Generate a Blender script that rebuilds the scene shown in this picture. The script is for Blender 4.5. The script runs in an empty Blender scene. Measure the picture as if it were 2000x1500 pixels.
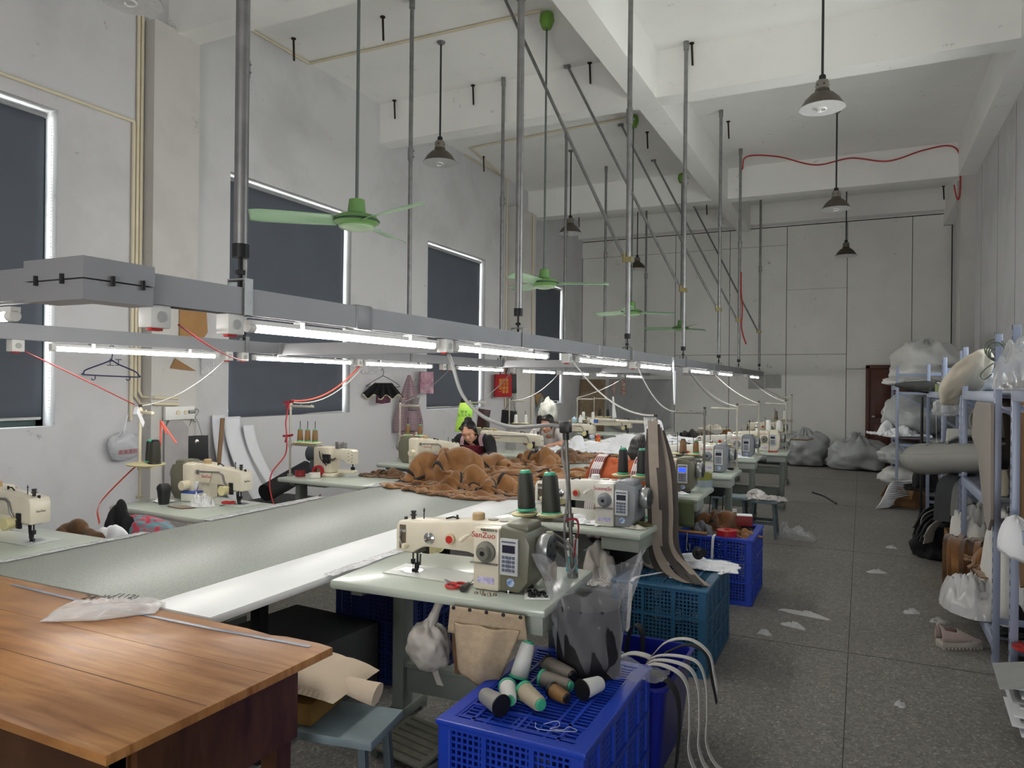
WORLD = 8; EXPO = 0.85; TUBE_E = 34
import bpy, bmesh, math, random
from mathutils import Vector as V, Matrix, Euler, noise
S = bpy.context.scene
COL = S.collection
PI = math.pi
R = math.radians
rnd = random.Random(7)

# ------------------------------------------------------------------ materials
def nmat(name):
    m = bpy.data.materials.new(name); m.use_nodes = True
    nt = m.node_tree; b = nt.nodes['Principled BSDF']
    return m, nt, b
def lin(c):
    return tuple(((x/255)/12.92 if x/255 <= .04045 else ((x/255+.055)/1.055)**2.4) for x in c) + (1,)
MATS = {}
def mat(name, rgb, rough=.6, metal=0, var=.12, scale=6, bump=0, bscale=60, rgb2=None, spec=.5, sheen=0, trans=0, alpha=1, coat=0, detail=4):
    """procedural: noise varies the colour between rgb and rgb2 (or a darker rgb)"""
    if name in MATS: return MATS[name]
    m, nt, b = nmat(name)
    tc = nt.nodes.new('ShaderNodeTexCoord'); n = nt.nodes.new('ShaderNodeTexNoise')
    n.inputs['Scale'].default_value = scale; n.inputs['Detail'].default_value = detail
    nt.links.new(tc.outputs['Object'], n.inputs['Vector'])
    cr = nt.nodes.new('ShaderNodeValToRGB')
    c = lin(rgb); d = lin(rgb2) if rgb2 else tuple(x*(1-var) for x in c[:3]) + (1,)
    cr.color_ramp.elements[0].color = d; cr.color_ramp.elements[1].color = c
    cr.color_ramp.elements[0].position = .35; cr.color_ramp.elements[1].position = .65
    nt.links.new(n.outputs['Fac'], cr.inputs['Fac']); nt.links.new(cr.outputs['Color'], b.inputs['Base Color'])
    b.inputs['Roughness'].default_value = rough; b.inputs['Metallic'].default_value = metal
    b.inputs['Specular IOR Level'].default_value = spec
    if sheen: b.inputs['Sheen Weight'].default_value = sheen
    if trans: b.inputs['Transmission Weight'].default_value = trans
    if alpha < 1: b.inputs['Alpha'].default_value = alpha
    if coat: b.inputs['Coat Weight'].default_value = coat; b.inputs['Coat Roughness'].default_value = .1
    if bump:
        n2 = nt.nodes.new('ShaderNodeTexNoise'); n2.inputs['Scale'].default_value = bscale; n2.inputs['Detail'].default_value = 3
        nt.links.new(tc.outputs['Object'], n2.inputs['Vector'])
        bp = nt.nodes.new('ShaderNodeBump'); bp.inputs['Strength'].default_value = bump; bp.inputs['Distance'].default_value = .01
        nt.links.new(n2.outputs['Fac'], bp.inputs['Height']); nt.links.new(bp.outputs['Normal'], b.inputs['Normal'])
    MATS[name] = m
    return m
def emit(name, rgb, st):
    m, nt, b = nmat(name)
    b.inputs['Base Color'].default_value = lin(rgb)
    b.inputs['Emission Color'].default_value = lin(rgb); b.inputs['Emission Strength'].default_value = st
    MATS[name] = m; return m
def film(name, rgb=(235, 235, 235), clear=.75, rough=.12, bs=18, strength=.7):
    """crinkled clear plastic film"""
    m, nt, b = nmat(name)
    out = nt.nodes['Material Output']
    tr = nt.nodes.new('ShaderNodeBsdfTransparent'); mx = nt.nodes.new('ShaderNodeMixShader')
    tc = nt.nodes.new('ShaderNodeTexCoord'); vo = nt.nodes.new('ShaderNodeTexNoise'); vo.inputs['Scale'].default_value = bs
    vo.inputs['Detail'].default_value = 5; vo.noise_type = 'RIDGED_MULTIFRACTAL'
    nt.links.new(tc.outputs['Object'], vo.inputs['Vector'])
    bp = nt.nodes.new('ShaderNodeBump'); bp.inputs['Strength'].default_value = strength; bp.inputs['Distance'].default_value = .02
    nt.links.new(vo.outputs['Fac'], bp.inputs['Height']); nt.links.new(bp.outputs['Normal'], b.inputs['Normal'])
    b.inputs['Base Color'].default_value = lin(rgb); b.inputs['Roughness'].default_value = rough
    lw = nt.nodes.new('ShaderNodeLayerWeight'); lw.inputs['Blend'].default_value = .25
    nt.links.new(bp.outputs['Normal'], lw.inputs['Normal'])
    mr = nt.nodes.new('ShaderNodeMapRange'); mr.inputs['To Min'].default_value = 1-clear; mr.inputs['To Max'].default_value = min(1, (1-clear)*1.6+.16)
    nt.links.new(lw.outputs['Facing'], mr.inputs['Value'])
    nt.links.new(mr.outputs['Result'], mx.inputs['Fac']); nt.links.new(tr.outputs[0], mx.inputs[1]); nt.links.new(b.outputs[0], mx.inputs[2])
    nt.links.new(mx.outputs[0], out.inputs['Surface'])
    MATS[name] = m; return m
def checker(name, a, c, sc, mode='plaid'):
    """woven check: sums two stripe sets in object space"""
    m, nt, b = nmat(name)
    tc = nt.nodes.new('ShaderNodeTexCoord'); sp = nt.nodes.new('ShaderNodeSeparateXYZ')
    nt.links.new(tc.outputs['UV'], sp.inputs[0])
    vals = []
    for o in ('X', 'Y'):
        mu = nt.nodes.new('ShaderNodeMath'); mu.operation = 'MULTIPLY'; mu.inputs[1].default_value = sc
        fr = nt.nodes.new('ShaderNodeMath'); fr.operation = 'FRACT'
        gt = nt.nodes.new('ShaderNodeMath'); gt.operation = 'GREATER_THAN'; gt.inputs[1].default_value = .5
        nt.links.new(sp.outputs[o], mu.inputs[0]); nt.links.new(mu.outputs[0], fr.inputs[0]); nt.links.new(fr.outputs[0], gt.inputs[0])
        vals.append(gt)
    ad = nt.nodes.new('ShaderNodeMath'); ad.operation = 'ADD'
    nt.links.new(vals[0].outputs[0], ad.inputs[0]); nt.links.new(vals[1].outputs[0], ad.inputs[1])
    hf = nt.nodes.new('ShaderNodeMath'); hf.operation = 'MULTIPLY'; hf.inputs[1].default_value = .5
    nt.links.new(ad.outputs[0], hf.inputs[0])
    mx = nt.nodes.new('ShaderNodeMix'); mx.data_type = 'RGBA'
    mx.inputs[6].default_value = lin(a); mx.inputs[7].default_value = lin(c)
    nt.links.new(hf.outputs[0], mx.inputs[0]); nt.links.new(mx.outputs[2], b.inputs['Base Color'])
    b.inputs['Roughness'].default_value = .9
    MATS[name] = m; return m

# ------------------------------------------------------------------ mesh building
class B:
    def __init__(s): s.bm = bmesh.new()
    def _rot(s, vs, c, rot):
        if rot is not None:
            bmesh.ops.rotate(s.bm, cent=V(c), matrix=Euler(rot).to_matrix(), verts=vs)
    def box(s, c, d, rot=None, bev=0, seg=2):
        r = bmesh.ops.create_cube(s.bm, size=1)['verts']
        for v in r: v.co = V((v.co.x*d[0]+c[0], v.co.y*d[1]+c[1], v.co.z*d[2]+c[2]))
        if bev:
            es = list({e for v in r for e in v.link_edges})
            r2 = bmesh.ops.bevel(s.bm, geom=es, offset=bev, segments=seg, affect='EDGES', profile=.5)
            r = list({v for f in r2['faces'] for v in f.verts} | {v for v in r if v.is_valid})
        s._rot(r, c, rot)
        return s
    def bb(s, x0, x1, y0, y1, z0, z1, bev=0):
        return s.box(((x0+x1)/2, (y0+y1)/2, (z0+z1)/2), (x1-x0, y1-y0, z1-z0), bev=bev)
    def tube(s, pts, r, n=8, cap=True, flat=1):
        """swept round tube; r a number or a list"""
        pts = [V(p) for p in pts]; k = len(pts)
        rs = r if isinstance(r, (list, tuple)) else [r]*k
        rings = []; up = None
        for i, p in enumerate(pts):
            t = (pts[min(i+1, k-1)]-pts[max(i-1, 0)]).normalized()
            if up is None:
                up = t.orthogonal().normalized()
            else:
                up = (up-t*up.dot(t)); up = up.normalized() if up.length > 1e-6 else t.orthogonal().normalized()
            w = t.cross(up)
            rings.append([s.bm.verts.new(p+up*math.cos(a)*rs[i]+w*math.sin(a)*rs[i]*flat) for a in [2*PI*j/n for j in range(n)]])
        for a, b in zip(rings, rings[1:]):
            for j in range(n): s.bm.faces.new((a[j], a[(j+1) % n], b[(j+1) % n], b[j]))
        if cap:
            s.bm.faces.new(rings[0][::-1]); s.bm.faces.new(rings[-1])
        return s
    def cyl(s, p0, p1, r0, r1=None, n=16):
        return s.tube([p0, p1], [r0, r0 if r1 is None else r1], n)
    def lathe(s, prof, c=(0, 0, 0), n=24, rot=None, close=False):
        """prof: (r, z) list, spun about z through c"""
        vs = []; rings = []
        for r, z in prof:
            ring = [s.bm.verts.new((c[0]+r*math.cos(2*PI*j/n), c[1]+r*math.sin(2*PI*j/n), c[2]+z)) for j in range(n)]
            rings.append(ring); vs += ring
        for a, b in zip(rings, rings[1:]):
            for j in range(n): s.bm.faces.new((a[j], a[(j+1) % n], b[(j+1) % n], b[j]))
        if close:
            for j in range(n): s.bm.faces.new((rings[-1][j], rings[-1][(j+1) % n], rings[0][(j+1) % n], rings[0][j]))
        else:
            s.bm.faces.new(rings[0][::-1]); s.bm.faces.new(rings[-1])
        s._rot(vs, c, rot)
        return s
    def ell(s, c, r, rot=None, sub=3):
        vs = bmesh.ops.create_icosphere(s.bm, subdivisions=sub, radius=1)['verts']
        for v in vs: v.co = V((v.co.x*r[0]+c[0], v.co.y*r[1]+c[1], v.co.z*r[2]+c[2]))
        s._rot(vs, c, rot)
        return s
    def prism(s, poly, a, b, axis='y', bev=0, seg=2):
        """outline (p, q) pushed from a to b along axis"""
        def pt(p, q, t): return {'y': (p, t, q), 'x': (t, p, q), 'z': (p, q, t)}[axis]
        va = [s.bm.verts.new(pt(p, q, a)) for p, q in poly]; vb = [s.bm.verts.new(pt(p, q, b)) for p, q in poly]
        n = len(poly); fs = [s.bm.faces.new(va), s.bm.faces.new(vb[::-1])]
        for i in range(n): fs.append(s.bm.faces.new((va[i], vb[i], vb[(i+1) % n], va[(i+1) % n])))
        bmesh.ops.recalc_face_normals(s.bm, faces=fs)
        if bev:
            es = list({e for f in fs[:2] for e in f.edges})
            bmesh.ops.bevel(s.bm, geom=es, offset=bev, segments=seg, affect='EDGES', profile=.5)
        return s
    def sheet(s, fn, nu, nv, uv=True):
        """parametric sheet fn(u, v) with u, v in 0..1"""
        g = [[s.bm.verts.new(fn(i/nu, j/nv)) for j in range(nv+1)] for i in range(nu+1)]
        ul = s.bm.loops.layers.uv.verify() if uv else None
        for i in range(nu):
            for j in range(nv):
                f = s.bm.faces.new((g[i][j], g[i+1][j], g[i+1][j+1], g[i][j+1]))
                if uv:
                    for l, (a, b) in zip(f.loops, ((i, j), (i+1, j), (i+1, j+1), (i, j+1))): l[ul].uv = (a/nu, b/nv)
        return s
    def ribbon(s, pts, w, th=.003, wdir=(1, 0, 0)):
        """flat band with thickness along pts, width along wdir"""
        pts = [V(p) for p in pts]; k = len(pts); wd = V(wdir).normalized()*w/2; rings = []
        for i, p in enumerate(pts):
            t = (pts[min(i+1, k-1)]-pts[max(i-1, 0)]).normalized(); nn = t.cross(wd).normalized()*th/2
            rings.append([s.bm.verts.new(p+a) for a in (wd+nn, -wd+nn, -wd-nn, wd-nn)])
        for a, b in zip(rings, rings[1:]):
            for j in range(4): s.bm.faces.new((a[j], a[(j+1) % 4], b[(j+1) % 4], b[j]))
        s.bm.faces.new(rings[0][::-1]); s.bm.faces.new(rings[-1])
        return s
    def build(s, name, m, parent=None, ang=40, solid=0, flat=False):
        me = bpy.data.meshes.new(name)
        bmesh.ops.recalc_face_normals(s.bm, faces=s.bm.faces) if not solid else None
        s.bm.to_mesh(me); s.bm.free()
        for mm in (m if isinstance(m, (list, tuple)) else [m]): me.materials.append(mm)
        if not flat:
            me.polygons.foreach_set('use_smooth', [True]*len(me.polygons))
            try: me.set_sharp_from_angle(angle=R(ang))
            except Exception: pass
        o = bpy.data.objects.new(name, me); COL.objects.link(o)
        if parent is not None: o.parent = parent
        if solid:
            md = o.modifiers.new('Solidify', 'SOLIDIFY'); md.thickness = solid; md.offset = 0
        return o

def tag(o, label, cat, group=None):
    o['label'] = label; o['category'] = cat
    if group: o['group'] = group
    return o
def thing(name, label, cat, loc=(0, 0, 0), rz=0, group=None):
    o = bpy.data.objects.new(name, None); COL.objects.link(o)
    o.location = loc; o.rotation_euler = (0, 0, rz); o.empty_display_size = .05
    return tag(o, label, cat, group)
def struct(name, b, m, **k):
    o = b.build(name, m, **k); o['kind'] = 'structure'; return o
def kids(o): return [c for c in bpy.data.objects if c.parent == o]
CH = {}
def dup(root, label, loc=None, rz=None, group=None):
    """a copy of a thing with copies of its parts and sub-parts"""
    r = root.copy(); COL.objects.link(r); r['label'] = label
    if loc is not None: r.location = loc
    if rz is not None: r.rotation_euler = (0, 0, rz)
    if group: r['group'] = group
    for ch in kids(root):
        c = ch.copy(); COL.objects.link(c); c.parent = r
        for g in kids(ch):
            d = g.copy(); COL.objects.link(d); d.parent = c
    return r
def text(name, s, size, m, parent, loc, rot, ext=.0006, sx=1, align='CENTER'):
    cu = bpy.data.curves.new(name, 'FONT'); cu.body = s; cu.size = size; cu.extrude = ext
    cu.align_x = align; cu.align_y = 'CENTER'; cu.materials.append(m)
    to = bpy.data.objects.new(name, cu); COL.objects.link(to)
    me = bpy.data.meshes.new_from_object(to.evaluated_get(bpy.context.evaluated_depsgraph_get())); me.name = name
    bpy.data.objects.remove(to); bpy.data.curves.remove(cu)
    o = bpy.data.objects.new(name, me); COL.objects.link(o); o.parent = parent
    if not me.materials: me.materials.append(m)
    o.location = loc; o.rotation_euler = rot; o.scale = (sx, 1, 1)
    return o
def rid(x, y, z, f=1, oct=4):
    return noise.ridged_multi_fractal(V((x*f, y*f, z*f)), .9, 2.1, oct, 1.0, 1.8)
def fbm(x, y, z, f=1, oct=3):
    return noise.fractal(V((x*f, y*f, z*f)), 1.0, 2.0, oct)
def catenary(p, q, sag, n=14):
    p = V(p); q = V(q)
    return [p.lerp(q, i/n)-V((0, 0, sag*4*(i/n)*(1-i/n))) for i in range(n+1)]
def spline(pts, n=6):
    """Catmull-Rom through pts"""
    pts = [V(p) for p in pts]; out = []
    P = [pts[0]*2-pts[1]]+pts+[pts[-1]*2-pts[-2]]
    for i in range(1, len(P)-2):
        a, b, c, d = P[i-1:i+3]
        for k in range(n):
            t = k/n
            out.append(.5*((2*b)+(c-a)*t+(2*a-5*b+4*c-d)*t*t+(3*b-a-3*c+d)*t**3))
    return out+[pts[-1]]
def lump(rx, ry, h, seed=0, n=64, m=22, irr=.18, amp=.35, f=3.2, p=2.2, q=.8, sq=1, crease=1.0):
    """a heap of cloth: closed dome with creases and an uneven outline, base at z=0"""
    b = B(); rings = []
    for i in range(1, m+1):
        t = i/m; ring = []
        for j in range(n):
            a = 2*PI*j/n
            ca, sa = math.cos(a), math.sin(a)
            e = (abs(ca)**(2*sq)+abs(sa)**(2*sq))**(-1/(2*sq)) if sq != 1 else 1
            o = e*(1+irr*fbm(ca*1.1, sa*1.1, seed*3.7, 1, 3)+irr*.4*fbm(ca*3, sa*3, seed*1.9+5))
            x, y = rx*t*o*ca, ry*t*o*sa
            pr = max(0, 1-t**p)**q
            wx = x/rx+.5*fbm(x/rx, y/ry, seed+9, 1.2); wy = y/ry+.5*fbm(x/rx, y/ry, seed+19, 1.2)
            fold = (2.6*abs(noise.noise(V((wx*f*.55, wy*f*.42, seed*2.3))))+1.1*abs(noise.noise(V((wx*f*1.25+3, wy*f*1.1, seed*1.3))))+.35*abs(noise.noise(V((wx*f*3+3, wy*f*2.4, seed))))-.95)*crease
            z = h*(pr*(1+.35*fbm(wx, wy, seed+2, 1.1)) + amp*fold*min(1, (1-t)*4)*.5*(.35+.65*pr))
            ring.append(b.bm.verts.new((x, y, max(z, 0) if i < m else 0)))
        rings.append(ring)
    top = b.bm.verts.new((0, 0, sum(v.co.z for v in rings[0])/n))
    for j in range(n):
        b.bm.faces.new((top, rings[0][j], rings[0][(j+1) % n]))
        for a, c in zip(rings, rings[1:]): b.bm.faces.new((a[j], c[j], c[(j+1) % n], a[(j+1) % n]))
    b.bm.faces.new(rings[-1][::-1])
    return b
def sack(rx, ry, rz, seed=0, n=56, m=30, flat=.75, amp=.12, tie=True, k=9):
    """a stuffed plastic sack; flattened below, pleats gather at the top knot"""
    b = B(); rings = []
    for i in range(1, m):
        ph = PI*i/m; ring = []
        for j in range(n):
            a = 2*PI*j/n
            d = V((math.sin(ph)*math.cos(a), math.sin(ph)*math.sin(a), math.cos(ph)))
            w = 1+amp*fbm(d.x, d.y, d.z+seed*4.1, 1.6)*1.6+amp*.55*(rid(d.x*.7, d.y*.7, d.z*.5+seed, 2.2, 4)-.9)
            if tie:
                g = max(0, 1-ph/1.3); w += .1*g*math.sin(a*k+seed)-.25*g*g+.35*max(0, 1-ph/.35)
            z = d.z*w
            if z < -flat: z = -flat-(z+flat)*-.12
            ring.append(b.bm.verts.new((d.x*w*rx, d.y*w*ry, (z+flat)*rz/(1+flat)*1.0)))
        rings.append(ring)
    zt = sum(v.co.z for v in rings[0])/n; zb = sum(v.co.z for v in rings[-1])/n
    t = b.bm.verts.new((0, 0, zt+.01)); u = b.bm.verts.new((0, 0, zb))
    for j in range(n):
        k2 = (j+1) % n
        b.bm.faces.new((t, rings[0][j], rings[0][k2])); b.bm.faces.new((u, rings[-1][k2], rings[-1][j]))
        for a, c in zip(rings, rings[1:]): b.bm.faces.new((a[j], c[j], c[k2], a[k2]))
    zmin = min(v.co.z for v in b.bm.verts)
    for v in b.bm.verts: v.co.z -= zmin
    return b
def at(o, loc, rz=0, rot=None):
    o.location = loc; o.rotation_euler = rot if rot else (0, 0, rz); return o
import numpy as np
def drape(w, d, n, m, seed, squeeze=.62, cores=(), z0=.22, amp=.16, steps=70, fric=.75, freq=3.0, bend=.35, iters=7):
    """a w x d cloth of n x m cells, squeezed together and let fall over cores ((x, y, z, r), ...) on the plane z=0"""
    rs = np.random.RandomState(seed)
    gx, gy = np.meshgrid(np.linspace(-w/2, w/2, n+1), np.linspace(-d/2, d/2, m+1), indexing='ij')
    z = np.zeros_like(gx); px = np.zeros_like(gx); py = np.zeros_like(gx)
    for k in range(7):
        a = rs.uniform(0, 2*PI); f = freq*rs.uniform(.5, 1.6)/max(w, d)*2*PI; p = rs.uniform(0, 6)
        s = np.sin((gx*math.cos(a)+gy*math.sin(a))*f*.6+p)
        z += s*amp/2.2; px += rs.uniform(-1, 1)*s*.05*w; py += rs.uniform(-1, 1)*np.cos((gx*math.sin(a)+gy*math.cos(a))*f*.5+p)*.05*d
    sq = squeeze if isinstance(squeeze, tuple) else (squeeze, squeeze)
    P = np.stack([gx*sq[0]+px, gy*sq[1]+py, z0+z-z.min()], -1).reshape(-1, 3)
    idx = np.arange((n+1)*(m+1)).reshape(n+1, m+1); lx, ly = w/n, d/m; cons = []
    def add(a, b, L, k):
        cons.append((a.ravel(), b.ravel(), L, k))
    for o in (0, 1):
        add(idx[o:-1:2, :], idx[o+1::2, :][:idx[o:-1:2, :].shape[0]], lx, 1.); add(idx[:, o:-1:2], idx[:, o+1::2][:, :idx[:, o:-1:2].shape[1]], ly, 1.)
        dg = math.hypot(lx, ly)
        a = idx[o:-1:2, :-1]; b = idx[o+1::2, 1:][:a.shape[0]]; add(a, b, dg, .35)
        a = idx[o:-1:2, 1:]; b = idx[o+1::2, :-1][:a.shape[0]]; add(a, b, dg, .35)
    for o in range(4):
        a = idx[o:-2:4, :]; b = idx[o+2::4, :][:a.shape[0]]; add(a[:b.shape[0]], b, 2*lx, bend)
        a = idx[:, o:-2:4]; b = idx[:, o+2::4][:, :a.shape[1]]; add(a[:, :b.shape[1]], b, 2*ly, bend)
    Q = P.copy(); dt2 = .0022
    for st in range(steps):
        v = (P-Q)*.93; Q = P.copy(); P = P+np.clip(v, -.03, .03); P[:, 2] -= dt2*4.5
        for it in range(iters):
            for a, b, L, k in cons:
                dv = P[b]-P[a]; l = np.sqrt((dv*dv).sum(1))+1e-9; c = (k*.5*(l-L)/l)[:, None]*dv
                P[a] += c; P[b] -= c
            for (cx, cy, cz, r) in cores:
                dv = P-np.array((cx, cy, cz)); l = np.sqrt((dv*dv).sum(1))+1e-9; hit = l < r
                P[hit] += dv[hit]*((r-l[hit])/l[hit])[:, None]; Q[hit] += (P[hit]-Q[hit])*.3
            low = P[:, 2] < .004
            P[low, 2] = .004
        low = P[:, 2] < .006
        P[low, :2] -= (P[low, :2]-Q[low, :2])*fric
    # relax small spikes
    G = P.reshape(n+1, m+1, 3)
    for _ in range(2):
        A = G.copy(); A[1:-1, 1:-1] = .5*G[1:-1, 1:-1]+.125*(G[2:, 1:-1]+G[:-2, 1:-1]+G[1:-1, 2:]+G[1:-1, :-2]); G = A
    return G
DR = {}
def clothmesh(key, name, m, parent=None, trims=(), th=.006, tm=None, scale=(1, 1, 1)):
    """cached drape -> object; trims are bands of grid cells carrying a second material"""
    G = DR[key]; n, k = G.shape[0]-1, G.shape[1]-1
    me = bpy.data.meshes.new(name); vs = (G.reshape(-1, 3)*np.array(scale)).tolist()
    fs = [(i*(k+1)+j, (i+1)*(k+1)+j, (i+1)*(k+1)+j+1, i*(k+1)+j+1) for i in range(n) for j in range(k)]
    me.from_pydata(vs, [], fs); me.materials.append(m)
    ul = me.uv_layers.new(); 
    for li, l in enumerate(me.loops): v = l.vertex_index; ul.data[li].uv = (v//(k+1)/n, v % (k+1)/k)
    me.polygons.foreach_set('use_smooth', [True]*len(me.polygons))
    o = bpy.data.objects.new(name, me); COL.objects.link(o)
    if parent: o.parent = parent
    sd = o.modifiers.new('sub', 'SUBSURF'); sd.levels = 1; sd.render_levels = 1
    md = o.modifiers.new('Solidify', 'SOLIDIFY'); md.thickness = th; md.offset = 0
    for (ax, a, w_, ins, oth) in trims:      # trim: narrow strip of cloth following the surface
        pts = []
        for t in range(int(n if ax == 'u' else k)+1):
            q = G[t, a] if ax == 'u' else G[a, t]; r = G[t, min(a+1, k)] if ax == 'u' else G[min(a+1, n), t]
            pts.append((q, r))
        b = B(); N = len(pts)
        sc = np.array(scale)
        def f(u, v):
            x = u*(N-1); i = min(int(x), N-2); t = x-i
            q = pts[i][0]*(1-t)+pts[i+1][0]*t; r = pts[i][1]*(1-t)+pts[i+1][1]*t
            return tuple((q+(r-q)*v*w_)*sc)
        b.sheet(f, (N-1)*2, 2); b.build('dark_trim', tm or TRIM, o, solid=th*2.2)
    return o

def blobs(seed, n, rx, ry, h, r0=.05, r1=.1):
    """stuffing: ridges made of strings of small balls"""
    q = random.Random(seed); o = []
    for i in range(n):
        a = q.uniform(0, 2*PI); t = math.sqrt(q.random())*.8; x = rx*t*math.cos(a); y = ry*t*math.sin(a); r = q.uniform(r0, r1)*.62
        b = q.uniform(0, PI); L = q.uniform(.09, .2); zt = max(0, h*(1-t*t)*q.uniform(.6, 1)-r)
        for k in range(5):
            u = (k-2)/2; w = x+L*u*math.cos(b); v = y+L*u*math.sin(b)
            o.append((w, v, max(0, zt*(1-.35*u*u)), r*(1-.25*abs(u))))
    return o
def pool():
    spec = []
    for i in range(3): spec.append(('tall%d' % i, dict(w=1.5, d=1.35, n=58, m=52, squeeze=.5, cores=blobs(11+i, 9, .2, .18, .42, .06, .11), z0=.45, amp=.2, steps=30, freq=5, bend=.2)))
    for i in range(4): spec.append(('mid%d' % i, dict(w=1.5, d=1.3, n=58, m=50, squeeze=.52, cores=blobs(21+i, 9, .27, .23, .24, .05, .09), z0=.3, amp=.22, steps=28, freq=5, bend=.2)))
    for i in range(3): spec.append(('flat%d' % i, dict(w=1.3, d=1.0, n=50, m=40, squeeze=.62, cores=blobs(31+i, 5, .26, .2, .08, .03, .06), z0=.16, amp=.16, steps=30, freq=5, bend=.2)))
    for i in range(2): spec.append(('soft%d' % i, dict(w=1.7, d=1.5, n=56, m=50, squeeze=.66, cores=blobs(41+i, 4, .34, .28, .24, .05, .1), z0=.28, amp=.16, steps=34, freq=3, bend=.5)))
    for i, (k, a) in enumerate(spec):
        G = drape(seed=i+3, **a); lo, hi = np.percentile(G.reshape(-1, 3), 2, axis=0), np.percentile(G.reshape(-1, 3), 98, axis=0)
        c = (lo+hi)/2; G[..., 0] = (G[..., 0]-c[0])/((hi[0]-lo[0])/2); G[..., 1] = (G[..., 1]-c[1])/((hi[1]-lo[1])/2); G[..., 2] /= G[..., 2].max(); DR[k] = G
pool()
# ------------------------------------------------------------------ the palette
def plaster(name, rgb, dirty=.25):
    m, nt, b = nmat(name)
    tc = nt.nodes.new('ShaderNodeTexCoord')
    n1 = nt.nodes.new('ShaderNodeTexNoise'); n1.inputs['Scale'].default_value = .9; n1.inputs['Detail'].default_value = 7; n1.inputs['Roughness'].default_value = .62
    n2 = nt.nodes.new('ShaderNodeTexNoise'); n2.inputs['Scale'].default_value = 5.5; n2.inputs['Detail'].default_value = 8; n2.inputs['Roughness'].default_value = .7
    for n in (n1, n2): nt.links.new(tc.outputs['Object'], n.inputs['Vector'])
    r1 = nt.nodes.new('ShaderNodeValToRGB'); r1.color_ramp.elements[0].position = .36; r1.color_ramp.elements[1].position = .52
    c = lin(rgb); r1.color_ramp.elements[0].color = tuple(x*(1-dirty) for x in c[:3])+(1,); r1.color_ramp.elements[1].color = c
    r2 = nt.nodes.new('ShaderNodeValToRGB'); r2.color_ramp.elements[0].position = .27; r2.color_ramp.elements[1].position = .36
    r2.color_ramp.elements[0].color = (.55, .53, .5, 1); r2.color_ramp.elements[1].color = (1, 1, 1, 1)
    nt.links.new(n1.outputs['Fac'], r1.inputs[0]); nt.links.new(n2.outputs['Fac'], r2.inputs[0])
    mx = nt.nodes.new('ShaderNodeMix'); mx.data_type = 'RGBA'; mx.blend_type = 'MULTIPLY'; mx.inputs[0].default_value = 1
    nt.links.new(r1.outputs[0], mx.inputs[6]); nt.links.new(r2.outputs[0], mx.inputs[7]); nt.links.new(mx.outputs[2], b.inputs['Base Color'])
    b.inputs['Roughness'].default_value = .85
    bp = nt.nodes.new('ShaderNodeBump'); bp.inputs['Strength'].default_value = .12; nt.links.new(n2.outputs['Fac'], bp.inputs['Height']); nt.links.new(bp.outputs['Normal'], b.inputs['Normal'])
    MATS[name] = m; return m
WALL = plaster('white_plaster', (200, 200, 202), .12)
CEIL = plaster('ceiling_paint', (240, 240, 237), .04)
PANEL = plaster('painted_board', (236, 236, 232), .06)
PIL = plaster('grey_pilaster', (196, 194, 190), .12)
def terrazzo():
    m, nt, b = nmat('terrazzo')
    tc = nt.nodes.new('ShaderNodeTexCoord')
    v = nt.nodes.new('ShaderNodeTexVoronoi'); v.inputs['Scale'].default_value = 130
    v2 = nt.nodes.new('ShaderNodeTexVoronoi'); v2.inputs['Scale'].default_value = 60
    n = nt.nodes.new('ShaderNodeTexNoise'); n.inputs['Scale'].default_value = .8; n.inputs['Detail'].default_value = 5
    for q in (v, v2, n): nt.links.new(tc.outputs['Object'], q.inputs['Vector'])
    r = nt.nodes.new('ShaderNodeValToRGB'); e = r.color_ramp.elements
    e[0].position = 0; e[0].color = lin((122, 120, 116)); e[1].position = .5; e[1].color = lin((142, 139, 135))
    x = r.color_ramp.elements.new(.8); x.color = lin((150, 147, 141)); x = r.color_ramp.elements.new(.95); x.color = lin((206, 202, 194))
    nt.links.new(v.outputs['Color'], r.inputs[0])
    r2 = nt.nodes.new('ShaderNodeValToRGB'); r2.color_ramp.elements[0].position = .15; r2.color_ramp.elements[0].color = (.72, .72, .72, 1); r2.color_ramp.elements[1].color = (1.12, 1.1, 1.07, 1)
    nt.links.new(v2.outputs['Color'], r2.inputs[0])
    r3 = nt.nodes.new('ShaderNodeValToRGB'); r3.color_ramp.elements[0].position = .3; r3.color_ramp.elements[0].color = (.82, .82, .82, 1); r3.color_ramp.elements[1].position = .7
    nt.links.new(n.outputs['Fac'], r3.inputs[0])
    a = nt.nodes.new('ShaderNodeMix'); a.data_type = 'RGBA'; a.blend_type = 'MULTIPLY'; a.inputs[0].default_value = 1
    c = nt.nodes.new('ShaderNodeMix'); c.data_type = 'RGBA'; c.blend_type = 'MULTIPLY'; c.inputs[0].default_value = 1
    nt.links.new(r.outputs[0], a.inputs[6]); nt.links.new(r2.outputs[0], a.inputs[7]); nt.links.new(a.outputs[2], c.inputs[6]); nt.links.new(r3.outputs[0], c.inputs[7])
    nt.links.new(c.outputs[2], b.inputs['Base Color']); b.inputs['Roughness'].default_value = .55; b.inputs['Specular IOR Level'].default_value = .35
    return m
TERR = terrazzo()
SEAM = mat('seam_dark', (60, 58, 55), .9)
DKGREEN = mat('green_frame_paint', (22, 48, 46), .4)
BLIND = mat('blind_fabric', (84, 90, 100), .85, var=.06, scale=2.5)
WHITEPL = mat('white_plastic', (226, 226, 222), .45, var=.05)
CREAMPL = mat('cream_plastic', (214, 204, 178), .5, var=.06)
STEEL = mat('galvanised_steel', (146, 146, 146), .42, .75, var=.22, scale=14)
RAILM = mat('rail_aluminium', (150, 150, 153), .5, .25, var=.08, scale=3)
DKMETAL = mat('dark_metal', (38, 38, 40), .5, .5)
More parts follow.
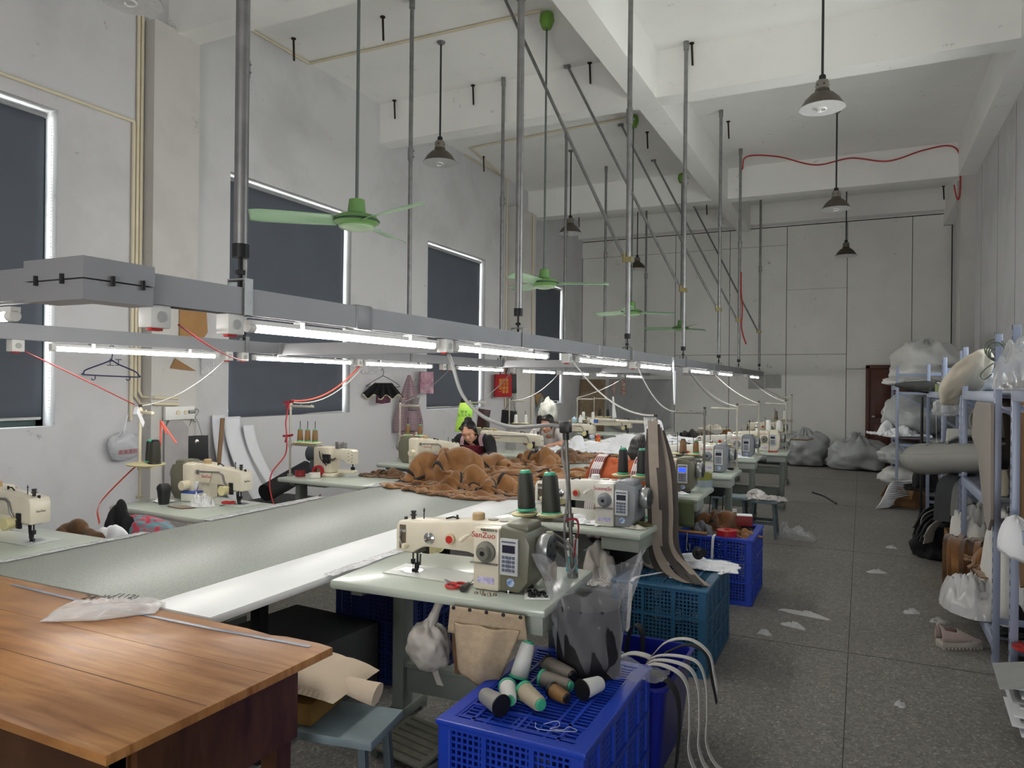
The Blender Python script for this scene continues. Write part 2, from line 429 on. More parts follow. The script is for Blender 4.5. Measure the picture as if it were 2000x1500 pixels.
CHROME = mat('chrome', (205, 205, 205), .18, 1, var=.05)
RUST = mat('rusty_iron', (52, 42, 34), .8, .3, var=.3, scale=30)
BLACKPL = mat('black_plastic', (18, 18, 20), .45, var=.1)
CABLEW = mat('white_cable', (200, 200, 196), .5, var=.05)
CABLEG = mat('grey_cable', (120, 120, 120), .5)
CABLER = mat('red_cable', (178, 40, 40), .5)
CABLEO = mat('orange_cable', (226, 92, 74), .5)
FANG = mat('fan_green', (104, 146, 84), .4, var=.08)
FANB = mat('fan_blade_green', (150, 186, 150), .35, var=.06)
LAMPO = mat('lamp_shade_taupe', (92, 84, 74), .45, .35, var=.15)
LAMPI = mat('lamp_inner_silver', (222, 222, 222), .35, .3, var=.1, scale=20)
TUBE = emit('lit_tube', (255, 252, 246), TUBE_E)
REDPL = mat('red_plastic', (186, 32, 34), .45, var=.1)

# ------------------------------------------------------------------ room
X0, X1, Y0, Y1, H = -6.2, 1.6, -4.2, 16.8, 5.55
BEAMZ = 5.0
def floor():
    b = B(); b.bb(X0-.2, X1+.2, Y0-.2, Y1+.2, -.1, 0)
    o = struct('floor', b, TERR)
    b = B()
    for x in (-.06, -3.06, -5.4): b.bb(x-.002, x+.002, Y0, Y1, .0, .0012)
    for y in (-1.2, 1.8, 4.84, 7.85, 10.85, 13.85): b.bb(X0, X1, y-.002, y+.002, 0, .0012)
    s = b.build('floor_seams', SEAM, o)
floor()
struct('ceiling', B().bb(X0-.2, X1+.2, Y0-.2, Y1+.2, H, H+.15), CEIL)
WIN = [(1.85, 3.9, 1.2, 3.9), (5.78, 7.86, 1.2, 3.88), (9.77, 11.72, 1.18, 3.86), (13.74, 15.65, 1.18, 3.83)]
FILL_WIN = [(4.0, 5.6, 1.95, 3.05), (6.0, 7.6, 1.95, 3.05), (7.9, 9.45, 1.95, 3.05)]  # aisle-wall windows added out of view for daylight fill
FILL_DOOR = (-.9, 1.3, 2.3)  # unseen opening in the front wall, added for daylight fill
def walls():
    b = B(); T = .26; xl, xr = X0-T, X0
    ys = Y0
    for (a, c, z0, z1) in WIN:
        b.bb(xl, xr, ys, a, 0, H); b.bb(xl, xr, a, c, 0, z0); b.bb(xl, xr, a, c, z1, H); ys = c
    b.bb(xl, xr, ys, Y1, 0, H)
    w = struct('wall_left', b, WALL)
    b = B(); ys = Y0
    for (a, c, z0, z1) in FILL_WIN:
        b.bb(X1, X1+.2, ys, a, 0, H); b.bb(X1, X1+.2, a, c, 0, z0); b.bb(X1, X1+.2, a, c, z1, H); ys = c
    b.bb(X1, X1+.2, ys, Y1, 0, H)
    struct('wall_right', b, WALL)
    w = struct('wall_back', B().bb(X0-.2, X1+.2, Y1, Y1+.2, 0, H), PANEL)
    b = B(); y = Y1-.001
    for x in (-5.09, -3.91, -2.69, -1.49, -.30, .90): b.bb(x-.006, x+.006, y, Y1, 0, 5.08)
    b.bb(X0, 1.45, y, Y1, 5.08, 5.10); b.bb(1.44, 1.46, y, Y1, 4.86, 5.1); b.bb(1.44, X1, y, Y1, 4.85, 4.87)
    b.bb(X1-.02, X1, y, Y1, 1.9, 4.87); b.bb(X0, -1.49, y, Y1, 4.68, 4.686); b.bb(-3.9, -.3, y, Y1, 2.3, 2.308)
    b.bb(-.3, .1, y, Y1, 1.985, 1.993); b.bb(X0, X0+.012, y, Y1, 0, 4.7); b.bb(-1.49, -.3, y, Y1, 3.7, 3.704)
    b.build('panel_joints', SEAM, w)
    b = B(); x = X1-.001
    for yy in (10.2, 11.45, 12.9): b.bb(x, X1, yy-.006, yy+.006, 0, 4.96)
    b.build('board_joints', SEAM, bpy.data.objects['wall_right'])
    b = B(); b.bb(X0-.2, FILL_DOOR[0], Y0-.2, Y0, 0, H); b.bb(FILL_DOOR[1], X1+.2, Y0-.2, Y0, 0, H); b.bb(FILL_DOOR[0], FILL_DOOR[1], Y0-.2, Y0, FILL_DOOR[2], H)
    struct('wall_front', b, WALL)      # opening added behind the camera, out of view, to let in fill daylight
    # pilasters
    struct('column_left_front', B().bb(X0, X0+.14, 4.72, 5.24, 0, BEAMZ+.03), PIL)
    struct('column_left_back', B().bb(X0, X0+.22, 12.62, 13.5, 0, BEAMZ+.03), PIL)
    struct('column_right', B().bb(1.40, X1, 13.55, 14.1, 0, BEAMZ+.03), PIL)
    # beams
    struct('beam_front', B().bb(X0, X1, 4.98, 5.24, BEAMZ, H), CEIL)
    struct('beam_middle', B().bb(X0, X1, 8.46, 8.74, BEAMZ, H), CEIL)
    struct('beam_rear', B().bb(X0, X1, 13.56, 13.86, BEAMZ, H), CEIL)
    struct('beam_back_wall', B().bb(X0, X1, 16.5, 16.8, BEAMZ+.12, H), CEIL)
    struct('beam_long', B().bb(-2.5, -2.22, Y0, 16.6, BEAMZ-.002, H), CEIL)
    struct('beam_right_wall', B().bb(1.36, X1, Y0, 13.56, BEAMZ-.004, H), CEIL)
    struct('beam_right_end', B().bb(1.44, X1, 13.86, 16.8, 4.86, H), CEIL)
walls()

# windows: green frame and glass in a deep reveal
GLASS, nt, gb = nmat('window_glass')
tr_ = nt.nodes.new('ShaderNodeBsdfTransparent'); mx_ = nt.nodes.new('ShaderNodeMixShader'); mx_.inputs[0].default_value = .07; gb.inputs['Roughness'].default_value = .02
tr_.inputs[0].default_value = (.94, .97, .96, 1)
nt.links.new(tr_.outputs[0], mx_.inputs[1]); nt.links.new(gb.outputs[0], mx_.inputs[2]); nt.links.new(mx_.outputs[0], nt.nodes['Material Output'].inputs['Surface'])
for i, (a, c, z0, z1) in enumerate(WIN):
    x = X0-.2
    b = B(); f = .06
    b.bb(x-.03, x+.03, a, a+f, z0, z1); b.bb(x-.03, x+.03, c-f, c, z0, z1); b.bb(x-.03, x+.03, a, c, z0, z0+f); b.bb(x-.03, x+.03, a, c, z1-f, z1)
    b.bb(x-.025, x+.025, (a+c)/2-.03, (a+c)/2+.03, z0, z1); b.bb(x-.025, x+.025, a, c, z0+1.9, z0+1.95)
    w = struct('window_%d' % (i+1), b, DKGREEN)
    B().bb(x-.004, x+.004, a+f, c-f, z0+f, z1-f).build('window_pane', GLASS, w)

for i, (a, c, z0, z1) in enumerate(FILL_WIN):
    x = X1+.12; b = B(); f = .05
    for y in (a+f/2, (a+c)/2, c-f/2): b.bb(x-.025, x+.025, y-f/2, y+f/2, z0, z1)
    for z in (z0+f/2, (z0+z1)/2, z1-f/2): b.bb(x-.025, x+.025, a, c, z-f/2, z+f/2)
    w = struct('window_%d' % (i+5), b, DKGREEN)  # numbered on from the blinded windows, but added for fill light
    B().bb(x-.004, x+.004, a+f, c-f, z0+f, z1-f).build('window_pane', GLASS, w)
BL_LAB = ['dark grey roller blind at the edge of the picture, before the first pilaster',
          'dark grey roller blind between the pipes and the checked apron, hanging crooked',
          'dark grey roller blind beside the red cloth bag',
          'dark grey roller blind in the corner window past the rear pilaster']
for i, (a, c, z0, z1) in enumerate(WIN):
    x = X0-.10
    t = thing('roller_blind', BL_LAB[i], 'blind', (x, (a+c)/2, z1-.05), group='roller blinds on the windows')
    wdt = (c-a)/2-.035
    if i == 0: wdt -= .02
    zb = {0: z0+.07-z1, 1: z0-z1-.02, 2: z0-z1+.03, 3: z0-z1+.05}[i]+.05
    def fab(u, v, w=wdt, zb=zb, k=i):
        y = (u*2-1)*w; zz = v*zb
        wob = .006*math.sin(u*9+v*3)*v+(.004*math.sin(v*7+u*2))
        if k == 1: y += .06*v*(1-u) if u < 1 else 0; zz += v*.03*u
        return (wob, y, zz)
    s = B().sheet(fab, 24, 24).build('blind_fabric', BLIND, t, solid=.004)
    B().cyl((0, -wdt-.01, .0), (0, wdt+.01, .0), .022, n=14).build('roller', mat('roller_grey', (150, 150, 152), .4), t)
    zz = [fab(u, 1) for u in (0, .5, 1)]
    B().tube([(0, zz[0][1]+.01, zz[0][2]), (0, zz[2][1]-.01, zz[2][2])], .012, 8).build('bottom_bar', mat('bar_grey', (190, 190, 188), .4), t)
    if i == 0:
        ch = B()
        for k in range(90): ch.ell((.03, wdt+.045, -.05-k*.028), (.004, .004, .007), sub=1)
        ch.build('bead_chain', WHITEPL, t)

# ------------------------------------------------------------------ wall pipes
b = B()
b.tube([(X0+.02, 4.60, 1.22), (X0+.02, 4.60, 4.03)], .018, 10)
b.tube([(X0+.02, 4.60, 4.03), (X0+.02, .2, 4.02)], .016, 10)
tag(b.build('wall_conduit', CREAMPL), 'cream pipe down the wall turning off level above the first blind', 'pipe')
tag(B().tube([(X0+.02, 4.642, H-.02), (X0+.02, 4.642, 1.45), (X0+.02, 4.70, 1.38), (X0+.16, 4.74, 1.38), (X0+.16, 5.0, 1.37)], .016, 10).build('wall_conduit', CREAMPL), 'cream pipe up the wall, middle of three beside the pilaster', 'pipe')
tag(B().tube([(X0+.02, 4.682, H-.02), (X0+.02, 4.682, 1.5), (X0+.03, 4.71, 1.44), (X0+.16, 4.74, 1.44), (X0+.16, 5.0, 1.43)], .016, 10).build('wall_conduit', CREAMPL), 'cream pipe up the wall touching the pilaster corner', 'pipe')
tag(B().tube([(X0+.018, 12.55, .9), (X0+.018, 12.55, H-.02), (X0+.018, 10.9, H-.02)], .016, 8).build('wall_conduit', CREAMPL), 'thin pipe beside the rear pilaster near the red bag', 'pipe')
tag(B().tube([(X0+.24, 13.3, .8), (X0+.24, 13.3, BEAMZ)], .014, 8).build('wall_conduit', CREAMPL), 'thin pipe on the front of the rear pilaster', 'pipe')
for (pts, lab) in (([(X0+.02, 5.3, H-.02), (X0+.02, 6.98, H-.02), (-3.08, 7.0, H-.02)], 'cable channel on the ceiling running to the fan with the large blades'),
                   ([(X0+.02, 12.5, H-.02), (X0+.3, 10.6, H-.02), (-3.05, 10.33, H-.02)], 'cable channel on the ceiling beyond the middle beam')):
    b = B()
    for p, q in zip(pts, pts[1:]): b.tube([p, q], .016, 6)
    tag(b.build('cable_channel', CREAMPL), lab, 'cable channel')

# ------------------------------------------------------------------ ceiling bolts
bolt = None
BOLTS = [(-5.92, 6.42, 'by the window wall, second bay'), (-4.69, 6.44, 'over the window-side light rail in the second bay'), (-5.92, 8.42, 'against the middle beam by the window wall'),
         (-4.67, 8.42, 'against the middle beam over the window-side rail'), (-5.96, 11.15, 'in the third bay by the window wall'), (-3.04, 8.42, 'against the middle beam close to the long beam'),
         (-1.80, 8.42, 'on the aisle half against the middle beam'), (-3.05, 11.10, 'in the third bay close to the long beam'), (-1.83, 11.14, 'on the aisle half of the third bay'),
         (-6.0, 15.98, 'in the last bay by the window wall'), (-3.05, 15.9, 'in the last bay beside the long beam'), (1.38, 16.2, 'in the last bay by the aisle wall')]
for x, y, w in BOLTS:
    lab = 'black bolt hanging from the ceiling '+w
    if bolt is None:
        bolt = B().cyl((0, 0, 0), (0, 0, -.012), .028, n=10).cyl((0, 0, -.01), (.012, 0, -.26), .012, n=8).build('ceiling_bolt', RUST)
        tag(bolt, lab, 'bolt', 'ceiling bolts'); bolt.location = (x, y, H)
    else:
        o = bolt.copy(); COL.objects.link(o); o['label'] = lab; o.location = (x, y, H if y < 16 or x < 0 else 5.5)

# ------------------------------------------------------------------ hanging light frame
RX, LX, RZ = -1.85, -4.2, 1.862    # rail axis positions
def rail(p, q, name, lab, clamps=()):
    t = thing(name, lab, 'light rail', p, group='hanging light rails')
    d = V(q)-V(p); L = d.length; ax = 'x' if abs(d.x) > abs(d.y) else 'y'; sgn = 1 if (d.x+d.y) > 0 else -1
    prof = [(-.032, -.044), (-.032, .044), (.032, .044), (.032, -.044), (.022, -.044), (.022, -.03), (-.022, -.03), (-.022, -.044)]
    b = B(); b.prism(prof, 0, sgn*L, axis='x' if ax == 'x' else 'y')
    b.build('rail_profile', RAILM, t, flat=True)
    for k in clamps:
        b = B()
        if ax == 'y': b.bb(-.038, .038, k-.05, k+.05, -.05, .05, .006)
        else: b.bb(k-.05, k+.05, -.038, .038, -.05, .05, .006)
        b.build('joint_sleeve', RAILM, t)
    return t
rail((RX, 1.29, RZ), (RX, 15.7, RZ), 'light_rail', 'long grey light rail on the aisle side of the tables', (1.1, 4.05, 4.97, 7.0, 8.9, 11.4))
rail((LX, 1.29, RZ), (LX, 15.7, RZ), 'light_rail', 'long grey light rail on the window side of the tables', (3.15, 7.05, 9.2, 11.0))
rail((RX-.04, 1.25, RZ), (LX+.04, 1.25, RZ), 'light_rail', 'short grey crossing rail at the near end of the light frame', ())
rail((LX+.034, 4.45, RZ), (RX-.034, 4.45, RZ), 'light_rail', 'pale crossing rail over the bare grey tabletop')
rail((LX+.034, 8.4, RZ), (RX-.034, 8.4, RZ), 'light_rail', 'pale crossing rail above the brown cloth')
rail((LX+.034, 12.3, RZ), (RX-.034, 12.3, RZ), 'light_rail', 'pale crossing rail above the white sheets')
rail((LX+.034, 15.6, RZ), (RX-.034, 15.6, RZ), 'light_rail', 'pale crossing rail at the far end of the light frame')
def corner(x, sx, lab):
    t = thing('rail_corner_joint', lab, 'rail joint', (x, 1.25, RZ), group='rail corner joints')
    o = [(.05*sx, -.05), (.05*sx, .16), (-.045*sx, .16), (-.045*sx, .045), (-.20*sx, .045), (-.20*sx, -.05)]
    B().prism(o, .002, .058, axis='z').build('upper_shell', RAILM, t, flat=True)
    B().prism([(p*.98, q*.98) for p, q in o], -.054, -.002, axis='z').build('lower_shell', RAILM, t, flat=True)
    for px, py in ((.054*sx, .03), (.054*sx, .12), (-.03*sx, -.054), (-.14*sx, -.054)):
        B().cyl((px, py, -.012), (px, py, .014), .006, n=8).build('screw', BLACKPL, t)
corner(RX, 1, 'grey corner joint of the light frame, nearest above the wooden table')
corner(LX, -1, 'grey corner joint of the light frame on the window side')

tb = None
def tube_light(loc, rz, lab):
    global tb
    if tb: return dup(tb, lab, loc, rz)
    t = thing('rail_tube_light', lab, 'tube light', loc, rz, 'lit tubes under the rails')
    B().cyl((0, .03, 0), (0, 1.17, 0), .0145, n=14).build('lamp_tube', TUBE, t)
    B().bb(-.014, .014, .0, 1.2, .011, .026).build('lamp_housing', WHITEPL, t)
    for y in (.0, 1.17): B().cyl((0, y, 0), (0, y+.03, 0), .016, n=14).build('end_cap', WHITEPL, t)
    for y in (.25, .95): B().bb(-.016, .016, y-.012, y+.012, .012, .04).build('clip', CHROME, t)
    tb = t; return t
TZ = RZ-.082
ordn = ['first', 'second', 'third', 'fourth', 'fifth', 'sixth', 'seventh', 'eighth']
for k, y in enumerate((1.80, 3.17, 4.92, 6.53, 8.72, 10.6, 13.85)):
    tube_light((RX, y, TZ), 0, 'lit white tube on the aisle-side rail, %s from its near end' % ordn[k])
for k, y in enumerate((2.61, 4.15, 5.52, 7.26, 9.02, 10.52, 12.10, 13.9)):
    tube_light((LX, y, TZ), 0, 'lit white tube on the window-side rail, %s from its near end' % ordn[k])
tube_light((RX-.32, 1.25, TZ), PI/2, 'lit white tube on the short crossing rail at the near end')

# rods with their fittings, braces
rods = None
def rod(x, y, lab, brace=False):
    global rods
    if rods: return dup(rods, lab, (x, y, RZ))
    t = thing('hanging_rod', lab, 'rod', (x, y, RZ), 0, 'steel rods holding the light frame')
    B().tube([(0, 0, .16), (0, 0, 2.1), (0, 0, H-RZ)], [.022, .022, .022], 12).build('pipe', STEEL, t)
    b = B(); b.cyl((0, 0, .05), (0, 0, .17), .007, n=8); b.cyl((0, 0, .09), (0, 0, .105), .016, n=6); b.cyl((0, 0, .145), (0, 0, .19), .027, n=12); b.build('eye_bolt', DKMETAL, t)
    b = B(); b.bb(-.039, -.034, -.018, .018, -.045, .075); b.bb(.034, .039, -.018, .018, -.045, .075); b.bb(-.039, .039, -.018, .018, .07, .075); b.build('yoke', STEEL, t)
    b = B(); b.bb(-.03, .03, -.016, .016, 2.02, 2.16, .012); b.cyl((.03, 0, 2.06), (.045, 0, 2.06), .008, n=6); b.cyl((.03, 0, 2.12), (.045, 0, 2.12), .008, n=6); b.build('splice', STEEL, t)
    B().cyl((0, 0, H-RZ-.10), (0, 0, H-RZ), .03, n=10).build('ceiling_socket', STEEL, t)
    rods = t; return t
RYS = (1.77, 3.92, 6.16, 8.42, 10.65, 12.52, 15.2)
for k, y in enumerate(RYS): rod(RX, y if y != 8.42 else 8.36, 'grey rod holding the aisle-side light rail, %s from its near end' % ordn[k])
for k, y in enumerate((2.1, 4.06, 6.27, 8.40, 10.60, 12.56, 15.3)): rod(LX, y if y != 8.40 else 8.38, 'grey rod holding the window-side light rail, %s from its near end' % ordn[k])
for k, (y0, y1) in enumerate(((1.65, 1.77), (6.6, 6.16), (8.38, 8.36), (10.6, 10.65), (12.52, 12.52), (15.6, 15.2))):
    zb = 3.02 if k == 0 else 2.70
    t = thing('brace', 'slanting grey brace from the ceiling to the aisle-side rods, %s from the near end' % ordn[k], 'brace', (RX-.035, y1, zb), 0, 'slanting braces of the light frame')
    top = V((-3.32-RX+.035, y0-y1, H-zb))
    B().cyl((0, 0, .01), top, .016, n=10).build('bar', STEEL, t)
    B().cyl((.0, 0, -.02), (.0, 0, .05), .022, n=8).bb(0, .07, -.03, .03, -.025, .02).build('clamp', mat('zinc_yellow', (150, 138, 96), .45, .6), t)
    b = B(); b.box((top.x, top.y, top.z-.015), (.08, .05, .03)); b.build('ceiling_plate', STEEL, t)

# socket boxes under the rails
sk = None
SOCK = [(RX, 1.45, 'first'), (RX, 1.73, 'second'), (RX, 3.08, 'third'), (RX, 4.72, 'fourth'), (RX, 6.34, 'fifth'), (RX, 8.5, 'sixth'), (RX, 10.1, 'seventh'), (RX, 13.4, 'eighth'),
        (LX, 2.42, 'first'), (LX, 3.9, 'second'), (LX, 4.05, 'third'), (LX, 5.44, 'fourth'), (LX, 6.95, 'fifth'), (LX, 7.12, 'sixth'), (LX, 8.75, 'seventh'), (LX, 10.38, 'eighth'), (LX, 13.7, 'ninth')]
for x, y, w in SOCK:
    lab = 'white socket box under the %s rail, %s from its near end' % ('aisle-side' if x == RX else 'window-side', w)
    if sk is None:
        sk = thing('socket_box', lab, 'socket', (x, y, RZ-.044), 0, 'socket boxes under the rails')
        B().bb(-.028, .028, -.034, .034, -.066, 0, .004).build('box', WHITEPL, sk)
        B().bb(-.012, .012, -.02, .02, -.074, -.064, .003).build('red_switch', REDPL, sk)
        B().cyl((.028, 0, -.034), (.032, 0, -.034), .016, n=14).build('outlet_face', mat('outlet_grey', (176, 176, 174), .5), sk)
    else: dup(sk, lab, (x, y, RZ-.044))

# ------------------------------------------------------------------ fans
fan = None
def make_fan(y, rot, lab, top=H):
    global fan
    if fan:
        r = dup(fan, lab, (-3.05, y, 2.68), rot); return r
    t = thing('ceiling_fan', lab, 'fan', (-3.05, y, 2.68), rot, 'green ceiling fans')
    B().cyl((0, 0, .1), (0, 0, H-2.68-.1), .011, n=10).build('down_rod', mat('fan_rod_grey', (104, 112, 108), .4, .5), t)
    B().lathe([(.02, .20), (.055, .19), (.05, .27), (.03, .275)][::-1] and [(.05, .04), (.062, .05), (.052, .14), (.02, .15)], n=20).build('rod_cup', FANG, t)
    B().lathe([(.03, .045), (.13, .03), (.145, .01), (.15, -.012), (.12, -.03), (.115, -.045), (.02, -.062)], n=32).build('motor_housing', FANG, t)
    B().lathe([(.148, .004), (.153, .0), (.153, -.008), (.148, -.012)], n=32, close=True).build('housing_band', mat('fan_band_dark', (34, 62, 48), .5), t)
    B().lathe([(.118, -.04), (.112, -.05), (.06, -.064), (.01, -.07)], n=32).build('bottom_cap', mat('fan_cap_green', (150, 180, 140), .35), t)
    B().lathe([(.04, 0), (.072, -.02), (.08, -.09), (.05, -.17), (.02, -.175)][::-1], c=(0, 0, H-2.68), n=20).build('ceiling_canopy', mat('canopy_lime', (112, 158, 60), .45), t)
    for k in range(3):
        a = 2*PI*k/3
        def bl(u, v):
            x = .13+u*.55; w = .055+.03*math.sin(min(1, u*1.2)*PI*.5)+(-.06*max(0, u-.88)*4)
            y = (v-.5)*2*w; z = -.004+(v-.5)*.045+.01*math.sin(v*PI)
            return (x*math.cos(a)-y*math.sin(a), x*math.sin(a)+y*math.cos(a), z)
        B().sheet(bl, 14, 6).build('blade', FANB, t, solid=.003)
    fan = t; return t
for y, r, lab in ((3.92, R(100), 'largest-looking green ceiling fan, over the bare grey tabletop'), (7.1, R(25), 'green ceiling fan in front of the rear corner window'),
                  (10.35, R(40), 'green ceiling fan hanging before the back wall, with long mint blades'), (13.55, R(62), 'smallest-looking green ceiling fan, deepest in the hall')):
    make_fan(y, r, lab)

# ------------------------------------------------------------------ pendant lamps
lp = None
def lamp(x, y, z, lab, tilt=(0, 0), bulb=True):
    """rim at z, hung from the ceiling on a stiff rod"""
    global lp
    if lp:
        r = dup(lp, lab, (x, y, z))
    else:
        t = thing('pendant_lamp', lab, 'lamp', (x, y, z), 0, 'unlit pendant lamps')
        outer = [(.062, .17), (.066, .145), (.10, .125), (.15, .075), (.182, .02), (.20, 0)]
        b = B(); b.lathe(outer+[(.196, .0), (.178, .022), (.146, .072), (.097, .118), (.05, .13)], n=36); b.build('lamp_shade', LAMPO, t)
        b = B(); b.lathe([(.199, -.002), (.176, .019), (.143, .069), (.094, .115), (.0, .122), (0, .118), (.092, .112), (.141, .066), (.174, .016), (.197, -.003)], n=36); b.build('shade_lining', LAMPI, t)
        B().lathe([(.05, .25), (.058, .235), (.06, .165), (.064, .16)], n=20).build('neck', mat('lamp_neck_grey', (142, 136, 126), .5, .3), t)
        b = B()
        for k in range(6): b.cyl((.045*math.cos(k), .045*math.sin(k), .205), (.0602*math.cos(k), .0602*math.sin(k), .205), .008, n=8)
        b.build('vent_hole', BLACKPL, t)
        B().lathe([(.026, .30), (.03, .29), (.03, .25), (.026, .245)], n=14).build('gland', BLACKPL, t)
        b = B()
        pts = [(.035*math.cos(a*.5), .035*math.sin(a*.5), .10-a*.0022) for a in range(0, 60)]
        b.tube(pts, .008, 8); b.build('spiral_bulb', mat('bulb_glass', (230, 230, 226), .3), t)
        B().cyl((0, 0, .28), (0, 0, H-z), .0115, n=10).build('stem', mat('stem_dark', (54, 56, 58), .5, .4), t)
        B().lathe([(.05, 0), (.05, -.012), (.03, -.03), (.012, -.035)], c=(0, 0, H-z), n=16).build('ceiling_rose', STEEL, t)
        lp = t; r = t
    return r
lamp(-.35, 7.2, 4.15, 'unlit pendant lamp over the aisle with its spiral bulb showing, largest of the three there')
lamp(-.355, 11.35, 4.15, 'unlit pendant lamp over the aisle, middle of the three')
lamp(-.30, 15.45, 4.15, 'unlit pendant lamp over the aisle, lowest in view before the back wall')
lamp(-4.42, 7.2, 4.15, 'unlit pendant lamp over the left-hand tables, behind the fan with the largest blades')
lamp(-4.45, 11.45, 4.15, 'unlit pendant lamp seen behind a thin rod, above the corner window')
lamp(-4.45, 15.5, 4.15, 'small-looking unlit pendant lamp deepest on the window side')
lamp(-4.45, 3.28, 4.15, 'unlit pendant lamp cut off by the top edge of the picture')

# red cable along the rear beam
pts = [(RX+.03, 12.5, 5.2), (RX+.1, 12.55, 5.42), (-1.3, 12.9, 5.46), (-.75, 13.5, 5.42), (-.2, 13.54, 5.48), (.35, 13.54, 5.36), (.85, 13.54, 5.47), (1.22, 13.54, 5.5), (1.37, 13.54, 5.35), (1.385, 13.54, 4.97), (1.38, 13.53, 4.72), (1.36, 13.53, 4.62), (1.33, 13.53, 4.68), (1.30, 13.53, 4.86)]
tag(B().tube(spline(pts, 8), .012, 6).build('hanging_cable', CABLER), 'red cable sagging along the rear beam and looping down at the pilaster', 'cable')
pts = [(RX+.026, 12.52, 4.9-1.4), (RX+.028, 12.52, 3.2), (RX+.05, 12.52, 2.9), (RX+.04, 12.52, 2.6), (RX+.07, 12.5, 2.45), (RX+.12, 12.5, 2.3)]
tag(B().tube(spline(pts, 6), .012, 6).build('hanging_cable', CABLER), 'short red cable dangling down a rod before the back wall', 'cable')

# ------------------------------------------------------------------ door in the back wall
DOORM = mat('brown_door', (92, 46, 32), .45, var=.3, scale=3, rgb2=(70, 32, 22))
def door():
    o = B().bb(.13, 1.05, Y1-.05, Y1-.005, 0, 2.0, .004).build('door_1', DOORM); o['kind'] = 'structure'
    b = B(); b.bb(.07, .15, Y1-.08, Y1, 0, 2.06, .01); b.bb(1.03, 1.11, Y1-.08, Y1, 0, 2.06, .01); b.bb(.07, 1.11, Y1-.08, Y1, 1.99, 2.07, .01); b.build('door_frame', DOORM, o)
    b = B()
    for x0, x1 in ((.24, .56), (.64, .96)):
        for z0, z1 in ((.15, .85), (.98, 1.85)):
            b.bb(x0, x1, Y1-.058, Y1-.045, z0, z1, .006); b.bb(x0+.04, x1-.04, Y1-.064, Y1-.05, z0+.04, z1-.04, .006)
    b.build('door_panels', DOORM, o)
    B().lathe([(.012, 0), (.012, .02), (.03, .03), (.034, .05), (.02, .065), (.0, .068)], c=(.22, Y1-.05, 1.0), n=16, rot=(PI/2, 0, 0)).build('door_knob', CHROME, o)
door()
# ------------------------------------------------------------------ sewing tables
TOPM = mat('table_laminate', (182, 190, 178), .25, var=.05, scale=3, coat=.3)
LEGM = mat('table_leg_paint', (120, 126, 118), .5, var=.12, scale=8)
LEGD = mat('table_leg_dark', (92, 98, 94), .5, var=.12, scale=8)
def make_table(label, loc, rz=0, w=.98, d=.64, proto=None, drawer=True, legm=LEGM):
    if proto: return dup(proto, label, loc, rz)
    t = thing('sewing_table', label, 'table', loc, rz, 'sewing machine tables')
    b = B(); b.bb(-w/2, w/2, -d/2, d/2, .72, .76, .014)
    b.build('tabletop', TOPM, t)
    for sx in (-1, 1):
        b = B(); x = sx*(w/2-.10)
        b.bb(x-.03, x+.03, .08, .17, .06, .70, .004)
        b.bb(x-.04, x+.04, -.06, d/2-.02, 0.02, .07, .006); b.bb(x-.028, x+.028, -d/2+.06, d/2-.08, .69, .72)
        b.bb(x-.035, x+.035, -.06, -.01, 0, .03); b.bb(x-.035, x+.035, d/2-.07, d/2-.02, 0, .03)
        b.build('leg_frame', legm, t)
    b = B(); b.bb(-w/2+.12, w/2-.12, .113, .137, .14, .27, .004); b.bb(-w/2+.12, w/2-.12, .095, .155, .262, .28)
    b.build('stretcher', legm, t)
    b = B(); b.bb(.24, w/2-.02, -d/2+.03, -d/2+.3, .645, .72, .004)
    b.build('drawer_box', mat('drawer_grey', (150, 156, 146), .45), t)
    return t
T1 = make_table('near sewing table with a brand-lettered olive motor machine and canvas pocket on its edge', (-1.565, 2.80, 0), R(3))
make_table('second sewing table on the aisle side, under the grey motor machine', (-1.59, 4.36, 0), R(-3), proto=T1)
make_table('third sewing table on the aisle side, under the machine with the lit blue display', (-1.59, 5.87, 0), proto=T1)
make_table('fourth sewing table on the aisle side, black screwdriver lying at its corner', (-1.575, 7.33, 0), proto=T1)
make_table('fifth sewing table on the aisle side, white scraps on its corner', (-1.575, 9.05, 0), proto=T1)
make_table('sixth sewing table reaching furthest out into the aisle, under a short cream machine', (-1.33, 10.08, 0), proto=T1)
make_table('last sewing table on the aisle side, with a brown curved arm sticking out', (-1.52, 12.7, 0), proto=T1)
make_table('sewing table cut off by the left edge of the picture', (-4.09, 2.24, 0), PI, proto=T1)
make_table('sewing table below the black hanging bag, with a cup and tissue box', (-4.05, 3.52, 0), R(180-4), proto=T1)
make_table('sewing table below the crooked blind, with red tape rolls on it', (-4.12, 5.16, 0), R(180-3), proto=T1)
make_table('sewing table behind the brown cloth, under the machine of the woman in black', (-4.08, 6.55, 0), PI, proto=T1)
make_table('sewing table with the long-arm machine, between two seated women', (-4.04, 8.05, 0), PI, proto=T1)
make_table('sewing table beside the woman in white, bottles standing on it', (-4.04, 10.5, 0), PI, proto=T1)
make_table('sewing table at the far end on the window side, near the wooden sheet', (-4.04, 12.3, 0), PI, proto=T1)

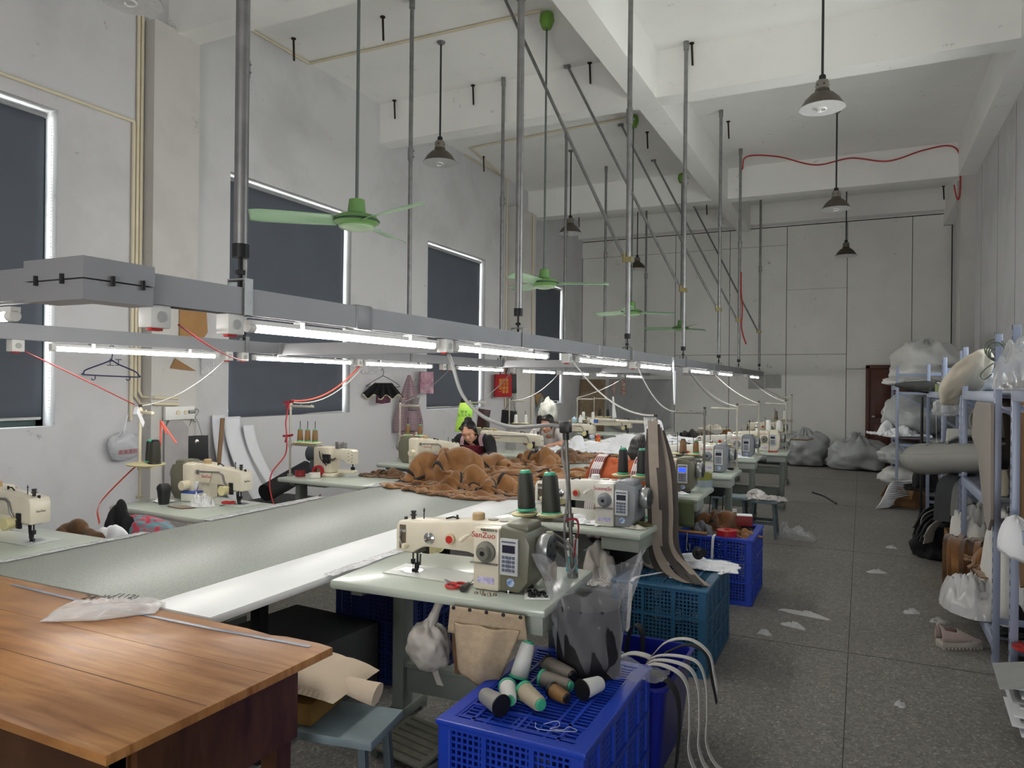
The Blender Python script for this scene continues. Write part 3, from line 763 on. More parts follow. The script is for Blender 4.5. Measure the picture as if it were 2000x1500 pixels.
# ------------------------------------------------------------------ sewing machines
CREAM = mat('machine_cream', (214, 206, 186), .35, var=.09, scale=9, coat=.2)
WHITM = mat('machine_white', (214, 211, 202), .35, var=.06, scale=9, coat=.2)
OLIVE = mat('motor_olive', (104, 103, 86), .4, var=.08)
GREYM = mat('motor_grey', (124, 127, 132), .4, var=.06)
KNOBG = mat('knob_grey_olive', (112, 112, 102), .45)
LETR = mat('lettering_red', (176, 30, 40), .5, var=.03)
LETK = mat('lettering_black', (30, 30, 34), .5, var=.03)
PANELM = mat('keypad_panel', (186, 188, 188), .45, var=.04)
SCREEN = mat('display_dark', (42, 44, 62), .2)
SCREENB = emit('display_blue', (30, 60, 255), 1.5)
KEYM = mat('keypad_key', (90, 98, 118), .5)
BRASS = mat('tan_cap', (176, 150, 108), .5)
PMAC = {}
def make_machine(label, loc, rz=0, style='olive', brand='SanZuo', blue=False, length=1.0, proto=None, back=False):
    if proto: return dup(proto, label, loc, rz)
    body = {'olive': CREAM, 'grey': WHITM, 'cream': CREAM}[style]; mot = {'olive': OLIVE, 'grey': GREYM, 'cream': CREAM}[style]
    t = thing('sewing_machine', label, 'sewing machine', loc, rz, 'sewing machines')
    L = .365*length
    poly = [(-.058, .105), (-.05, .095), (.03, .095), (.05, .11), (.085, .128), (L-.06, .128), (L-.025, .118), (L-.008, .09), (L, .0), (L+.125, .0), (L+.125, .262), (L-.02, .262), (.02, .235), (-.045, .228), (-.058, .205)]
    b = B(); b.prism(poly, -.054, .056, bev=.011)
    b.bb(L+.006, L+.125, -.125, .085, 0, .256, .012)
    b.bb(L-.03, L+.125, -.066, .066, .15, .262, .012)
    b.build('machine_body', body, t)
    b = B(); b.bb(-.1, L+.12, -.09, .09, .0, .0025); b.build('bed_plate', mat('bed_plate', (200, 203, 196), .3, var=.04), t)
    b = B(); b.lathe([(.045, .0026), (.045, .004), (.0, .004)], c=(0, 0, 0), n=20); b.bb(-.06, .0, -.03, .03, .0026, .0044); b.build('needle_plate', CHROME, t)
    # motor housing on the wheel side
    b = B(); m = L+.126
    b.prism([(m, .004), (m+.085, .004), (m+.125, .05), (m+.132, .2), (m+.11, .245), (m, .266)], -.118, .084, bev=.014)
    b.bb(m+.006, m+.11, -.08, .06, .235, .276, .016)
    b.build('motor_housing', mot, t)
    w = m+.13
    b = B(); b.lathe([(.02, 0), (.052, .002), (.06, .012), (.062, .04), (.058, .052), (.03, .056), (.0, .056)], c=(w, -.01, .172), n=32, rot=(0, PI/2, 0)); wh = b.build('hand_wheel', mat('wheel_silver', (160, 162, 162), .3, .5), t)
    b = B(); b.lathe([(.054, 0), (.05, .003), (0, .003)], c=(w+.055, -.01, .172), n=28, rot=(0, PI/2, 0))
    b.build('wheel_face', mat('wheel_face_dark', (58, 60, 62), .45), wh)
    b = B()
    for k in range(5):
        a = k*2*PI/5; b.cyl((w+.056, -.01+.034*math.cos(a), .172+.034*math.sin(a)), (w+.0595, -.01+.034*math.cos(a), .172+.034*math.sin(a)), .008, n=10)
    b.build('wheel_hole', BLACKPL, wh)
    # operator panel
    b = B(); b.bb(m+.006, m+.086, -.132, -.117, .075, .222, .004); pn = b.build('control_panel', PANELM, t)
    b = B(); b.bb(m+.018, m+.074, -.1335, -.131, .165, .196); b.build('display', SCREENB if blue else SCREEN, pn)
    b = B()
    for r in range(4):
        for c in range(4): b.box((m+.023+c*.015, -.133, .147-r*.017), (.011, .002, .012))
    for r in range(4): b.box((m+.0455, -.1326, .147-r*.017), (.05, .0012, .002))
    b.box((m+.0455, -.1326, .1215), (.002, .0012, .052))
    b.build('keypad', KEYM, pn)
    B().box((m+.046, -.133, .209), (.062, .002, .006)).build('indicator_row', KEYM, pn)
    # knobs, dials, levers on the operator's face
    b = B(); b.lathe([(.044, 0), (.042, .012), (.032, .018), (.03, .034), (.026, .038), (0, .038)], c=(L+.068, -.124, .158), n=24, rot=(PI/2, 0, 0)); b.build('stitch_dial', KNOBG if style != 'grey' else GREYM, t)
    B().lathe([(.01, 0), (.01, .003), (0, .003)], c=(L+.068, -.1615, .158), n=12, rot=(PI/2, 0, 0)).build('dial_mark', BLACKPL, t)
    rd = B().lathe([(.024, 0), (.023, .012), (.018, .015), (0, .015)], c=(.225, -.053, .176), n=12, rot=(PI/2, 0, 0)).build('foot_pressure_dial', mat('dial_cream', (196, 176, 140), .5), t)
    B().lathe([(.016, 0), (.016, .003), (0, .003)], c=(.225, -.068, .176), n=18, rot=(PI/2, 0, 0)).build('red_cap', REDPL, rd)
    B().lathe([(.026, 0), (.026, .006), (.014, .01), (.014, .024), (.006, .026), (0, .026)], c=(.118, -.053, .168), n=20, rot=(PI/2, 0, 0)).build('tension_dial', CHROME, t)
    B().lathe([(.012, 0), (.014, .02), (.008, .03), (0, .03)], c=(.0, -.053, .125), n=14, rot=(PI/2, 0, 0)).build('thread_guide_knob', CREAMPL, t)
    B().tube([(.33, -.07, .21), (.31, -.075, .20), (.285, -.078, .178)], [.006, .009, .011], 8).build('reverse_lever', body, t)
    b = B(); b.bb(L+.0, L+.122, -.137, -.124, .108, .114, .002); b.build('body_ledge', mat('ledge_grey', (120, 118, 110), .5), t)
    b = B(); b.bb(-.036, -.004, -.0575, -.053, .11, .215, .002); b.build('take_up_slot', mat('slot_brown', (92, 80, 62), .6), t)
    b = B(); b.tube([(-.02, -.06, .2), (-.03, -.064, .16), (-.016, -.062, .12)], .003, 6); b.box((-.018, -.06, .19), (.03, .004, .012)); b.build('take_up_lever', CHROME, t)
    # head: needle bar, presser foot, top posts
    b = B(); b.cyl((0, 0, .03), (0, 0, .1), .004, n=8); b.cyl((0, 0, .0), (0, 0, .03), .0012, n=6); b.cyl((.02, .004, .012), (.02, .004, .1), .005, n=8)
    b.box((0, 0, .045), (.014, .016, .02)); b.box((.012, 0, .008), (.03, .012, .006)); b.box((.02, .0, .028), (.014, .018, .03)); b.cyl((.036, 0, .03), (.036, .004, .08), .004, n=8)
    b.build('needle_assembly', DKMETAL, t)
    b = B(); b.bb(-.03, .05, -.03, .035, .088, .105, .006); b.build('head_base', mat('head_base_dark', (66, 62, 54), .5), t)
    b = B(); b.cyl((.0, 0, .225), (.0, 0, .262), .009, n=12); b.cyl((.0, 0, .25), (.0, 0, .254), .015, n=12); b.cyl((0, 0, .262), (0, 0, .27), .012, n=12); b.cyl((-.04, 0, .22), (-.04, 0, .24), .008, n=8); b.build('pressure_screw', BLACKPL, t)
    b = B(); b.cyl((.055, 0, .23), (.055, 0, .285), .0025, n=6); b.cyl((.055, 0, .272), (.055, 0, .276), .005, n=6); b.build('thread_pin', DKMETAL, t)
    b = B(); b.tube([(.17, 0, .25), (.21, -.01, .262), (.235, -.005, .258)], .004, 6); b.cyl((.225, 0, .245), (.225, 0, .27), .005, n=8); b.build('bobbin_winder', DKMETAL, t)
    B().lathe([(.027, .25), (.027, .285), (.022, .29), (0, .29)], c=(L-.035, 0, 0), n=18).build('oil_cap', BRASS if style == 'olive' else WHITEPL, t)
    b = B(); b.cyl((L+.03, .01, .262), (L+.03, .01, .267), .022, n=14); b.cyl((L+.085, .0, .262), (L+.085, .0, .266), .018, n=14); b.build('top_screw', mat('screw_grey', (150, 146, 134), .4, .3), t)
    text('brand_lettering', brand, .031, LETR, t, (L+.055, -.1262, .224), (PI/2, 0, 0), sx=1.15)
    if brand == 'SanZuo' and style == 'olive': text('brand_lettering', '电脑双同步车', .013, LETK, t, (L+.08, -.1262, .246), (PI/2, 0, 0))
    b = B(); b.bb(L+.03, L+.105, -.1262, -.1245, .03, .056); b.build('sticker', mat('sticker_lilac', (206, 200, 220), .6, rgb2=(150, 140, 190), scale=60), t)
    B().lathe([(.017, 0), (.017, .001), (0, .001)], c=(m+.05, -.1185, .045), n=20, rot=(PI/2, 0, 0)).build('round_sticker', mat('sticker_blue', (200, 210, 226), .5, rgb2=(80, 120, 180), scale=70), t)
    # back face: rating plate with lettering, cream knobs, thread pipe
    bl = B().prism([(L-.13, .135), (L+.05, .135), (L+.04, .22), (L-.15, .22)], .056, .0665, bev=.003).build('back_cover', body, t)
    text('brand_lettering', brand, .028, LETR, t, (L-.1, .0672, .178), (PI/2, 0, PI), sx=1.1)
    B().lathe([(.034, 0), (.034, .055), (.03, .06), (0, .06)], c=(L+.06, .084, .11), n=22, rot=(-PI/2, 0, 0)).build('side_knob', CREAMPL, t)
    b = B(); b.lathe([(.028, 0), (.028, .05), (.034, .052), (.034, .06), (0, .06)], c=(.06, .055, .10), n=20, rot=(-PI/2, 0, 0)); b.build('lift_knob', mat('knob_ivory', (210, 200, 150), .5), t)
    b = B(); b.tube([(L-.04, .07, .21), (.14, .064, .215), (.11, .064, .2), (.09, .066, .15), (.07, .06, .12)], .006, 8); b.box((L-.02, .07, .205), (.02, .02, .03)); b.build('oil_pipe', STEEL, t)
    b = B(); b.bb(.012, .05, .05, .064, .07, .15, .004); b.cyl((.03, .06, .1), (.03, .072, .1), .016, n=12); b.build('feed_mechanism', DKMETAL, t)
    text('brand_lettering', brand, .016, LETK, t, (-.0588, .0, .16), (PI/2, 0, -PI/2))
    return t
MA = make_machine('near cream sewing machine with olive motor and red lettering, in front of the big table', (-1.80, 2.74, .761), 0)
MB = make_machine('second sewing machine on the aisle side, whitish with grey motor and silver knob', (-1.80, 4.26, .761), R(-1), 'grey', 'SunneSt')
MC = make_machine('sewing machine with a lit blue display, half hidden by hanging strips', (-1.80, 5.85, .761), 0, 'olive', 'SunneSt', True)
make_machine('fourth sewing machine on the aisle side, two brown spools in front of it', (-1.785, 7.36, .761), 0, proto=MB)
make_machine('fifth sewing machine on the aisle side, empty spool pins in front', (-1.76, 9.04, .761), 0, proto=MB)
MD = make_machine('short cream sewing machine on the table reaching out into the aisle', (-1.50, 10.1, .761), 0, 'cream', 'SanZuo', length=.8)
make_machine('last sewing machine on the aisle side, below two white cones', (-1.70, 12.75, .761), 0, proto=MD)
make_machine('cream sewing machine cut off by the picture edge, lamp glowing at its needle', (-3.87, 2.33, .761), PI, proto=MA)
make_machine('cream sewing machine seen from behind, below the black hanging bag', (-3.82, 3.68, .761), R(178), proto=MA)
make_machine('cream sewing machine seen from behind, in front of the woman in black', (-3.80, 6.5, .761), PI, proto=MA)
ML = make_machine('long-arm cream sewing machine behind the brown cloth, grey hose over it', (-3.52, 8.05, .761), PI, 'olive', 'SanZuo', length=1.7)
make_machine('cream sewing machine loaded with bottles and a box, beside the woman in white', (-3.72, 10.5, .761), PI, proto=MA)
make_machine('cream sewing machine behind the peak of the white sheet', (-3.66, 12.3, .761), PI, proto=ML)
# cylinder-arm machine on the table under the crooked blind
t = thing('sewing_machine', 'cylinder-arm sewing machine with round dark motor, beside the red tape rolls', 'sewing machine', (-4.08, 5.2, .761), PI, 'sewing machines')
B().bb(.12, .38, -.08, .1, 0, .03, .006).bb(.17, .36, -.06, .08, .03, .26, .014).build('machine_body', CREAM, t)
B().prism([(-.05, .12), (.02, .12), (.05, .15), (.18, .16), (.18, .25), (-.03, .245), (-.05, .23)], -.045, .045, bev=.01).bb(-.05, .12, -.04, .04, .03, .065, .012).build('machine_arm', CREAM, t)
B().cyl((.34, .0, .19), (.46, .0, .19), .075, n=28).bb(.33, .42, -.05, .06, .03, .14, .01).build('motor', mat('motor_slate', (70, 74, 80), .45), t)
b = B()
for k in range(6): b.tube(spline([(.3-.03*k, .07, .24-.02*k), (.26-.03*k, .10, .16), (.2-.02*k, .09, .1+.015*k)], 5), .005, 6)
b.bb(.16, .24, .08, .1, .12, .2, .004); b.build('wiring', BLACKPL, t)
B().bb(.1, .14, -.03, .05, .25, .31, .005).cyl((.06, 0, .25), (.06, 0, .3), .01).build('valve_block', STEEL, t)
B().cyl((-.02, 0, 0.06), (-.02, 0, .13), .006).box((-.02, 0, .07), (.03, .02, .04)).build('needle_assembly', DKMETAL, t)
b = B()
for k in range(7): b.cyl((-.045+.012*(k % 2)*3, .046, .14+.015*k), (-.045+.012*(k % 2)*3, .05, .14+.015*k), .004, n=6)
b.build('screw', BLACKPL, t)

# ------------------------------------------------------------------ thread stands and spools
POLE = mat('stand_pole', (176, 172, 158), .4, .3, var=.2, scale=12)
POLED = mat('stand_pole_grey', (120, 118, 112), .4, .5, var=.25, scale=12)
DISH = mat('dish_cream', (206, 196, 150), .5)
GREENC = mat('spool_green', (64, 170, 132), .4)
SP = {}
def thread(name, rgb, rgb2=None, rough=.55):
    m, nt, b = nmat(name)
    tc = nt.nodes.new('ShaderNodeTexCoord'); wv = nt.nodes.new('ShaderNodeTexWave'); wv.bands_direction = 'Z'; wv.inputs['Scale'].default_value = 90; wv.inputs['Distortion'].default_value = 6; wv.inputs['Detail'].default_value = 2
    nt.links.new(tc.outputs['Object'], wv.inputs['Vector']); cr = nt.nodes.new('ShaderNodeValToRGB')
    cr.color_ramp.elements[0].color = lin(rgb2) if rgb2 else tuple(x*.7 for x in lin(rgb)[:3])+(1,); cr.color_ramp.elements[1].color = lin(rgb)
    nt.links.new(wv.outputs['Fac'], cr.inputs[0]); nt.links.new(cr.outputs[0], b.inputs['Base Color'])
    bp = nt.nodes.new('ShaderNodeBump'); bp.inputs['Strength'].default_value = .25; nt.links.new(wv.outputs['Fac'], bp.inputs['Height']); nt.links.new(bp.outputs['Normal'], b.inputs['Normal'])
    b.inputs['Roughness'].default_value = rough; MATS[name] = m; return m
TH = {'olive': thread('thread_olive', (44, 46, 36)), 'black': thread('thread_black', (26, 26, 28)), 'brown': thread('thread_brown', (128, 92, 60)), 'gold': thread('thread_gold', (150, 112, 58), (70, 46, 24)),
      'white': thread('thread_white', (228, 228, 224)), 'grey': thread('thread_grey', (128, 120, 110)), 'beige': thread('thread_beige', (176, 164, 140)), 'steel': thread('thread_steel', (150, 148, 144), rough=.4)}
def spool(kind, core, label, loc, rot=(0, 0, 0), h=.16, r=.036, group='thread spools'):
    k = (kind, core, h, r)
    if k in SP:
        o = dup(SP[k], label, loc); o.rotation_euler = rot; return o
    t = thing('thread_spool', label, 'spool', loc, 0, group); t.rotation_euler = rot
    s = .82
    B().lathe([(r*.5, .006), (r*.97, .008), (r, .016), (r*.98, h*.3), (r*s, h*.86), (r*s*.86, h*.93), (r*.4, h*.935)], n=26).build('thread_winding', TH[kind], t)
    cm = {'green': GREENC, 'black': BLACKPL, 'white': WHITEPL}[core]
    b = B(); b.lathe([(r*.3, 0), (r*1.12, 0), (r*1.14, .004), (r*1.02, .01), (r*.3, .01), (r*.28, h*.93), (r*.62, h*.93), (r*.6, h*.985), (r*.5, h), (r*.28, h), (r*.26, h*.99)], n=26); b.build('spool_core', cm, t)
    SP[k] = t; return t
def stand(label, loc, rz, h=.66, arm_z=.30, arm_len=.28, dishes=2, pole=POLE, dish=DISH, top_arm=True, pin=True):
    t = thing('thread_stand', label, 'thread stand', loc, rz, 'thread stands')
    b = B(); b.tube([(0, 0, 0), (0, 0, .02)], .024, 12); b.cyl((0, 0, 0), (0, 0, h), .0095, n=10); b.build('pole', pole, t)
    b = B(); b.cyl((0, 0, h), (0, 0, h+.016), .012, n=10); b.build('pole_cap', BLACKPL, t)
    if top_arm:
        b = B(); b.bb(-.26, .015, -.011, .011, h-.045, h-.025, .004); b.cyl((0, 0, h-.06), (0, 0, h-.01), .015, n=10)
        for k in range(2): b.cyl((-.12-.12*k, 0, h-.025), (-.12-.12*k, 0, h-.015), .004, n=6)
        b.build('guide_arm', pole, t)
    b = B(); b.bb(-arm_len, .015, -.012, .012, arm_z-.012, arm_z+.012, .004); b.cyl((0, 0, arm_z-.03), (0, 0, arm_z+.03), .016, n=10); b.build('spool_arm', pole, t)
    for k in range(dishes):
        x = -arm_len*(.38+.56*k/(max(1, dishes-1)) if dishes > 1 else .7)
        b = B(); b.lathe([(.0, arm_z+.012), (.055, arm_z+.014), (.062, arm_z+.024), (.05, arm_z+.028), (0, arm_z+.028)], c=(x, 0, 0), n=24); b.build('dish', dish, t)
        if pin: B().cyl((x, 0, arm_z+.012), (x, 0, arm_z+.21), .003, n=6).build('spool_pin', DKMETAL, t)
    return t
# ------------------------------------------------------------------ stands on the aisle side
A = 'on the aisle side'
DW = mat('dish_steel', (170, 170, 168), .35, .6)
s1 = stand('leaning thread stand on the near table, olive cones on two cream dishes', (-1.13, 2.98, .76), 0, .65, .25, .23, 2, POLED, DISH, False)
s1.rotation_euler = (R(1), R(-3.2), 0)
b = B(); b.box((0, 0, .655), (.05, .04, .05), bev=.008); b.cyl((0, 0, .6), (0, 0, .66), .015); b.build('top_clamp', BLACKPL, s1)
tag(B().tube(spline([(-1.16, 2.97, 1.38), (-1.19, 2.99, 1.30), (-1.15, 2.955, 1.15), (-1.16, 2.95, .98), (-1.15, 2.95, .86), (-1.12, 2.93, .80), (-1.10, 2.95, .84), (-1.13, 2.95, .9), (-1.19, 2.95, .94), (-1.27, 2.95, .975), (-1.29, 2.95, .96), (-1.2, 2.95, .915), (-1.14, 2.95, .885)], 6), .0055, 8).build('power_cord', CABLEG), 'grey cord coiled round the foot of the leaning thread stand', 'cord')
tag(B().ribbon(spline([(-1.16, 2.955, 1.012), (-1.10, 2.94, 1.02), (-1.09, 2.935, .97), (-1.10, 2.93, .93), (-1.105, 2.93, .86)], 5), .018, .002, (0, 1, .3)).build('red_ribbon', mat('ribbon_red', (140, 24, 40), .7)), 'dark red ribbon tied to the leaning thread stand', 'ribbon')
stand('thread stand on the second aisle-side table, hidden behind long hanging strips', (-1.185, 4.58, .76), 0, .64, .235, .24)
stand('thread stand at the blue-display machine, its white guide arm hung with a rag end', (-1.245, 6.5, .76), 0, .64, .215, .25, pole=POLED)
sB = stand('thread stand with empty pins at the fourth aisle-side table', (-1.135, 7.62, .76), 0, .65, .225, .28)
dup(sB, 'thread stand with empty pins at the fifth aisle-side table', (-1.13, 9.29, .76))
dup(sB, 'thread stand holding two white cones at the table reaching into the aisle', (-.905, 10.28, .76))
dup(sB, 'tall thread stand at the last aisle-side table, its two cones set high', (-1.05, 12.92, .81))
sL = stand('cream thread stand with one large oval dish, below the black hanging bag', (-4.63, 3.52, .76), PI-.35, .65, .235, .25, 0, CREAMPL)
b = B(); b.lathe([(0, .247), (.15, .25), (.155, .258), (0, .262)], n=30); ds = b.build('oval_dish', DISH, sL); ds.location = (-.13, 0, 0); ds.scale = (1, .8, 1)
stand('white thread stand with three gold spools in front of the crooked blind', (-4.60, 5.0, .76), PI, .66, .285, .30, 3)
sLb = stand('thread stand with two gold spools in front of the checked apron', (-4.58, 6.68, .76), PI, .63, .25, .28)
dup(sLb, 'thread stand carrying the bright green bag', (-4.60, 8.3, .76), PI)
dup(sLb, 'thread stand with two white cones beside the rear pilaster', (-4.66, 9.6, .76), PI)
dup(sLb, 'thread stand with bottles hung near it, beside the wooden sheet', (-4.05, 10.8, .78), PI)
dup(sLb, 'thread stand with two black spools in front of the wooden sheet', (-4.38, 12.55, .76), PI)
# spools on the stands
Z = .76
spool('olive', 'green', 'olive thread cone on the leaning stand, outer dish', (-1.352, 2.975, Z+.275), (0, R(-3), 0), .18, .04)
spool('olive', 'green', 'olive thread cone on the leaning stand, dish nearer the pole', (-1.232, 2.975, Z+.268), (0, R(-3), 0), .185, .042)
for x, w in ((-1.396, 'left of the two behind the orange shirt'), (-1.27, 'right of the two, beside the hanging strips')):
    spool('black', 'green', 'black thread cone on a dish, '+w, (x, 4.58, Z+.265), h=.17, r=.034)
spool('brown', 'black', 'brown thread cone in front of the fourth machine, the broader one', (-1.43, 6.5, Z+.243), h=.125, r=.032)
spool('gold', 'green', 'slim brown thread cone on a green foot before the fourth machine', (-1.315, 6.5, Z+.243), h=.12, r=.024)
for (x, y, z, w) in ((-1.123, 10.28, Z+.255, 'nearer the machine'), (-.995, 10.28, Z+.255, 'nearer the pole')):
    spool('white', 'white', 'white cone on the stand of the table reaching into the aisle, '+w, (x, y, z), h=.14, r=.034)
spool('grey', 'black', 'grey thread cone at the last aisle-side table', (-1.295, 12.92, Z+.305), h=.13, r=.03)
spool('white', 'white', 'white thread cone at the last aisle-side table, before the back wall', (-1.156, 12.92, Z+.305), h=.14, r=.034)
spool('olive', 'green', 'olive cone on the oval dish, on a green foot', (-4.555, 3.545, Z+.263), (R(3), R(4), 0), .16, .032)
spool('olive', 'black', 'olive cone on the oval dish, the fuller one by its rim', (-4.44, 3.49, Z+.263), (R(2), R(5), 0), .165, .04)
for k, x in enumerate((-4.486, -4.402, -4.318)):
    spool('gold', 'green', 'gold-brown thread spool on the white stand, %s from its pole' % ordn[k], (x, 5.0, Z+.313), h=.115, r=.026)
for x, w in ((-4.474, 'nearer the pole'), (-4.317, 'at the arm end')):
    spool('gold', 'green', 'gold-brown thread spool in front of the checked apron, '+w, (x, 6.68, Z+.278), h=.115, r=.026)
spool('olive', 'black', 'olive thread cone behind the head of the woman in black', (-4.34, 8.3, Z+.278), h=.15, r=.03)
for x, w in ((-4.554, 'nearer the pole'), (-4.397, 'at the arm end')):
    spool('white', 'white', 'white cone beside the rear pilaster, '+w, (x, 9.6, Z+.278), h=.12, r=.028)
for x, w in ((-3.944, 'nearer the pole'), (-3.787, 'at the arm end')):
    spool('white', 'white', 'white cone over the bottle-laden machine, '+w, (x, 10.8, Z+.298), h=.12, r=.028)
for x, w in ((-4.274, 'nearer the pole'), (-4.117, 'at the arm end')):
    spool('black', 'black', 'black spool before the wooden sheet, '+w, (x, 12.55, Z+.278), h=.13, r=.028)

# ------------------------------------------------------------------ the long work table
GREYTOP = mat('grey_green_laminate', (160, 165, 157), .40, var=.06, scale=90, rgb2=(142, 146, 140), detail=6)
WHTOP = mat('white_board', (228, 230, 230), .35, var=.04, scale=5)
EDGEM = mat('board_edge', (122, 122, 112), .6)
t = thing('work_table', 'long grey-green work table running down the hall under the light frame', 'table', (0, 0, 0))
B().bb(-3.545, -2.425, 1.87, 13.3, .722, .757, .003).build('tabletop', GREYTOP, t)
for y in (2.15, 4.6, 7.2, 9.8, 12.6):
    for x in (-3.2, -2.75): B().bb(x-.03, x+.03, y-.03, y+.03, 0, .68).build('leg', DKMETAL, t)
b = B(); b.bb(-3.22, -3.18, 2.1, 12.7, .66, .722); b.bb(-2.77, -2.73, 2.1, 12.7, .66, .722)
for y in (2.15, 4.6, 7.2, 9.8, 12.6): b.bb(-3.4, -2.5, y-.02, y+.02, .66, .722)
b.build('under_frame', DKMETAL, t)
t = thing('side_board', 'long white board along the aisle side of the grey work table', 'table', (0, 0, 0))
B().bb(-2.42, -2.085, 1.872, 12.6, .727, .758, .002).build('board', WHTOP, t)
for y in (2.3, 4.9, 7.6, 10.2, 12.2): B().bb(-2.30, -2.25, y-.025, y+.025, 0, .69).build('leg', DKMETAL, t)
B().bb(-2.3, -2.25, 1.95, 12.4, .69, .727).build('batten', DKMETAL, t)
FILM = film('clear_film')
TAPE = film('tape_film', (230, 230, 232), .55, .1, 40, 1.0)
def tape(x, y0, y1, w, z, lab, seed):
    b = B()
    b.sheet(lambda u, v: (x+(v-.5)*w*(1+.3*fbm(u*5, 0, seed))+.012*fbm(u*4, 2, seed), y0+(y1-y0)*u, z+.004*abs(fbm(u*40, v*4, seed))), 60, 4)
    tag(b.build('packing_tape', TAPE, solid=.0006), lab, 'tape')
tape(-3.555, 1.95, 2.75, .06, .7625, 'crinkled clear tape over the joint beside the cut-off machine', 1)
tape(-3.56, 3.15, 4.2, .09, .7625, 'crinkled clear tape over the joint beside the red scissors', 2)
tape(-3.57, 4.78, 5.15, .09, .7625, 'short crinkled tape on the joint, running under the brown cloth', 3)
tape(-2.075, 2.5, 3.1, .06, .7635, 'dirty tape along the white board beside the near machine', 4)

# ------------------------------------------------------------------ the wooden table in front
def woodmat(name, a, c, d):
    m, nt, b = nmat(name)
    tc = nt.nodes.new('ShaderNodeTexCoord'); mp = nt.nodes.new('ShaderNodeMapping'); mp.inputs['Scale'].default_value = (1.2, 14, 3)
    nt.links.new(tc.outputs['Object'], mp.inputs[0])
    n = nt.nodes.new('ShaderNodeTexNoise'); n.inputs['Scale'].default_value = 2.2; n.inputs['Detail'].default_value = 8; n.inputs['Roughness'].default_value = .62; n.inputs['Distortion'].default_value = .6
    n2 = nt.nodes.new('ShaderNodeTexNoise'); n2.inputs['Scale'].default_value = 1.7; n2.inputs['Detail'].default_value = 4
    nt.links.new(mp.outputs[0], n.inputs['Vector']); nt.links.new(tc.outputs['Object'], n2.inputs['Vector'])
    cr = nt.nodes.new('ShaderNodeValToRGB'); cr.color_ramp.elements[0].color = lin(a); cr.color_ramp.elements[0].position = .3
    cr.color_ramp.elements[1].color = lin(d); cr.color_ramp.elements[1].position = .75; e = cr.color_ramp.elements.new(.5); e.color = lin(c)
    nt.links.new(n.outputs['Fac'], cr.inputs[0])
    c2 = nt.nodes.new('ShaderNodeValToRGB'); c2.color_ramp.elements[0].position = .38; c2.color_ramp.elements[0].color = (.66, .6, .56, 1); c2.color_ramp.elements[1].position = .55
    nt.links.new(n2.outputs['Fac'], c2.inputs[0])
    mx = nt.nodes.new('ShaderNodeMix'); mx.data_type = 'RGBA'; mx.blend_type = 'MULTIPLY'; mx.inputs[0].default_value = 1
    nt.links.new(cr.outputs[0], mx.inputs[6]); nt.links.new(c2.outputs[0], mx.inputs[7]); nt.links.new(mx.outputs[2], b.inputs['Base Color'])
    r = nt.nodes.new('ShaderNodeMapRange'); r.inputs['To Min'].default_value = .22; r.inputs['To Max'].default_value = .45; nt.links.new(n.outputs['Fac'], r.inputs[0]); nt.links.new(r.outputs[0], b.inputs['Roughness'])
    bp = nt.nodes.new('ShaderNodeBump'); bp.inputs['Strength'].default_value = .08; nt.links.new(n.outputs['Fac'], bp.inputs['Height']); nt.links.new(bp.outputs['Normal'], b.inputs['Normal'])
    MATS[name] = m; return m
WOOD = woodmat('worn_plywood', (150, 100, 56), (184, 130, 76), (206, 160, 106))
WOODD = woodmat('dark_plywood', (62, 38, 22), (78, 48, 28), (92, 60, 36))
t = thing('wooden_table', 'worn brown plywood table filling the near corner of the picture', 'table', (-2.5, 1.46, 0))
b = B(); b.prism([(-1.05, -.385), (.985, -.385), (.995, .375), (.93, .385), (.80, .385), (.74, .372), (.62, .385), (-1.05, .395)], .735, .76, axis='z', bev=.002); b.build('tabletop', WOOD, t)
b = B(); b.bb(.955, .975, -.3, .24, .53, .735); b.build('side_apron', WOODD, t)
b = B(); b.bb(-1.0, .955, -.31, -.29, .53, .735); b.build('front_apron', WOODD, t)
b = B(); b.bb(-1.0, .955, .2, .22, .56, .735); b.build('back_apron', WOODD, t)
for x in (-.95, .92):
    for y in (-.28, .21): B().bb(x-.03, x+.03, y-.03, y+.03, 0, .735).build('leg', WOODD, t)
b = B(); b.ribbon([(-.62, .335, .7612), (.0, .315, .7612), (.55, .325, .7612), (.93, .345, .7612)], .016, .001, (0, 1, 0)); b.build('tape_strip', mat('blue_grey_tape', (128, 140, 160), .3, var=.3, scale=40), t)
b = B(); b.bb(-1.04, .98, -.106, -.103, .7595, .7604); b.bb(-1.04, .985, .124, .1255, .7595, .7603); b.build('veneer_joint', mat('joint_brown', (92, 54, 26), .6), t)
# clear bag with handwriting lying on the wood
def lying_bag(u, v):
    x = (u-.5)*.36; y = (v-.5)*.2*(1-.35*abs(u-.5)*2)
    e = (1-(2*u-1)**4)*(1-(2*v-1)**4)
    return (x+.02*fbm(u*3, v*3, 3), y+.04*(u-.5)+.015*fbm(u*3, v*4, 7), .004+.035*e*(1+.6*fbm(u*2.5, v*2.5, 5))+.012*e*(rid(u, v, 2, 3.5, 4)-.8))
t = thing('plastic_bag', 'clear plastic bag with handwriting, lying on the wooden table', 'plastic bag', (-2.45, 1.73, .762), R(35))
b = B(); b.sheet(lying_bag, 46, 28); b.sheet(lambda u, v: (lying_bag(u, v)[0], lying_bag(u, v)[1], .003), 12, 8); b.build('bag_film', film('bag_film', (236, 234, 232), .8, .1, 12, 1.0), t, solid=.0008)
for s, x, sz in (('24', -.04, .05), ('W', .02, .04), ('(112)', .085, .045)):
    text('handwriting', s, sz, LETK, t, (x-.02, .015, .052), (R(8), 0, R(-20)))

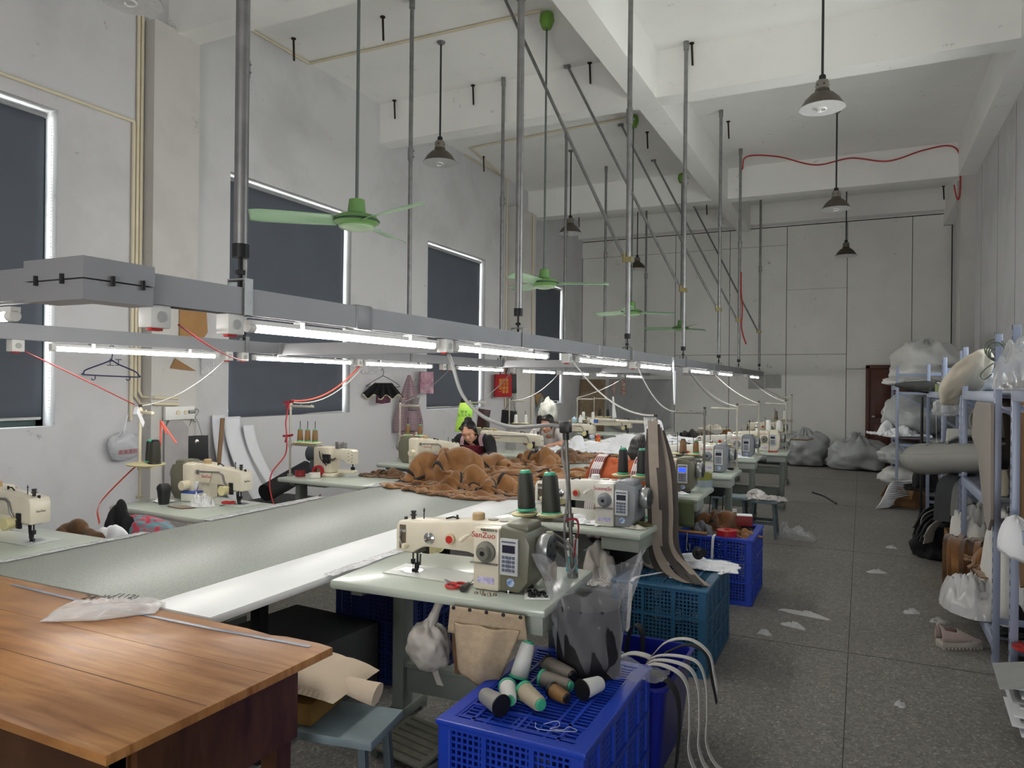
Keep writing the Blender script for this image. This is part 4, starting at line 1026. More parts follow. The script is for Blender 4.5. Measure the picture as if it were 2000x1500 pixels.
# ------------------------------------------------------------------ brown suede garments on the table
def suede(name, rgb, rgb2):
    m = mat(name, rgb, .95, var=.2, scale=7, rgb2=rgb2, bump=.25, bscale=45, sheen=.35, spec=.15); return m
SUEDE = suede('suede_brown', (150, 108, 68), (120, 82, 48)); SUEDED = suede('suede_reverse', (112, 84, 60), (86, 62, 44))
TRIM = mat('trim_black', (36, 34, 33), .8)
def garment(label, loc, rz, rx, ry, h, seed, m=None, trims=(), group='brown suede garments', name='suede_garment', cat='garment', lumpy=False, kind=None, th=None, **k):
    m = m or SUEDE
    if lumpy or m.name.endswith('film') or 'fluff' in m.name or 'batting' in m.name:
        o = lump(rx, ry, h, seed, 84, 26, **{q: v for q, v in k.items() if q in ('irr', 'amp', 'f', 'p', 'q', 'sq')}).build(name, m, ang=80)
    else:
        q = h/max(rx, ry); kd = kind or ('tall' if q > .62 else 'mid' if q > .22 else 'flat'); cnt = {'tall': 3, 'mid': 4, 'flat': 3, 'soft': 2}[kd]
        tr = [(('v', 26, .85, 0, 0), ('u', 20, .85, 0, 0), ('v', 14, .8, 0, 0))[(seed+i) % 3] for i in range(len(trims))]
        o = clothmesh('%s%d' % (kd, seed % cnt), name, m, None, tr, th or min(.007, .03*max(rx, ry)), TRIM, (rx, ry, h))
    at(o, loc, rz); return tag(o, label, cat, group)
TZt = .7585
garment('big rounded heap of brown suede cloth with black trim, biggest on the work table', (-3.17, 5.33, TZt), R(25), .44, .46, .31, 4, None, [1, 1])
garment('brown suede lump at the foot of the biggest heap', (-2.88, 5.02, TZt), R(60), .36, .24, .2, 9, None, [1])
garment('brown suede garment heaped in front of the woman in black', (-3.25, 6.3, TZt), R(80), .42, .34, .17, 14, None, [1, 1])
garment('brown suede garment with a dark stripe, behind the flat band', (-3.1, 7.0, TZt), R(10), .34, .3, .2, 21, None, [1])
garment('greyer brown suede end rolled beside the white sheet', (-2.92, 7.45, TZt), R(40), .26, .22, .15, 6, SUEDED, [])
garment('brown suede garment flung open, closest to the near machine', (-2.58, 4.96, TZt), R(70), .36, .30, .15, 33, None, [1, 1])
garment('small brown suede fold between the open garment and the thread cones', (-2.25, 5.05, TZt), R(20), .26, .2, .07, 34, SUEDED, [1])
garment('brown suede piece rising behind the open garment', (-2.66, 5.5, TZt), R(10), .38, .24, .13, 46, None, [1])
garment('long flat band of brown suede leading to the woman in orange', (-2.62, 6.15, TZt), R(14), .66, .26, .10, 51, None, [1])
garment('flat brown suede piece lying at the edge of the white sheet', (-2.98, 8.0, TZt), R(55), .40, .2, .08, 61, None, [1])
# white sheets
SHEET = mat('white_sheet', (236, 237, 240), .85, var=.03, scale=4, sheen=.1)
def sheetpile(label, loc, rz, rx, ry, h, seed, **k):
    return garment(label, loc, rz, rx, ry, h, seed, SHEET, [], 'white sheets on the work table', 'white_sheet', 'cloth', kind='soft', **k)
sheetpile('white sheet bunched in front of the woman in white', (-3.3, 8.72, TZt), R(10), .42, .42, .2, 71, amp=.8, q=.6)
sheetpile('white sheet spread in a ridge across the work table', (-2.85, 9.35, TZt), R(30), .7, .8, .2, 73, amp=.5, q=.8, sq=1.3, f=2.4)
sheetpile('white sheet hung up to a peak behind the woman in orange', (-2.85, 10.75, TZt), R(0), .62, .8, .34, 77, amp=.45, q=1.0, p=1.3, f=2.6)
b = B(); b.sheet(lambda u, v: (-2.5-.85*u+.03*fbm(u*3, v*3, 1), 8.25+1.6*v+.35*u+.04*fbm(u*4, v*3, 8), .762+.016*rid(u, v, 5, 2, 3)), 30, 30)
tag(b.build('paper_sheet', SHEET, solid=.002), 'flat white sheet with ruled lines beside the head of the woman in orange', 'paper')
# pile of dark and grey strips at the far end
garment('heap of charcoal straps on the far end of the work table', (-2.52, 11.75, TZt), 0, .22, .26, .16, 81, mat('strap_charcoal', (50, 48, 46), .85, var=.3, scale=14), [], 'cloth heap at the far table end', 'strap_heap', 'cloth', amp=1.4, q=.5, f=5)
garment('taupe folded cloth stack on the far end of the work table', (-2.2, 12.15, TZt), R(10), .34, .3, .13, 83, mat('taupe_cloth', (120, 108, 96), .9, var=.2, scale=10), [], 'cloth heap at the far table end', 'folded_cloth', 'cloth', amp=.8, q=.4, p=4, sq=1.8)
garment('cream loose cloth lying on top of the taupe stack', (-2.25, 12.4, TZt+.125), 0, .24, .2, .1, 85, mat('cream_cloth', (206, 200, 184), .9), [], 'cloth heap at the far table end', 'loose_cloth', 'cloth', amp=1.5, q=.7)
garment('golden brown cloth at the far table end beside a stand pole', (-2.02, 12.9, TZt), 0, .16, .2, .12, 87, mat('gold_cloth', (158, 112, 56), .9), [], 'cloth heap at the far table end', 'loose_cloth', 'cloth', amp=1.2)

# ------------------------------------------------------------------ odds and ends on the near table
t = thing('scissors', 'red-handled scissors lying on the near table', 'scissors', (-1.535, 2.63, .763), R(55))
for s in (-1, 1):
    b = B(); b.prism([(-.005*s, 0), (.012*s, .0), (.002*s, .075)], 0, .004, axis='z'); b.build('blade', CHROME, t)
    b = B(); b.tube([(.021*s+.022*math.cos(a), -.045+.032*math.sin(a), .006) for a in [2*PI*k/18 for k in range(19)]], .0055, 8, cap=False); b.tube([(.012*s, -.016, .006), (.0, .004, .005)], .005, 8); b.build('handle', REDPL, t)
dup(t, 'red scissors lying beside the plastic packet on the table with the cup', (-3.9, 3.62, .763), R(200))
B1 = B().prism([(-.008, 0), (.008, 0), (.009, .09), (0, .13), (-.009, .09)], 0, .004, axis='z').build('knife_blade', STEEL); tag(B1, 'steel snips beside the red scissors on the near table', 'snips'); at(B1, (-1.505, 2.58, .763), R(-28))
def screwdriver(label, loc, rz, proto=None):
    if proto: return dup(proto, label, loc, rz)
    t = thing('screwdriver', label, 'screwdriver', loc, rz)
    B().tube([(0, 0, .013), (0, .02, .013), (0, .075, .013)], [.0125, .014, .010], 12).build('handle', BLACKPL, t)
    B().cyl((0, .074, .013), (0, .15, .013), .003, n=8).build('shaft', CHROME, t)
    return t
sd = screwdriver('black screwdriver lying before the near sewing machine', (-1.44, 2.55, .761), R(10))
screwdriver('black screwdriver lying at the corner of the fourth table', (-1.15, 7.52, .761), R(80), sd)
b = B()
for k in range(5): b.cyl((-1.385+.02*k+.004*math.sin(k*3), 2.565+.012*math.sin(k*2), .761), (-1.385+.02*k, 2.565+.012*math.sin(k*2), .768+.004*(k % 2)), .008, n=8)
o = b.build('metal_fittings', mat('brass_grey', (132, 122, 104), .4, .6)); o['kind'] = 'stuff'; tag(o, 'few small metal fittings before the near machine', 'fittings')
t = B().lathe([(.014, 0), (.014, .003), (.006, .004), (.006, .01), (.014, .011), (.014, .014), (0, .014)], c=(-1.272, 2.63, .761), n=18).build('bobbin', CHROME); tag(t, 'single shiny bobbin on the near table edge', 'bobbin')
t = thing('bobbin_tray', 'white tray of dark bobbins at the corner of the near table', 'tray', (-1.16, 2.66, .761), R(25))
B().bb(-.05, .05, -.07, .07, 0, .006, .002).build('tray', WHITEPL, t)
b = B()
for k in range(14): b.lathe([(.009, 0), (.009, .008), (0, .008)], c=(-.03+.02*(k % 4)+.004*math.sin(k*5), -.05+.022*(k//4), .006+.003*(k % 3)), n=10, rot=(.4*math.sin(k), .4*math.cos(k*2), 0))
o = b.build('bobbins', BLACKPL, t); o['kind'] = 'stuff'
tag(at(B().box((0, 0, .01), (.035, .06, .018), bev=.004).build('tape_measure', BLACKPL), (-1.235, 2.73, .761), R(50)), 'small black case behind the bobbin tray', 'case')
t = thing('drink_bottle', 'waisted bottle of brownish tea with a cream cap on the near table', 'bottle', (-1.208, 2.90, .761))
B().lathe([(.0, 0), (.03, 0), (.033, .01), (.033, .06), (.028, .085), (.031, .11), (.03, .14), (.016, .168), (.013, .18), (.0, .181)], n=24).build('bottle_body', mat('tea_bottle', (142, 120, 84), .15, var=.25, scale=25, trans=.35), t)
B().lathe([(.017, .178), (.018, .182), (.018, .2), (.015, .205), (0, .205)], n=20).build('cap', CREAMPL, t)
t = thing('spray_bottle', 'white and teal bottle standing behind the leaning stand pole', 'bottle', (-1.165, 3.06, .761))
B().bb(-.024, .024, -.018, .018, 0, .07, .006).build('liquid_part', mat('teal_liquid', (96, 168, 172), .2), t)
B().bb(-.024, .024, -.018, .018, .07, .15, .006).cyl((0, 0, .15), (0, 0, .165), .012, n=12).build('bottle_body', mat('pale_bottle', (206, 214, 210), .3), t)
# canvas pocket pinned to the edge, bag hanging under the table
CANV = mat('canvas_beige', (178, 158, 132), .95, var=.14, scale=40, bump=.3, bscale=160)
t = thing('canvas_pocket', 'beige canvas tool pocket pinned along the edge of the near table', 'pocket', (-1.28, 2.462, .735), R(3))
def flap(u, v):
    x = (u-.5)*(.31+.02*v); z = -.105*v*(1-.12*u); return (x, -.006-.008*v*math.sin(u*5), z+.002)
B().sheet(flap, 18, 8).build('flap', CANV, t, solid=.004)
def pouch(u, v):
    x = -.135+.275*u*(1-.42*v)+.02*v; y = -.012-.05*math.sin(u*PI)*(.3+.7*math.sin(v*PI*.8))-.012*math.sin(u*PI*4)*(1-v*.5); return (x, y, -.055-.23*v*(.78+.22*u))
B().sheet(pouch, 24, 20).build('pouch', CANV, t, solid=.004)
B().sheet(lambda u, v: (pouch(u, v)[0], .004, pouch(u, v)[2]), 6, 6).build('back_panel', CANV, t, solid=.003)
for k in range(5): B().lathe([(.008, 0), (.006, .004), (0, .005)], c=(-.14+.07*k, -.008, -.004), n=12, rot=(PI/2, 0, 0)).build('stud', BLACKPL, t)
SATIN = mat('grey_satin', (186, 180, 172), .4, var=.06, scale=5)
t = thing('cloth_bag', 'round grey cloth bag hanging under the near table beside the canvas pocket', 'bag', (-1.60, 2.56, .42), 0)
b = sack(.095, .085, .2, 4, amp=.1, flat=.95, k=7); b.build('bag_body', SATIN, t)
B().tube([(.0, 0, .17), (.02, .02, .24), (.03, .05, .295)], [.03, .018, .02], 10).build('bag_neck', SATIN, t)
B().ribbon([(.02, 0, .04), (.03, .01, -.02), (.05, .01, -.06)], .03, .003, (1, 0, 0)).build('loose_end', SATIN, t)
tag(at(B().ribbon(spline([(-.0, 0, 0), (.01, .0, -.12), (-.0, .02, -.2), (.02, .01, -.3)], 5), .02, .003).build('leather_strip', SUEDED), (-1.49, 2.56, .72)), 'brown strip dangling between the round bag and the canvas pocket', 'strip')
# second table odds and ends
garment('white lace scraps heaped by the arm of the second machine', (-1.5, 4.17, .764), 0, .11, .06, .05, 91, SHEET, [], 'scraps', 'fabric_scrap', 'scraps', amp=2.5, f=7, irr=.4)
garment('pale rag at the front corner of the second table', (-1.2, 4.16, .764), 0, .07, .035, .022, 93, mat('rag_pale', (200, 196, 184), .9), [], 'scraps', 'fabric_scrap', 'scraps', amp=2.5, f=6, irr=.4)
garment('dark and olive scraps behind the second machine wheel', (-1.2, 4.3, .764), 0, .07, .06, .02, 95, mat('rag_olive', (110, 106, 60), .9), [], 'scraps', 'fabric_scrap', 'scraps', amp=2.5, f=6, irr=.4)
spool('white', 'green', 'cream thread cone standing behind the second machine wheel', (-1.23, 4.56, .762), h=.17, r=.042)
spool('olive', 'black', 'small olive reel standing beside the second machine wheel', (-1.225, 4.42, .762), h=.1, r=.022)
# third table
t = thing('parts_box', 'green and grey octagonal parts box behind the blue-display machine', 'box', (-1.19, 6.2, .761), R(22))
B().lathe([(0, 0), (.075, 0), (.075, .055), (0, .055)], n=8).build('lower_box', mat('box_grey', (140, 150, 160), .4), t, flat=True)
B().lathe([(.07, .055), (.07, .11), (.066, .11), (.066, .06), (0, .06)], n=8).build('upper_box', mat('box_olive', (146, 146, 70), .3, trans=.2), t, flat=True)
tag(at(B().lathe([(.03, 0), (.03, .012), (.014, .02), (.008, .14), (.012, .15), (0, .152)], n=20).build('plastic_cone', GREENC), (-1.265, 5.93, .762)), 'empty green plastic cone behind the blue-display machine', 'cone')
t = dup(sd, 'black-handled pliers on the front edge of the third table', (-1.2, 5.7, .761), R(60)); t['category'] = 'tool'
garment('white and dark scraps at the front of the third table', (-1.28, 5.66, .763), 0, .08, .03, .02, 97, SHEET, [], 'scraps', 'fabric_scrap', 'scraps', amp=2.5, f=6, irr=.4)
garment('white lace scraps on the corner of the fifth table', (-1.28, 8.9, .763), 0, .13, .09, .04, 99, SHEET, [], 'scraps', 'fabric_scrap', 'scraps', amp=2.5, f=7, irr=.4)
tag(at(B().box((0, 0, .006), (.12, .03, .012), bev=.003).build('ruler', REDPL), (-1.02, 9.86, .762), R(4)), 'flat red tool on the table reaching into the aisle', 'tool')
tag(B().prism([(-1.05, .74), (-.78, .74), (-.70, .765), (-.69, .785), (-.78, .76), (-1.05, .76)], 12.56, 12.66, bev=.004).build('curved_board', mat('arm_brown', (108, 78, 54), .6)), 'brown upturned board sticking out from the last aisle-side table', 'board')

# ------------------------------------------------------------------ on the window-side tables
t = thing('cup', 'black lidded cup on the table below the hanging bag', 'cup', (-4.28, 3.44, .762))
B().lathe([(0, 0), (.034, 0), (.044, .095), (.0, .095)], n=26).build('cup_body', BLACKPL, t)
B().lathe([(.046, .095), (.047, .105), (.044, .12), (.03, .135), (0, .137)], n=26).build('lid', mat('lid_black', (28, 28, 30), .5), t)
t = thing('tissue_box', 'small white and blue tissue box beside the black cup', 'tissue box', (-4.22, 3.62, .762), R(10))
B().bb(-.06, .06, -.04, .04, 0, .055, .003).build('carton', mat('carton_white', (214, 214, 204), .7), t)
B().bb(-.061, .061, -.041, .041, .055, .07, .003).build('carton_top', mat('carton_blue', (60, 90, 170), .6), t)
B().sheet(lambda u, v: ((u-.5)*.07+.03*v, .02*math.sin(u*6)*v, .07+.07*v), 8, 6).build('tissue', SHEET, t, solid=.001)
garment('clear packet of white cloth beside the red scissors', (-3.99, 3.5, .763), 0, .1, .07, .045, 101, film('packet_film', (238, 238, 238), .35, .1, 20), [], 'packets', 'plastic_packet', 'packet', amp=2, f=6)
garment('white rag beside the black cup', (-4.36, 3.5, .763), 0, .07, .05, .025, 103, SHEET, [], 'scraps', 'fabric_scrap', 'scraps', amp=2, f=6)
tag(at(B().prism([(-.1, -.03), (.05, -.05), (.11, .02), (-.02, .04)], 0, .004, axis='z').build('suede_swatch', SUEDED), (-4.06, 3.4, .763)), 'flat brown suede swatch at the table front below the hanging bag', 'swatch')
def tape_roll(label, loc, r, h, m, rot=None, inner=.6):
    o = B().lathe([(r*inner, 0), (r, .001), (r, h-.001), (r*inner, h)], n=30, close=True).build('tape_roll', m); tag(o, label, 'tape roll', 'tape rolls'); at(o, loc, 0, rot); return o
TAPER = mat('tape_red', (170, 30, 34), .35); TAPEW = mat('tape_white', (212, 208, 198), .5)
tape_roll('small dark red tape roll beside the cylinder-arm machine, green-topped', (-4.5, 5.02, .762), .045, .05, mat('tape_maroon', (130, 26, 32), .4))
tape_roll('large red tape roll leaning against the cylinder-arm machine', (-4.37, 5.13, .81), .05, .06, TAPER, (PI/2, 0, .3))
tape_roll('white tape roll in front of the large red roll', (-4.32, 5.0, .762), .05, .045, TAPEW)
garment('dark brown cloth on the table beside the cylinder-arm machine', (-3.85, 5.38, .763), R(10), .24, .1, .08, 105, SUEDED, [((-.15, 0), (.15, 0), .03)], amp=1.3)
# bottles etc. on the far window-side machines
for (x, y, z, lab, m, r, h) in ((-3.86, 10.44, 1.025, 'white pump bottle standing on the bottle-laden machine', WHITEPL, .03, .12), (-3.98, 10.5, 1.025, 'pale blue bottle standing on the bottle-laden machine', mat('pale_blue', (170, 200, 214), .3), .045, .09)):
    t = B().lathe([(0, 0), (r, 0), (r, h*.65), (r*.5, h*.8), (r*.35, h), (0, h)], n=16).build('bottle', m); tag(t, lab, 'bottle'); at(t, (x, y, z))
t = thing('carton', 'blue and white carton standing on the bottle-laden machine', 'carton', (-3.64, 10.45, 1.03)); B().bb(-.06, .0, -.03, .03, 0, .05).build('white_part', WHITEPL, t); B().bb(0, .05, -.03, .03, 0, .05).build('blue_part', mat('carton_blue2', (50, 90, 170), .5), t)
for (x, y, lab, a, c) in ((-3.5, 9.95, 'dark blue carton standing beside the white sheet', (24, 34, 66), (190, 196, 206)), (-3.43, 10.0, 'yellow tin standing beside the white sheet', (216, 150, 40), (200, 60, 40))):
    t = thing('tin', lab, 'tin', (x, y, .77)); B().lathe([(0, 0), (.035, 0), (.037, .08), (0, .08)], n=18).build('tin_body', mat(lab[:10], a, .4, rgb2=c, scale=30), t); B().lathe([(.037, .08), (.037, .11), (.02, .12), (0, .12)], n=18).build('tin_top', mat(lab[:9]+'t', c, .4), t)
    t.location.z = .762
# ------------------------------------------------------------------ plastic crates
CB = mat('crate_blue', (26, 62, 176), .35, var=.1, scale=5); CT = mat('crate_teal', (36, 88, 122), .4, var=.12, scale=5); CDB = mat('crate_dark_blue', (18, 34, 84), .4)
def crate(label, loc, w, d, h, m, lid=True, tiers=3, rz=0):
    t = thing('plastic_crate', label, 'crate', loc, rz, 'lattice crates')
    b = B()
    def wall(ax, pos, a0, a1):
        n = int((a1-a0)/.021)
        for i in range(n+1):
            a = a0+(a1-a0)*i/n
            if ax == 'y': b.bb(a-.004, a+.004, pos-.004, pos+.004, .03, h-.02)
            else: b.bb(pos-.004, pos+.004, a-.004, a+.004, .03, h-.02)
        k = int((h-.05)/.021)
        for i in range(k+1):
            z = .03+(h-.05)*i/k
            if ax == 'y': b.bb(a0, a1, pos-.0035, pos+.0035, z-.004, z+.004)
            else: b.bb(pos-.0035, pos+.0035, a0, a1, z-.004, z+.004)
    wall('y', -d/2+.006, -w/2, w/2); wall('y', d/2-.006, -w/2, w/2); wall('x', -w/2+.006, -d/2, d/2); wall('x', w/2-.006, -d/2, d/2)
    b.build('lattice_walls', m, t, flat=True)
    b = B()
    for sx in (-1, 1):
        for sy in (-1, 1): b.box((sx*(w/2-.02), sy*(d/2-.02), h/2), (.05, .05, h-.01), bev=.008)
    for sy in (-1, 1):
        for k in range(1, 3): b.box((-w/2+w*k/3, sy*(d/2-.002), h/2), (.018, .016, h-.02))
        for k in range(tiers+1): b.box((0, sy*(d/2-.001), .015+(h-.03)*k/tiers), (w-.02, .018, .014 if k else .03))
    for sx in (-1, 1):
        for k in range(1, 5): b.box((sx*(w/2-.002), -d/2+d*k/5, h/2), (.016, .02, h-.02))
        for k in range(tiers+1): b.box((sx*(w/2-.001), 0, .015+(h-.03)*k/tiers), (.018, d-.02, .014 if k else .03))
    b.bb(-w/2+.01, w/2-.01, -d/2+.01, d/2-.01, .01, .02)
    b.build('crate_ribs', m, t, flat=True)
    b = B(); e = .012
    for sy in (-1, 1): b.box((0, sy*(d/2-.014), h-.004), (w+2*e, .05, .02), bev=.006)
    for sx in (-1, 1): b.box((sx*(w/2-.0145), 0, h-.0048), (.051, d+2*e-.003, .0205), bev=.006)
    if lid:
        n = int(d/.026)
        for i in range(n): b.box((0, -d/2+.05+(d-.1)*i/(n-1), h-.006), (w-.04, .0075, .01))
        for i in range(5): b.box((-w/2+.04+(w-.08)*i/4, 0, h-.004), (.011, d-.04, .012))
        for sy in (-1, 1):
            for j in range(10): b.box((-w/2+.05+(w-.1)*j/9, sy*(d/2-.09), h-.006), (.008, .13, .008))
            for j in (0, 1): b.box((0, sy*(d/2-.055-.1*j), h-.003), (w-.04, .012, .012))
        for sx in (-1, 1): b.box((sx*(w/2-.1), 0, h-.003), (.012, d-.05, .012))
    b.build('lid' if lid else 'rim', m, t, flat=True)
    return t
crate('bright blue lattice crate with thread spools and a black roll on its lid', (-1.003, 2.46, 0), .505, .76, .482, CB)
crate('teal lattice crate with long straps draped over its top', (-1.02, 4.42, 0), .53, .76, .478, CT)
crate('blue lattice crate heaped with brown leather scraps and a red tape roll', (-.985, 5.84, 0), .545, .64, .48, CB, False)
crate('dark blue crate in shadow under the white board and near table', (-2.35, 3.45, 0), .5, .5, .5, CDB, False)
tag(at(B().bb(-.3, .3, -.25, .25, 0, .33, .004).build('storage_box', mat('dark_grey_card', (70, 70, 70), .8)), (-2.62, 2.95, 0), R(-4)), 'dark grey box under the white board beside the dark blue crate', 'box')

# on the near crate: spools, black roll in a clear bag
K = .486
def lie(kind, core, lab, x, y, yawd, h, r, z=0):
    spool(kind, core, lab, (x, y, K+r*1.02+z), (R(90), 0, R(yawd)), h, r, 'loose thread spools on the blue crate')
lie('steel', 'black', 'shiny dark grey spool lying at the front of the loose spools', -1.08, 2.19, 62+180, .115, .033)
lie('white', 'black', 'white spool with black ends lying apart at the edge by the black roll', -.885, 2.43, 155, .105, .033)
lie('white', 'green', 'white spool with a wide green foot lying behind the shiny grey one', -1.135, 2.345, 30, .125, .03)
lie('beige', 'green', 'beige spool with green ends lying in the middle of the loose spools', -1.065, 2.335, 52, .13, .032)
lie('grey', 'green', 'grey-brown spool with a green end pointing at the viewer', -1.055, 2.47, 80, .13, .03)
lie('grey', 'black', 'dark taupe spool lying at the back of the loose spools', -1.085, 2.585, 66, .15, .034)
lie('gold', 'black', 'small dark gold spool half hidden between the beige and the white ones', -.985, 2.40, 60, .09, .026)
spool('white', 'green', 'white cone leaning upright against the other spools', (-1.15, 2.47, K+.012), (R(-20), R(9), 0), .14, .034, 'loose thread spools on the blue crate')
tag(B().tube(spline([(-.93, 2.2, K), (-.9, 2.24, K), (-.88, 2.21, K), (-.9, 2.18, K), (-.86, 2.19, K), (-.85, 2.22, K), (-.82, 2.2, K), (-.93, 2.16, K), (-.96, 2.2, K)], 6), .0008, 5).build('loose_thread', SHEET), 'curled white thread end on the lid of the bright blue crate', 'thread')
t = thing('fabric_roll', 'black fabric roll standing in a clear bag on the bright blue crate', 'fabric roll', (-.955, 2.70, K))
BLK = mat('black_felt', (20, 20, 24), .75, var=.2, scale=12)
B().lathe([(0, 0), (.122, 0), (.126, .06), (.124, .26), (.11, .268), (.0, .262)], n=40).build('roll', BLK, t)
tag(t, t['label'], t['category'])
t2 = thing('clear_bag', 'clear plastic bag pulled open round the black roll, its corners standing up', 'plastic bag', (-.955, 2.70, K))
def cb(u, v):
    a = u*2*PI; top = .40+.07*math.cos(2*(a-.35))+.025*math.sin(5*a)
    z = v*top; r = .129+.012*math.sin(a*9+z*20)*min(1, v*3)+.02*rid(math.cos(a), math.sin(a), z*3, 1.6, 3)*min(1, v*2)-.012
    if z > .25: r += (z-.25)*(.12+.25*math.cos(2*(a-.35)))
    return (r*math.cos(a), r*math.sin(a), z+.001)
B().sheet(cb, 72, 26).build('bag_film', film('bag_film_clear', (205, 205, 210), .93, .1, 8, .9), t2, solid=.0006)
def tail(u, v):
    return (.1+.2*u, -.08+.16*v*(1-.2*u)+.05*u, .004+.09*(1-u)**2*math.sin(v*PI)+.016*rid(u, v, 3, 3, 3)*(1-.4*u))
B().sheet(tail, 26, 16).build('bag_tail', MATS['bag_film_clear'], t2, solid=.0006)

# blue tote with straps hanging out
t = thing('plastic_tote', 'deep blue solid tote between the two lattice crates, straps hanging over its rim', 'tote', (-.9, 3.17, 0))
CBL = mat('tote_blue', (20, 32, 138), .35)
def rrect(w, d, r, n=6):
    o = []
    for cx, cy, a0 in ((w/2-r, d/2-r, 0), (-w/2+r, d/2-r, 90), (-w/2+r, -d/2+r, 180), (w/2-r, -d/2+r, 270)):
        for k in range(n+1):
            a = R(a0+90*k/n); o.append((cx+r*math.cos(a), cy+r*math.sin(a)))
    return o
b = B(); rings = []
for (z, w, d) in ((0, .33, .5), (.36, .40, .58), (.372, .42, .60), (.38, .42, .60), (.38, .385, .565), (.36, .38, .56), (.02, .31, .48)):
    rings.append([b.bm.verts.new((x, y, z)) for x, y in rrect(w, d, .06)])
for p, q in zip(rings, rings[1:]):
    for j in range(len(p)): b.bm.faces.new((p[j], p[(j+1) % len(p)], q[(j+1) % len(p)], q[j]))
b.bm.faces.new(rings[0][::-1]); b.bm.faces.new(rings[-1]); b.build('tote_body', CBL, t, flat=False)
b = B()
for x in (-.03, .03, .06): b.bb(x, x+.02, -.303, -.298, .28, .31)
b.build('rim_slots', mat('slot_dark', (10, 12, 60), .6), t)
STW = mat('elastic_white', (198, 196, 190), .85, var=.05, scale=30); STB = mat('elastic_black', (24, 24, 26), .8, var=.15, scale=30)
def strap(label, pts, w, m, wd=(0, 1, 0), group='straps spilling from the blue tote', th=.004, cat='strap', name='elastic_strap'):
    return tag(B().ribbon(spline(pts, 7), w, th, wd).build(name, m), label, cat, group)
S_ = [('broad white strap falling furthest from the tote and curling on the floor', -.66, 3.06, .035, STW, 0),
      ('second white strap from the tote, ending on the floor behind the broad one', -.63, 3.11, .032, STW, .03),
      ('narrow white strap from the tote, bending outward at the floor', -.61, 3.17, .028, STW, .06)]
for lab, x, y, w, m, o in S_:
    strap(lab, [(-.88, y, .33), (-.80, y, .41), (x-.03, y-.01, .405+o*.3), (x+.02, y-.01, .34), (x+.03, y-.02, .2), (x+.03, y-.03, .09), (x+.07, y-.05, .02), (x+.15, y-.10, .006)], w, m)
strap('black strap draped over the side of the tote beside the broad white one', [(-.85, 2.96, .35), (-.78, 2.95, .42), (-.69, 2.95, .39), (-.655, 2.95, .3), (-.66, 2.95, .12), (-.67, 2.95, .03)], .055, STB)
strap('white strap arching highest out of the tote with a black end', [(-.86, 3.22, .36), (-.78, 3.25, .45), (-.68, 3.27, .47), (-.60, 3.28, .42), (-.575, 3.28, .33), (-.56, 3.28, .26)], .03, STW)
strap('black strap hanging behind the arching white one', [(-.8, 3.30, .38), (-.7, 3.31, .43), (-.62, 3.32, .4), (-.59, 3.32, .28), (-.57, 3.32, .19)], .03, STB)
strap('wide black band doubled into a loop at the back of the tote', [(-1.0, 3.36, .33), (-.985, 3.37, .43), (-.955, 3.37, .465), (-.925, 3.37, .43), (-.92, 3.36, .32)], .05, STB, (0.1, 1, 0))
strap('short white strap lying inside the tote rim', [(-1.0, 3.15, .36), (-.93, 3.18, .395), (-.86, 3.2, .39), (-.82, 3.22, .36)], .05, STW)

# long straps hanging on the second stand down to the teal crate
TAU = mat('strap_taupe', (150, 138, 126), .9, var=.1, scale=20); TAUD = mat('strap_dark_taupe', (74, 68, 64), .9, var=.15, scale=20)
HX = [(-.055, -.02, TAUD, .055, 0), (-.02, -.04, TAU, .06, .02), (.02, -.03, TAUD, .055, .05), (.05, -.01, TAU, .045, .08), (.075, .01, TAUD, .05, .03)]
for k, (dx, dy, m, w, e) in enumerate(HX):
    tz = 1.33 if k == 0 else 1.40-.02*k
    x0 = -1.165+dx*.4; y0 = 4.50+dy
    pts = [(x0, y0, tz), (-1.12+dx, 4.42+dy, 1.1), (-1.09+dx, 4.38+dy, .85), (-1.075+dx, 4.35+dy, .64), (-1.04+dx+e, 4.31+dy, .53), (-.96+dx+e, 4.26+dy-.02*k, .492+.003*k), (-.87+dx*.5+e, 4.20+dy-.03*k, .488+.003*k)]
    strap('long %s strap from the second stand to the teal crate, %s from the pole' % ('taupe' if m == TAU else 'dark', ordn[k]), pts, w, m, (1, .25, 0), 'long straps on the second stand')
strap('grey-brown strap end curling down behind the teal crate lid', [(-1.15, 4.55, .70), (-1.2, 4.5, .62), (-1.215, 4.47, .54), (-1.19, 4.42, .50), (-1.13, 4.38, .488)], .06, TAU, (.5, 1, 0), 'long straps on the second stand')
strap('white elastic tape looped over the front edge of the teal crate', [(-.98, 4.2, .487), (-1.03, 4.26, .5), (-1.1, 4.2, .495), (-1.16, 4.08, .497), (-1.175, 4.03, .47), (-1.18, 4.025, .36), (-1.19, 4.022, .2)], .022, SHEET, (1, .3, 0), 'white tapes')
strap('white tape hanging down the front of the blue crate with leather scraps', [(-.98, 5.6, .486), (-.98, 5.53, .49), (-.985, 5.505, .46), (-.99, 5.5, .3), (-.99, 5.5, .2)], .018, SHEET, (1, 0, 0), 'white tapes')
garment('white cloth lying on the teal crate beside the straps', (-.88, 4.6, .487), R(-10), .2, .13, .06, 111, SHEET, [], 'cloths', 'white_cloth', 'cloth', amp=1.4, f=3)
tag(at(B().lathe([(.035, 0), (.04, .006), (.02, .01), (.018, .07), (.024, .075), (0, .075)], n=20).build('black_spool', BLACKPL), (-.90, 4.52, .575), 0, (R(75), 0, R(40))), 'empty black spool lying on the white cloth on the teal crate', 'spool')
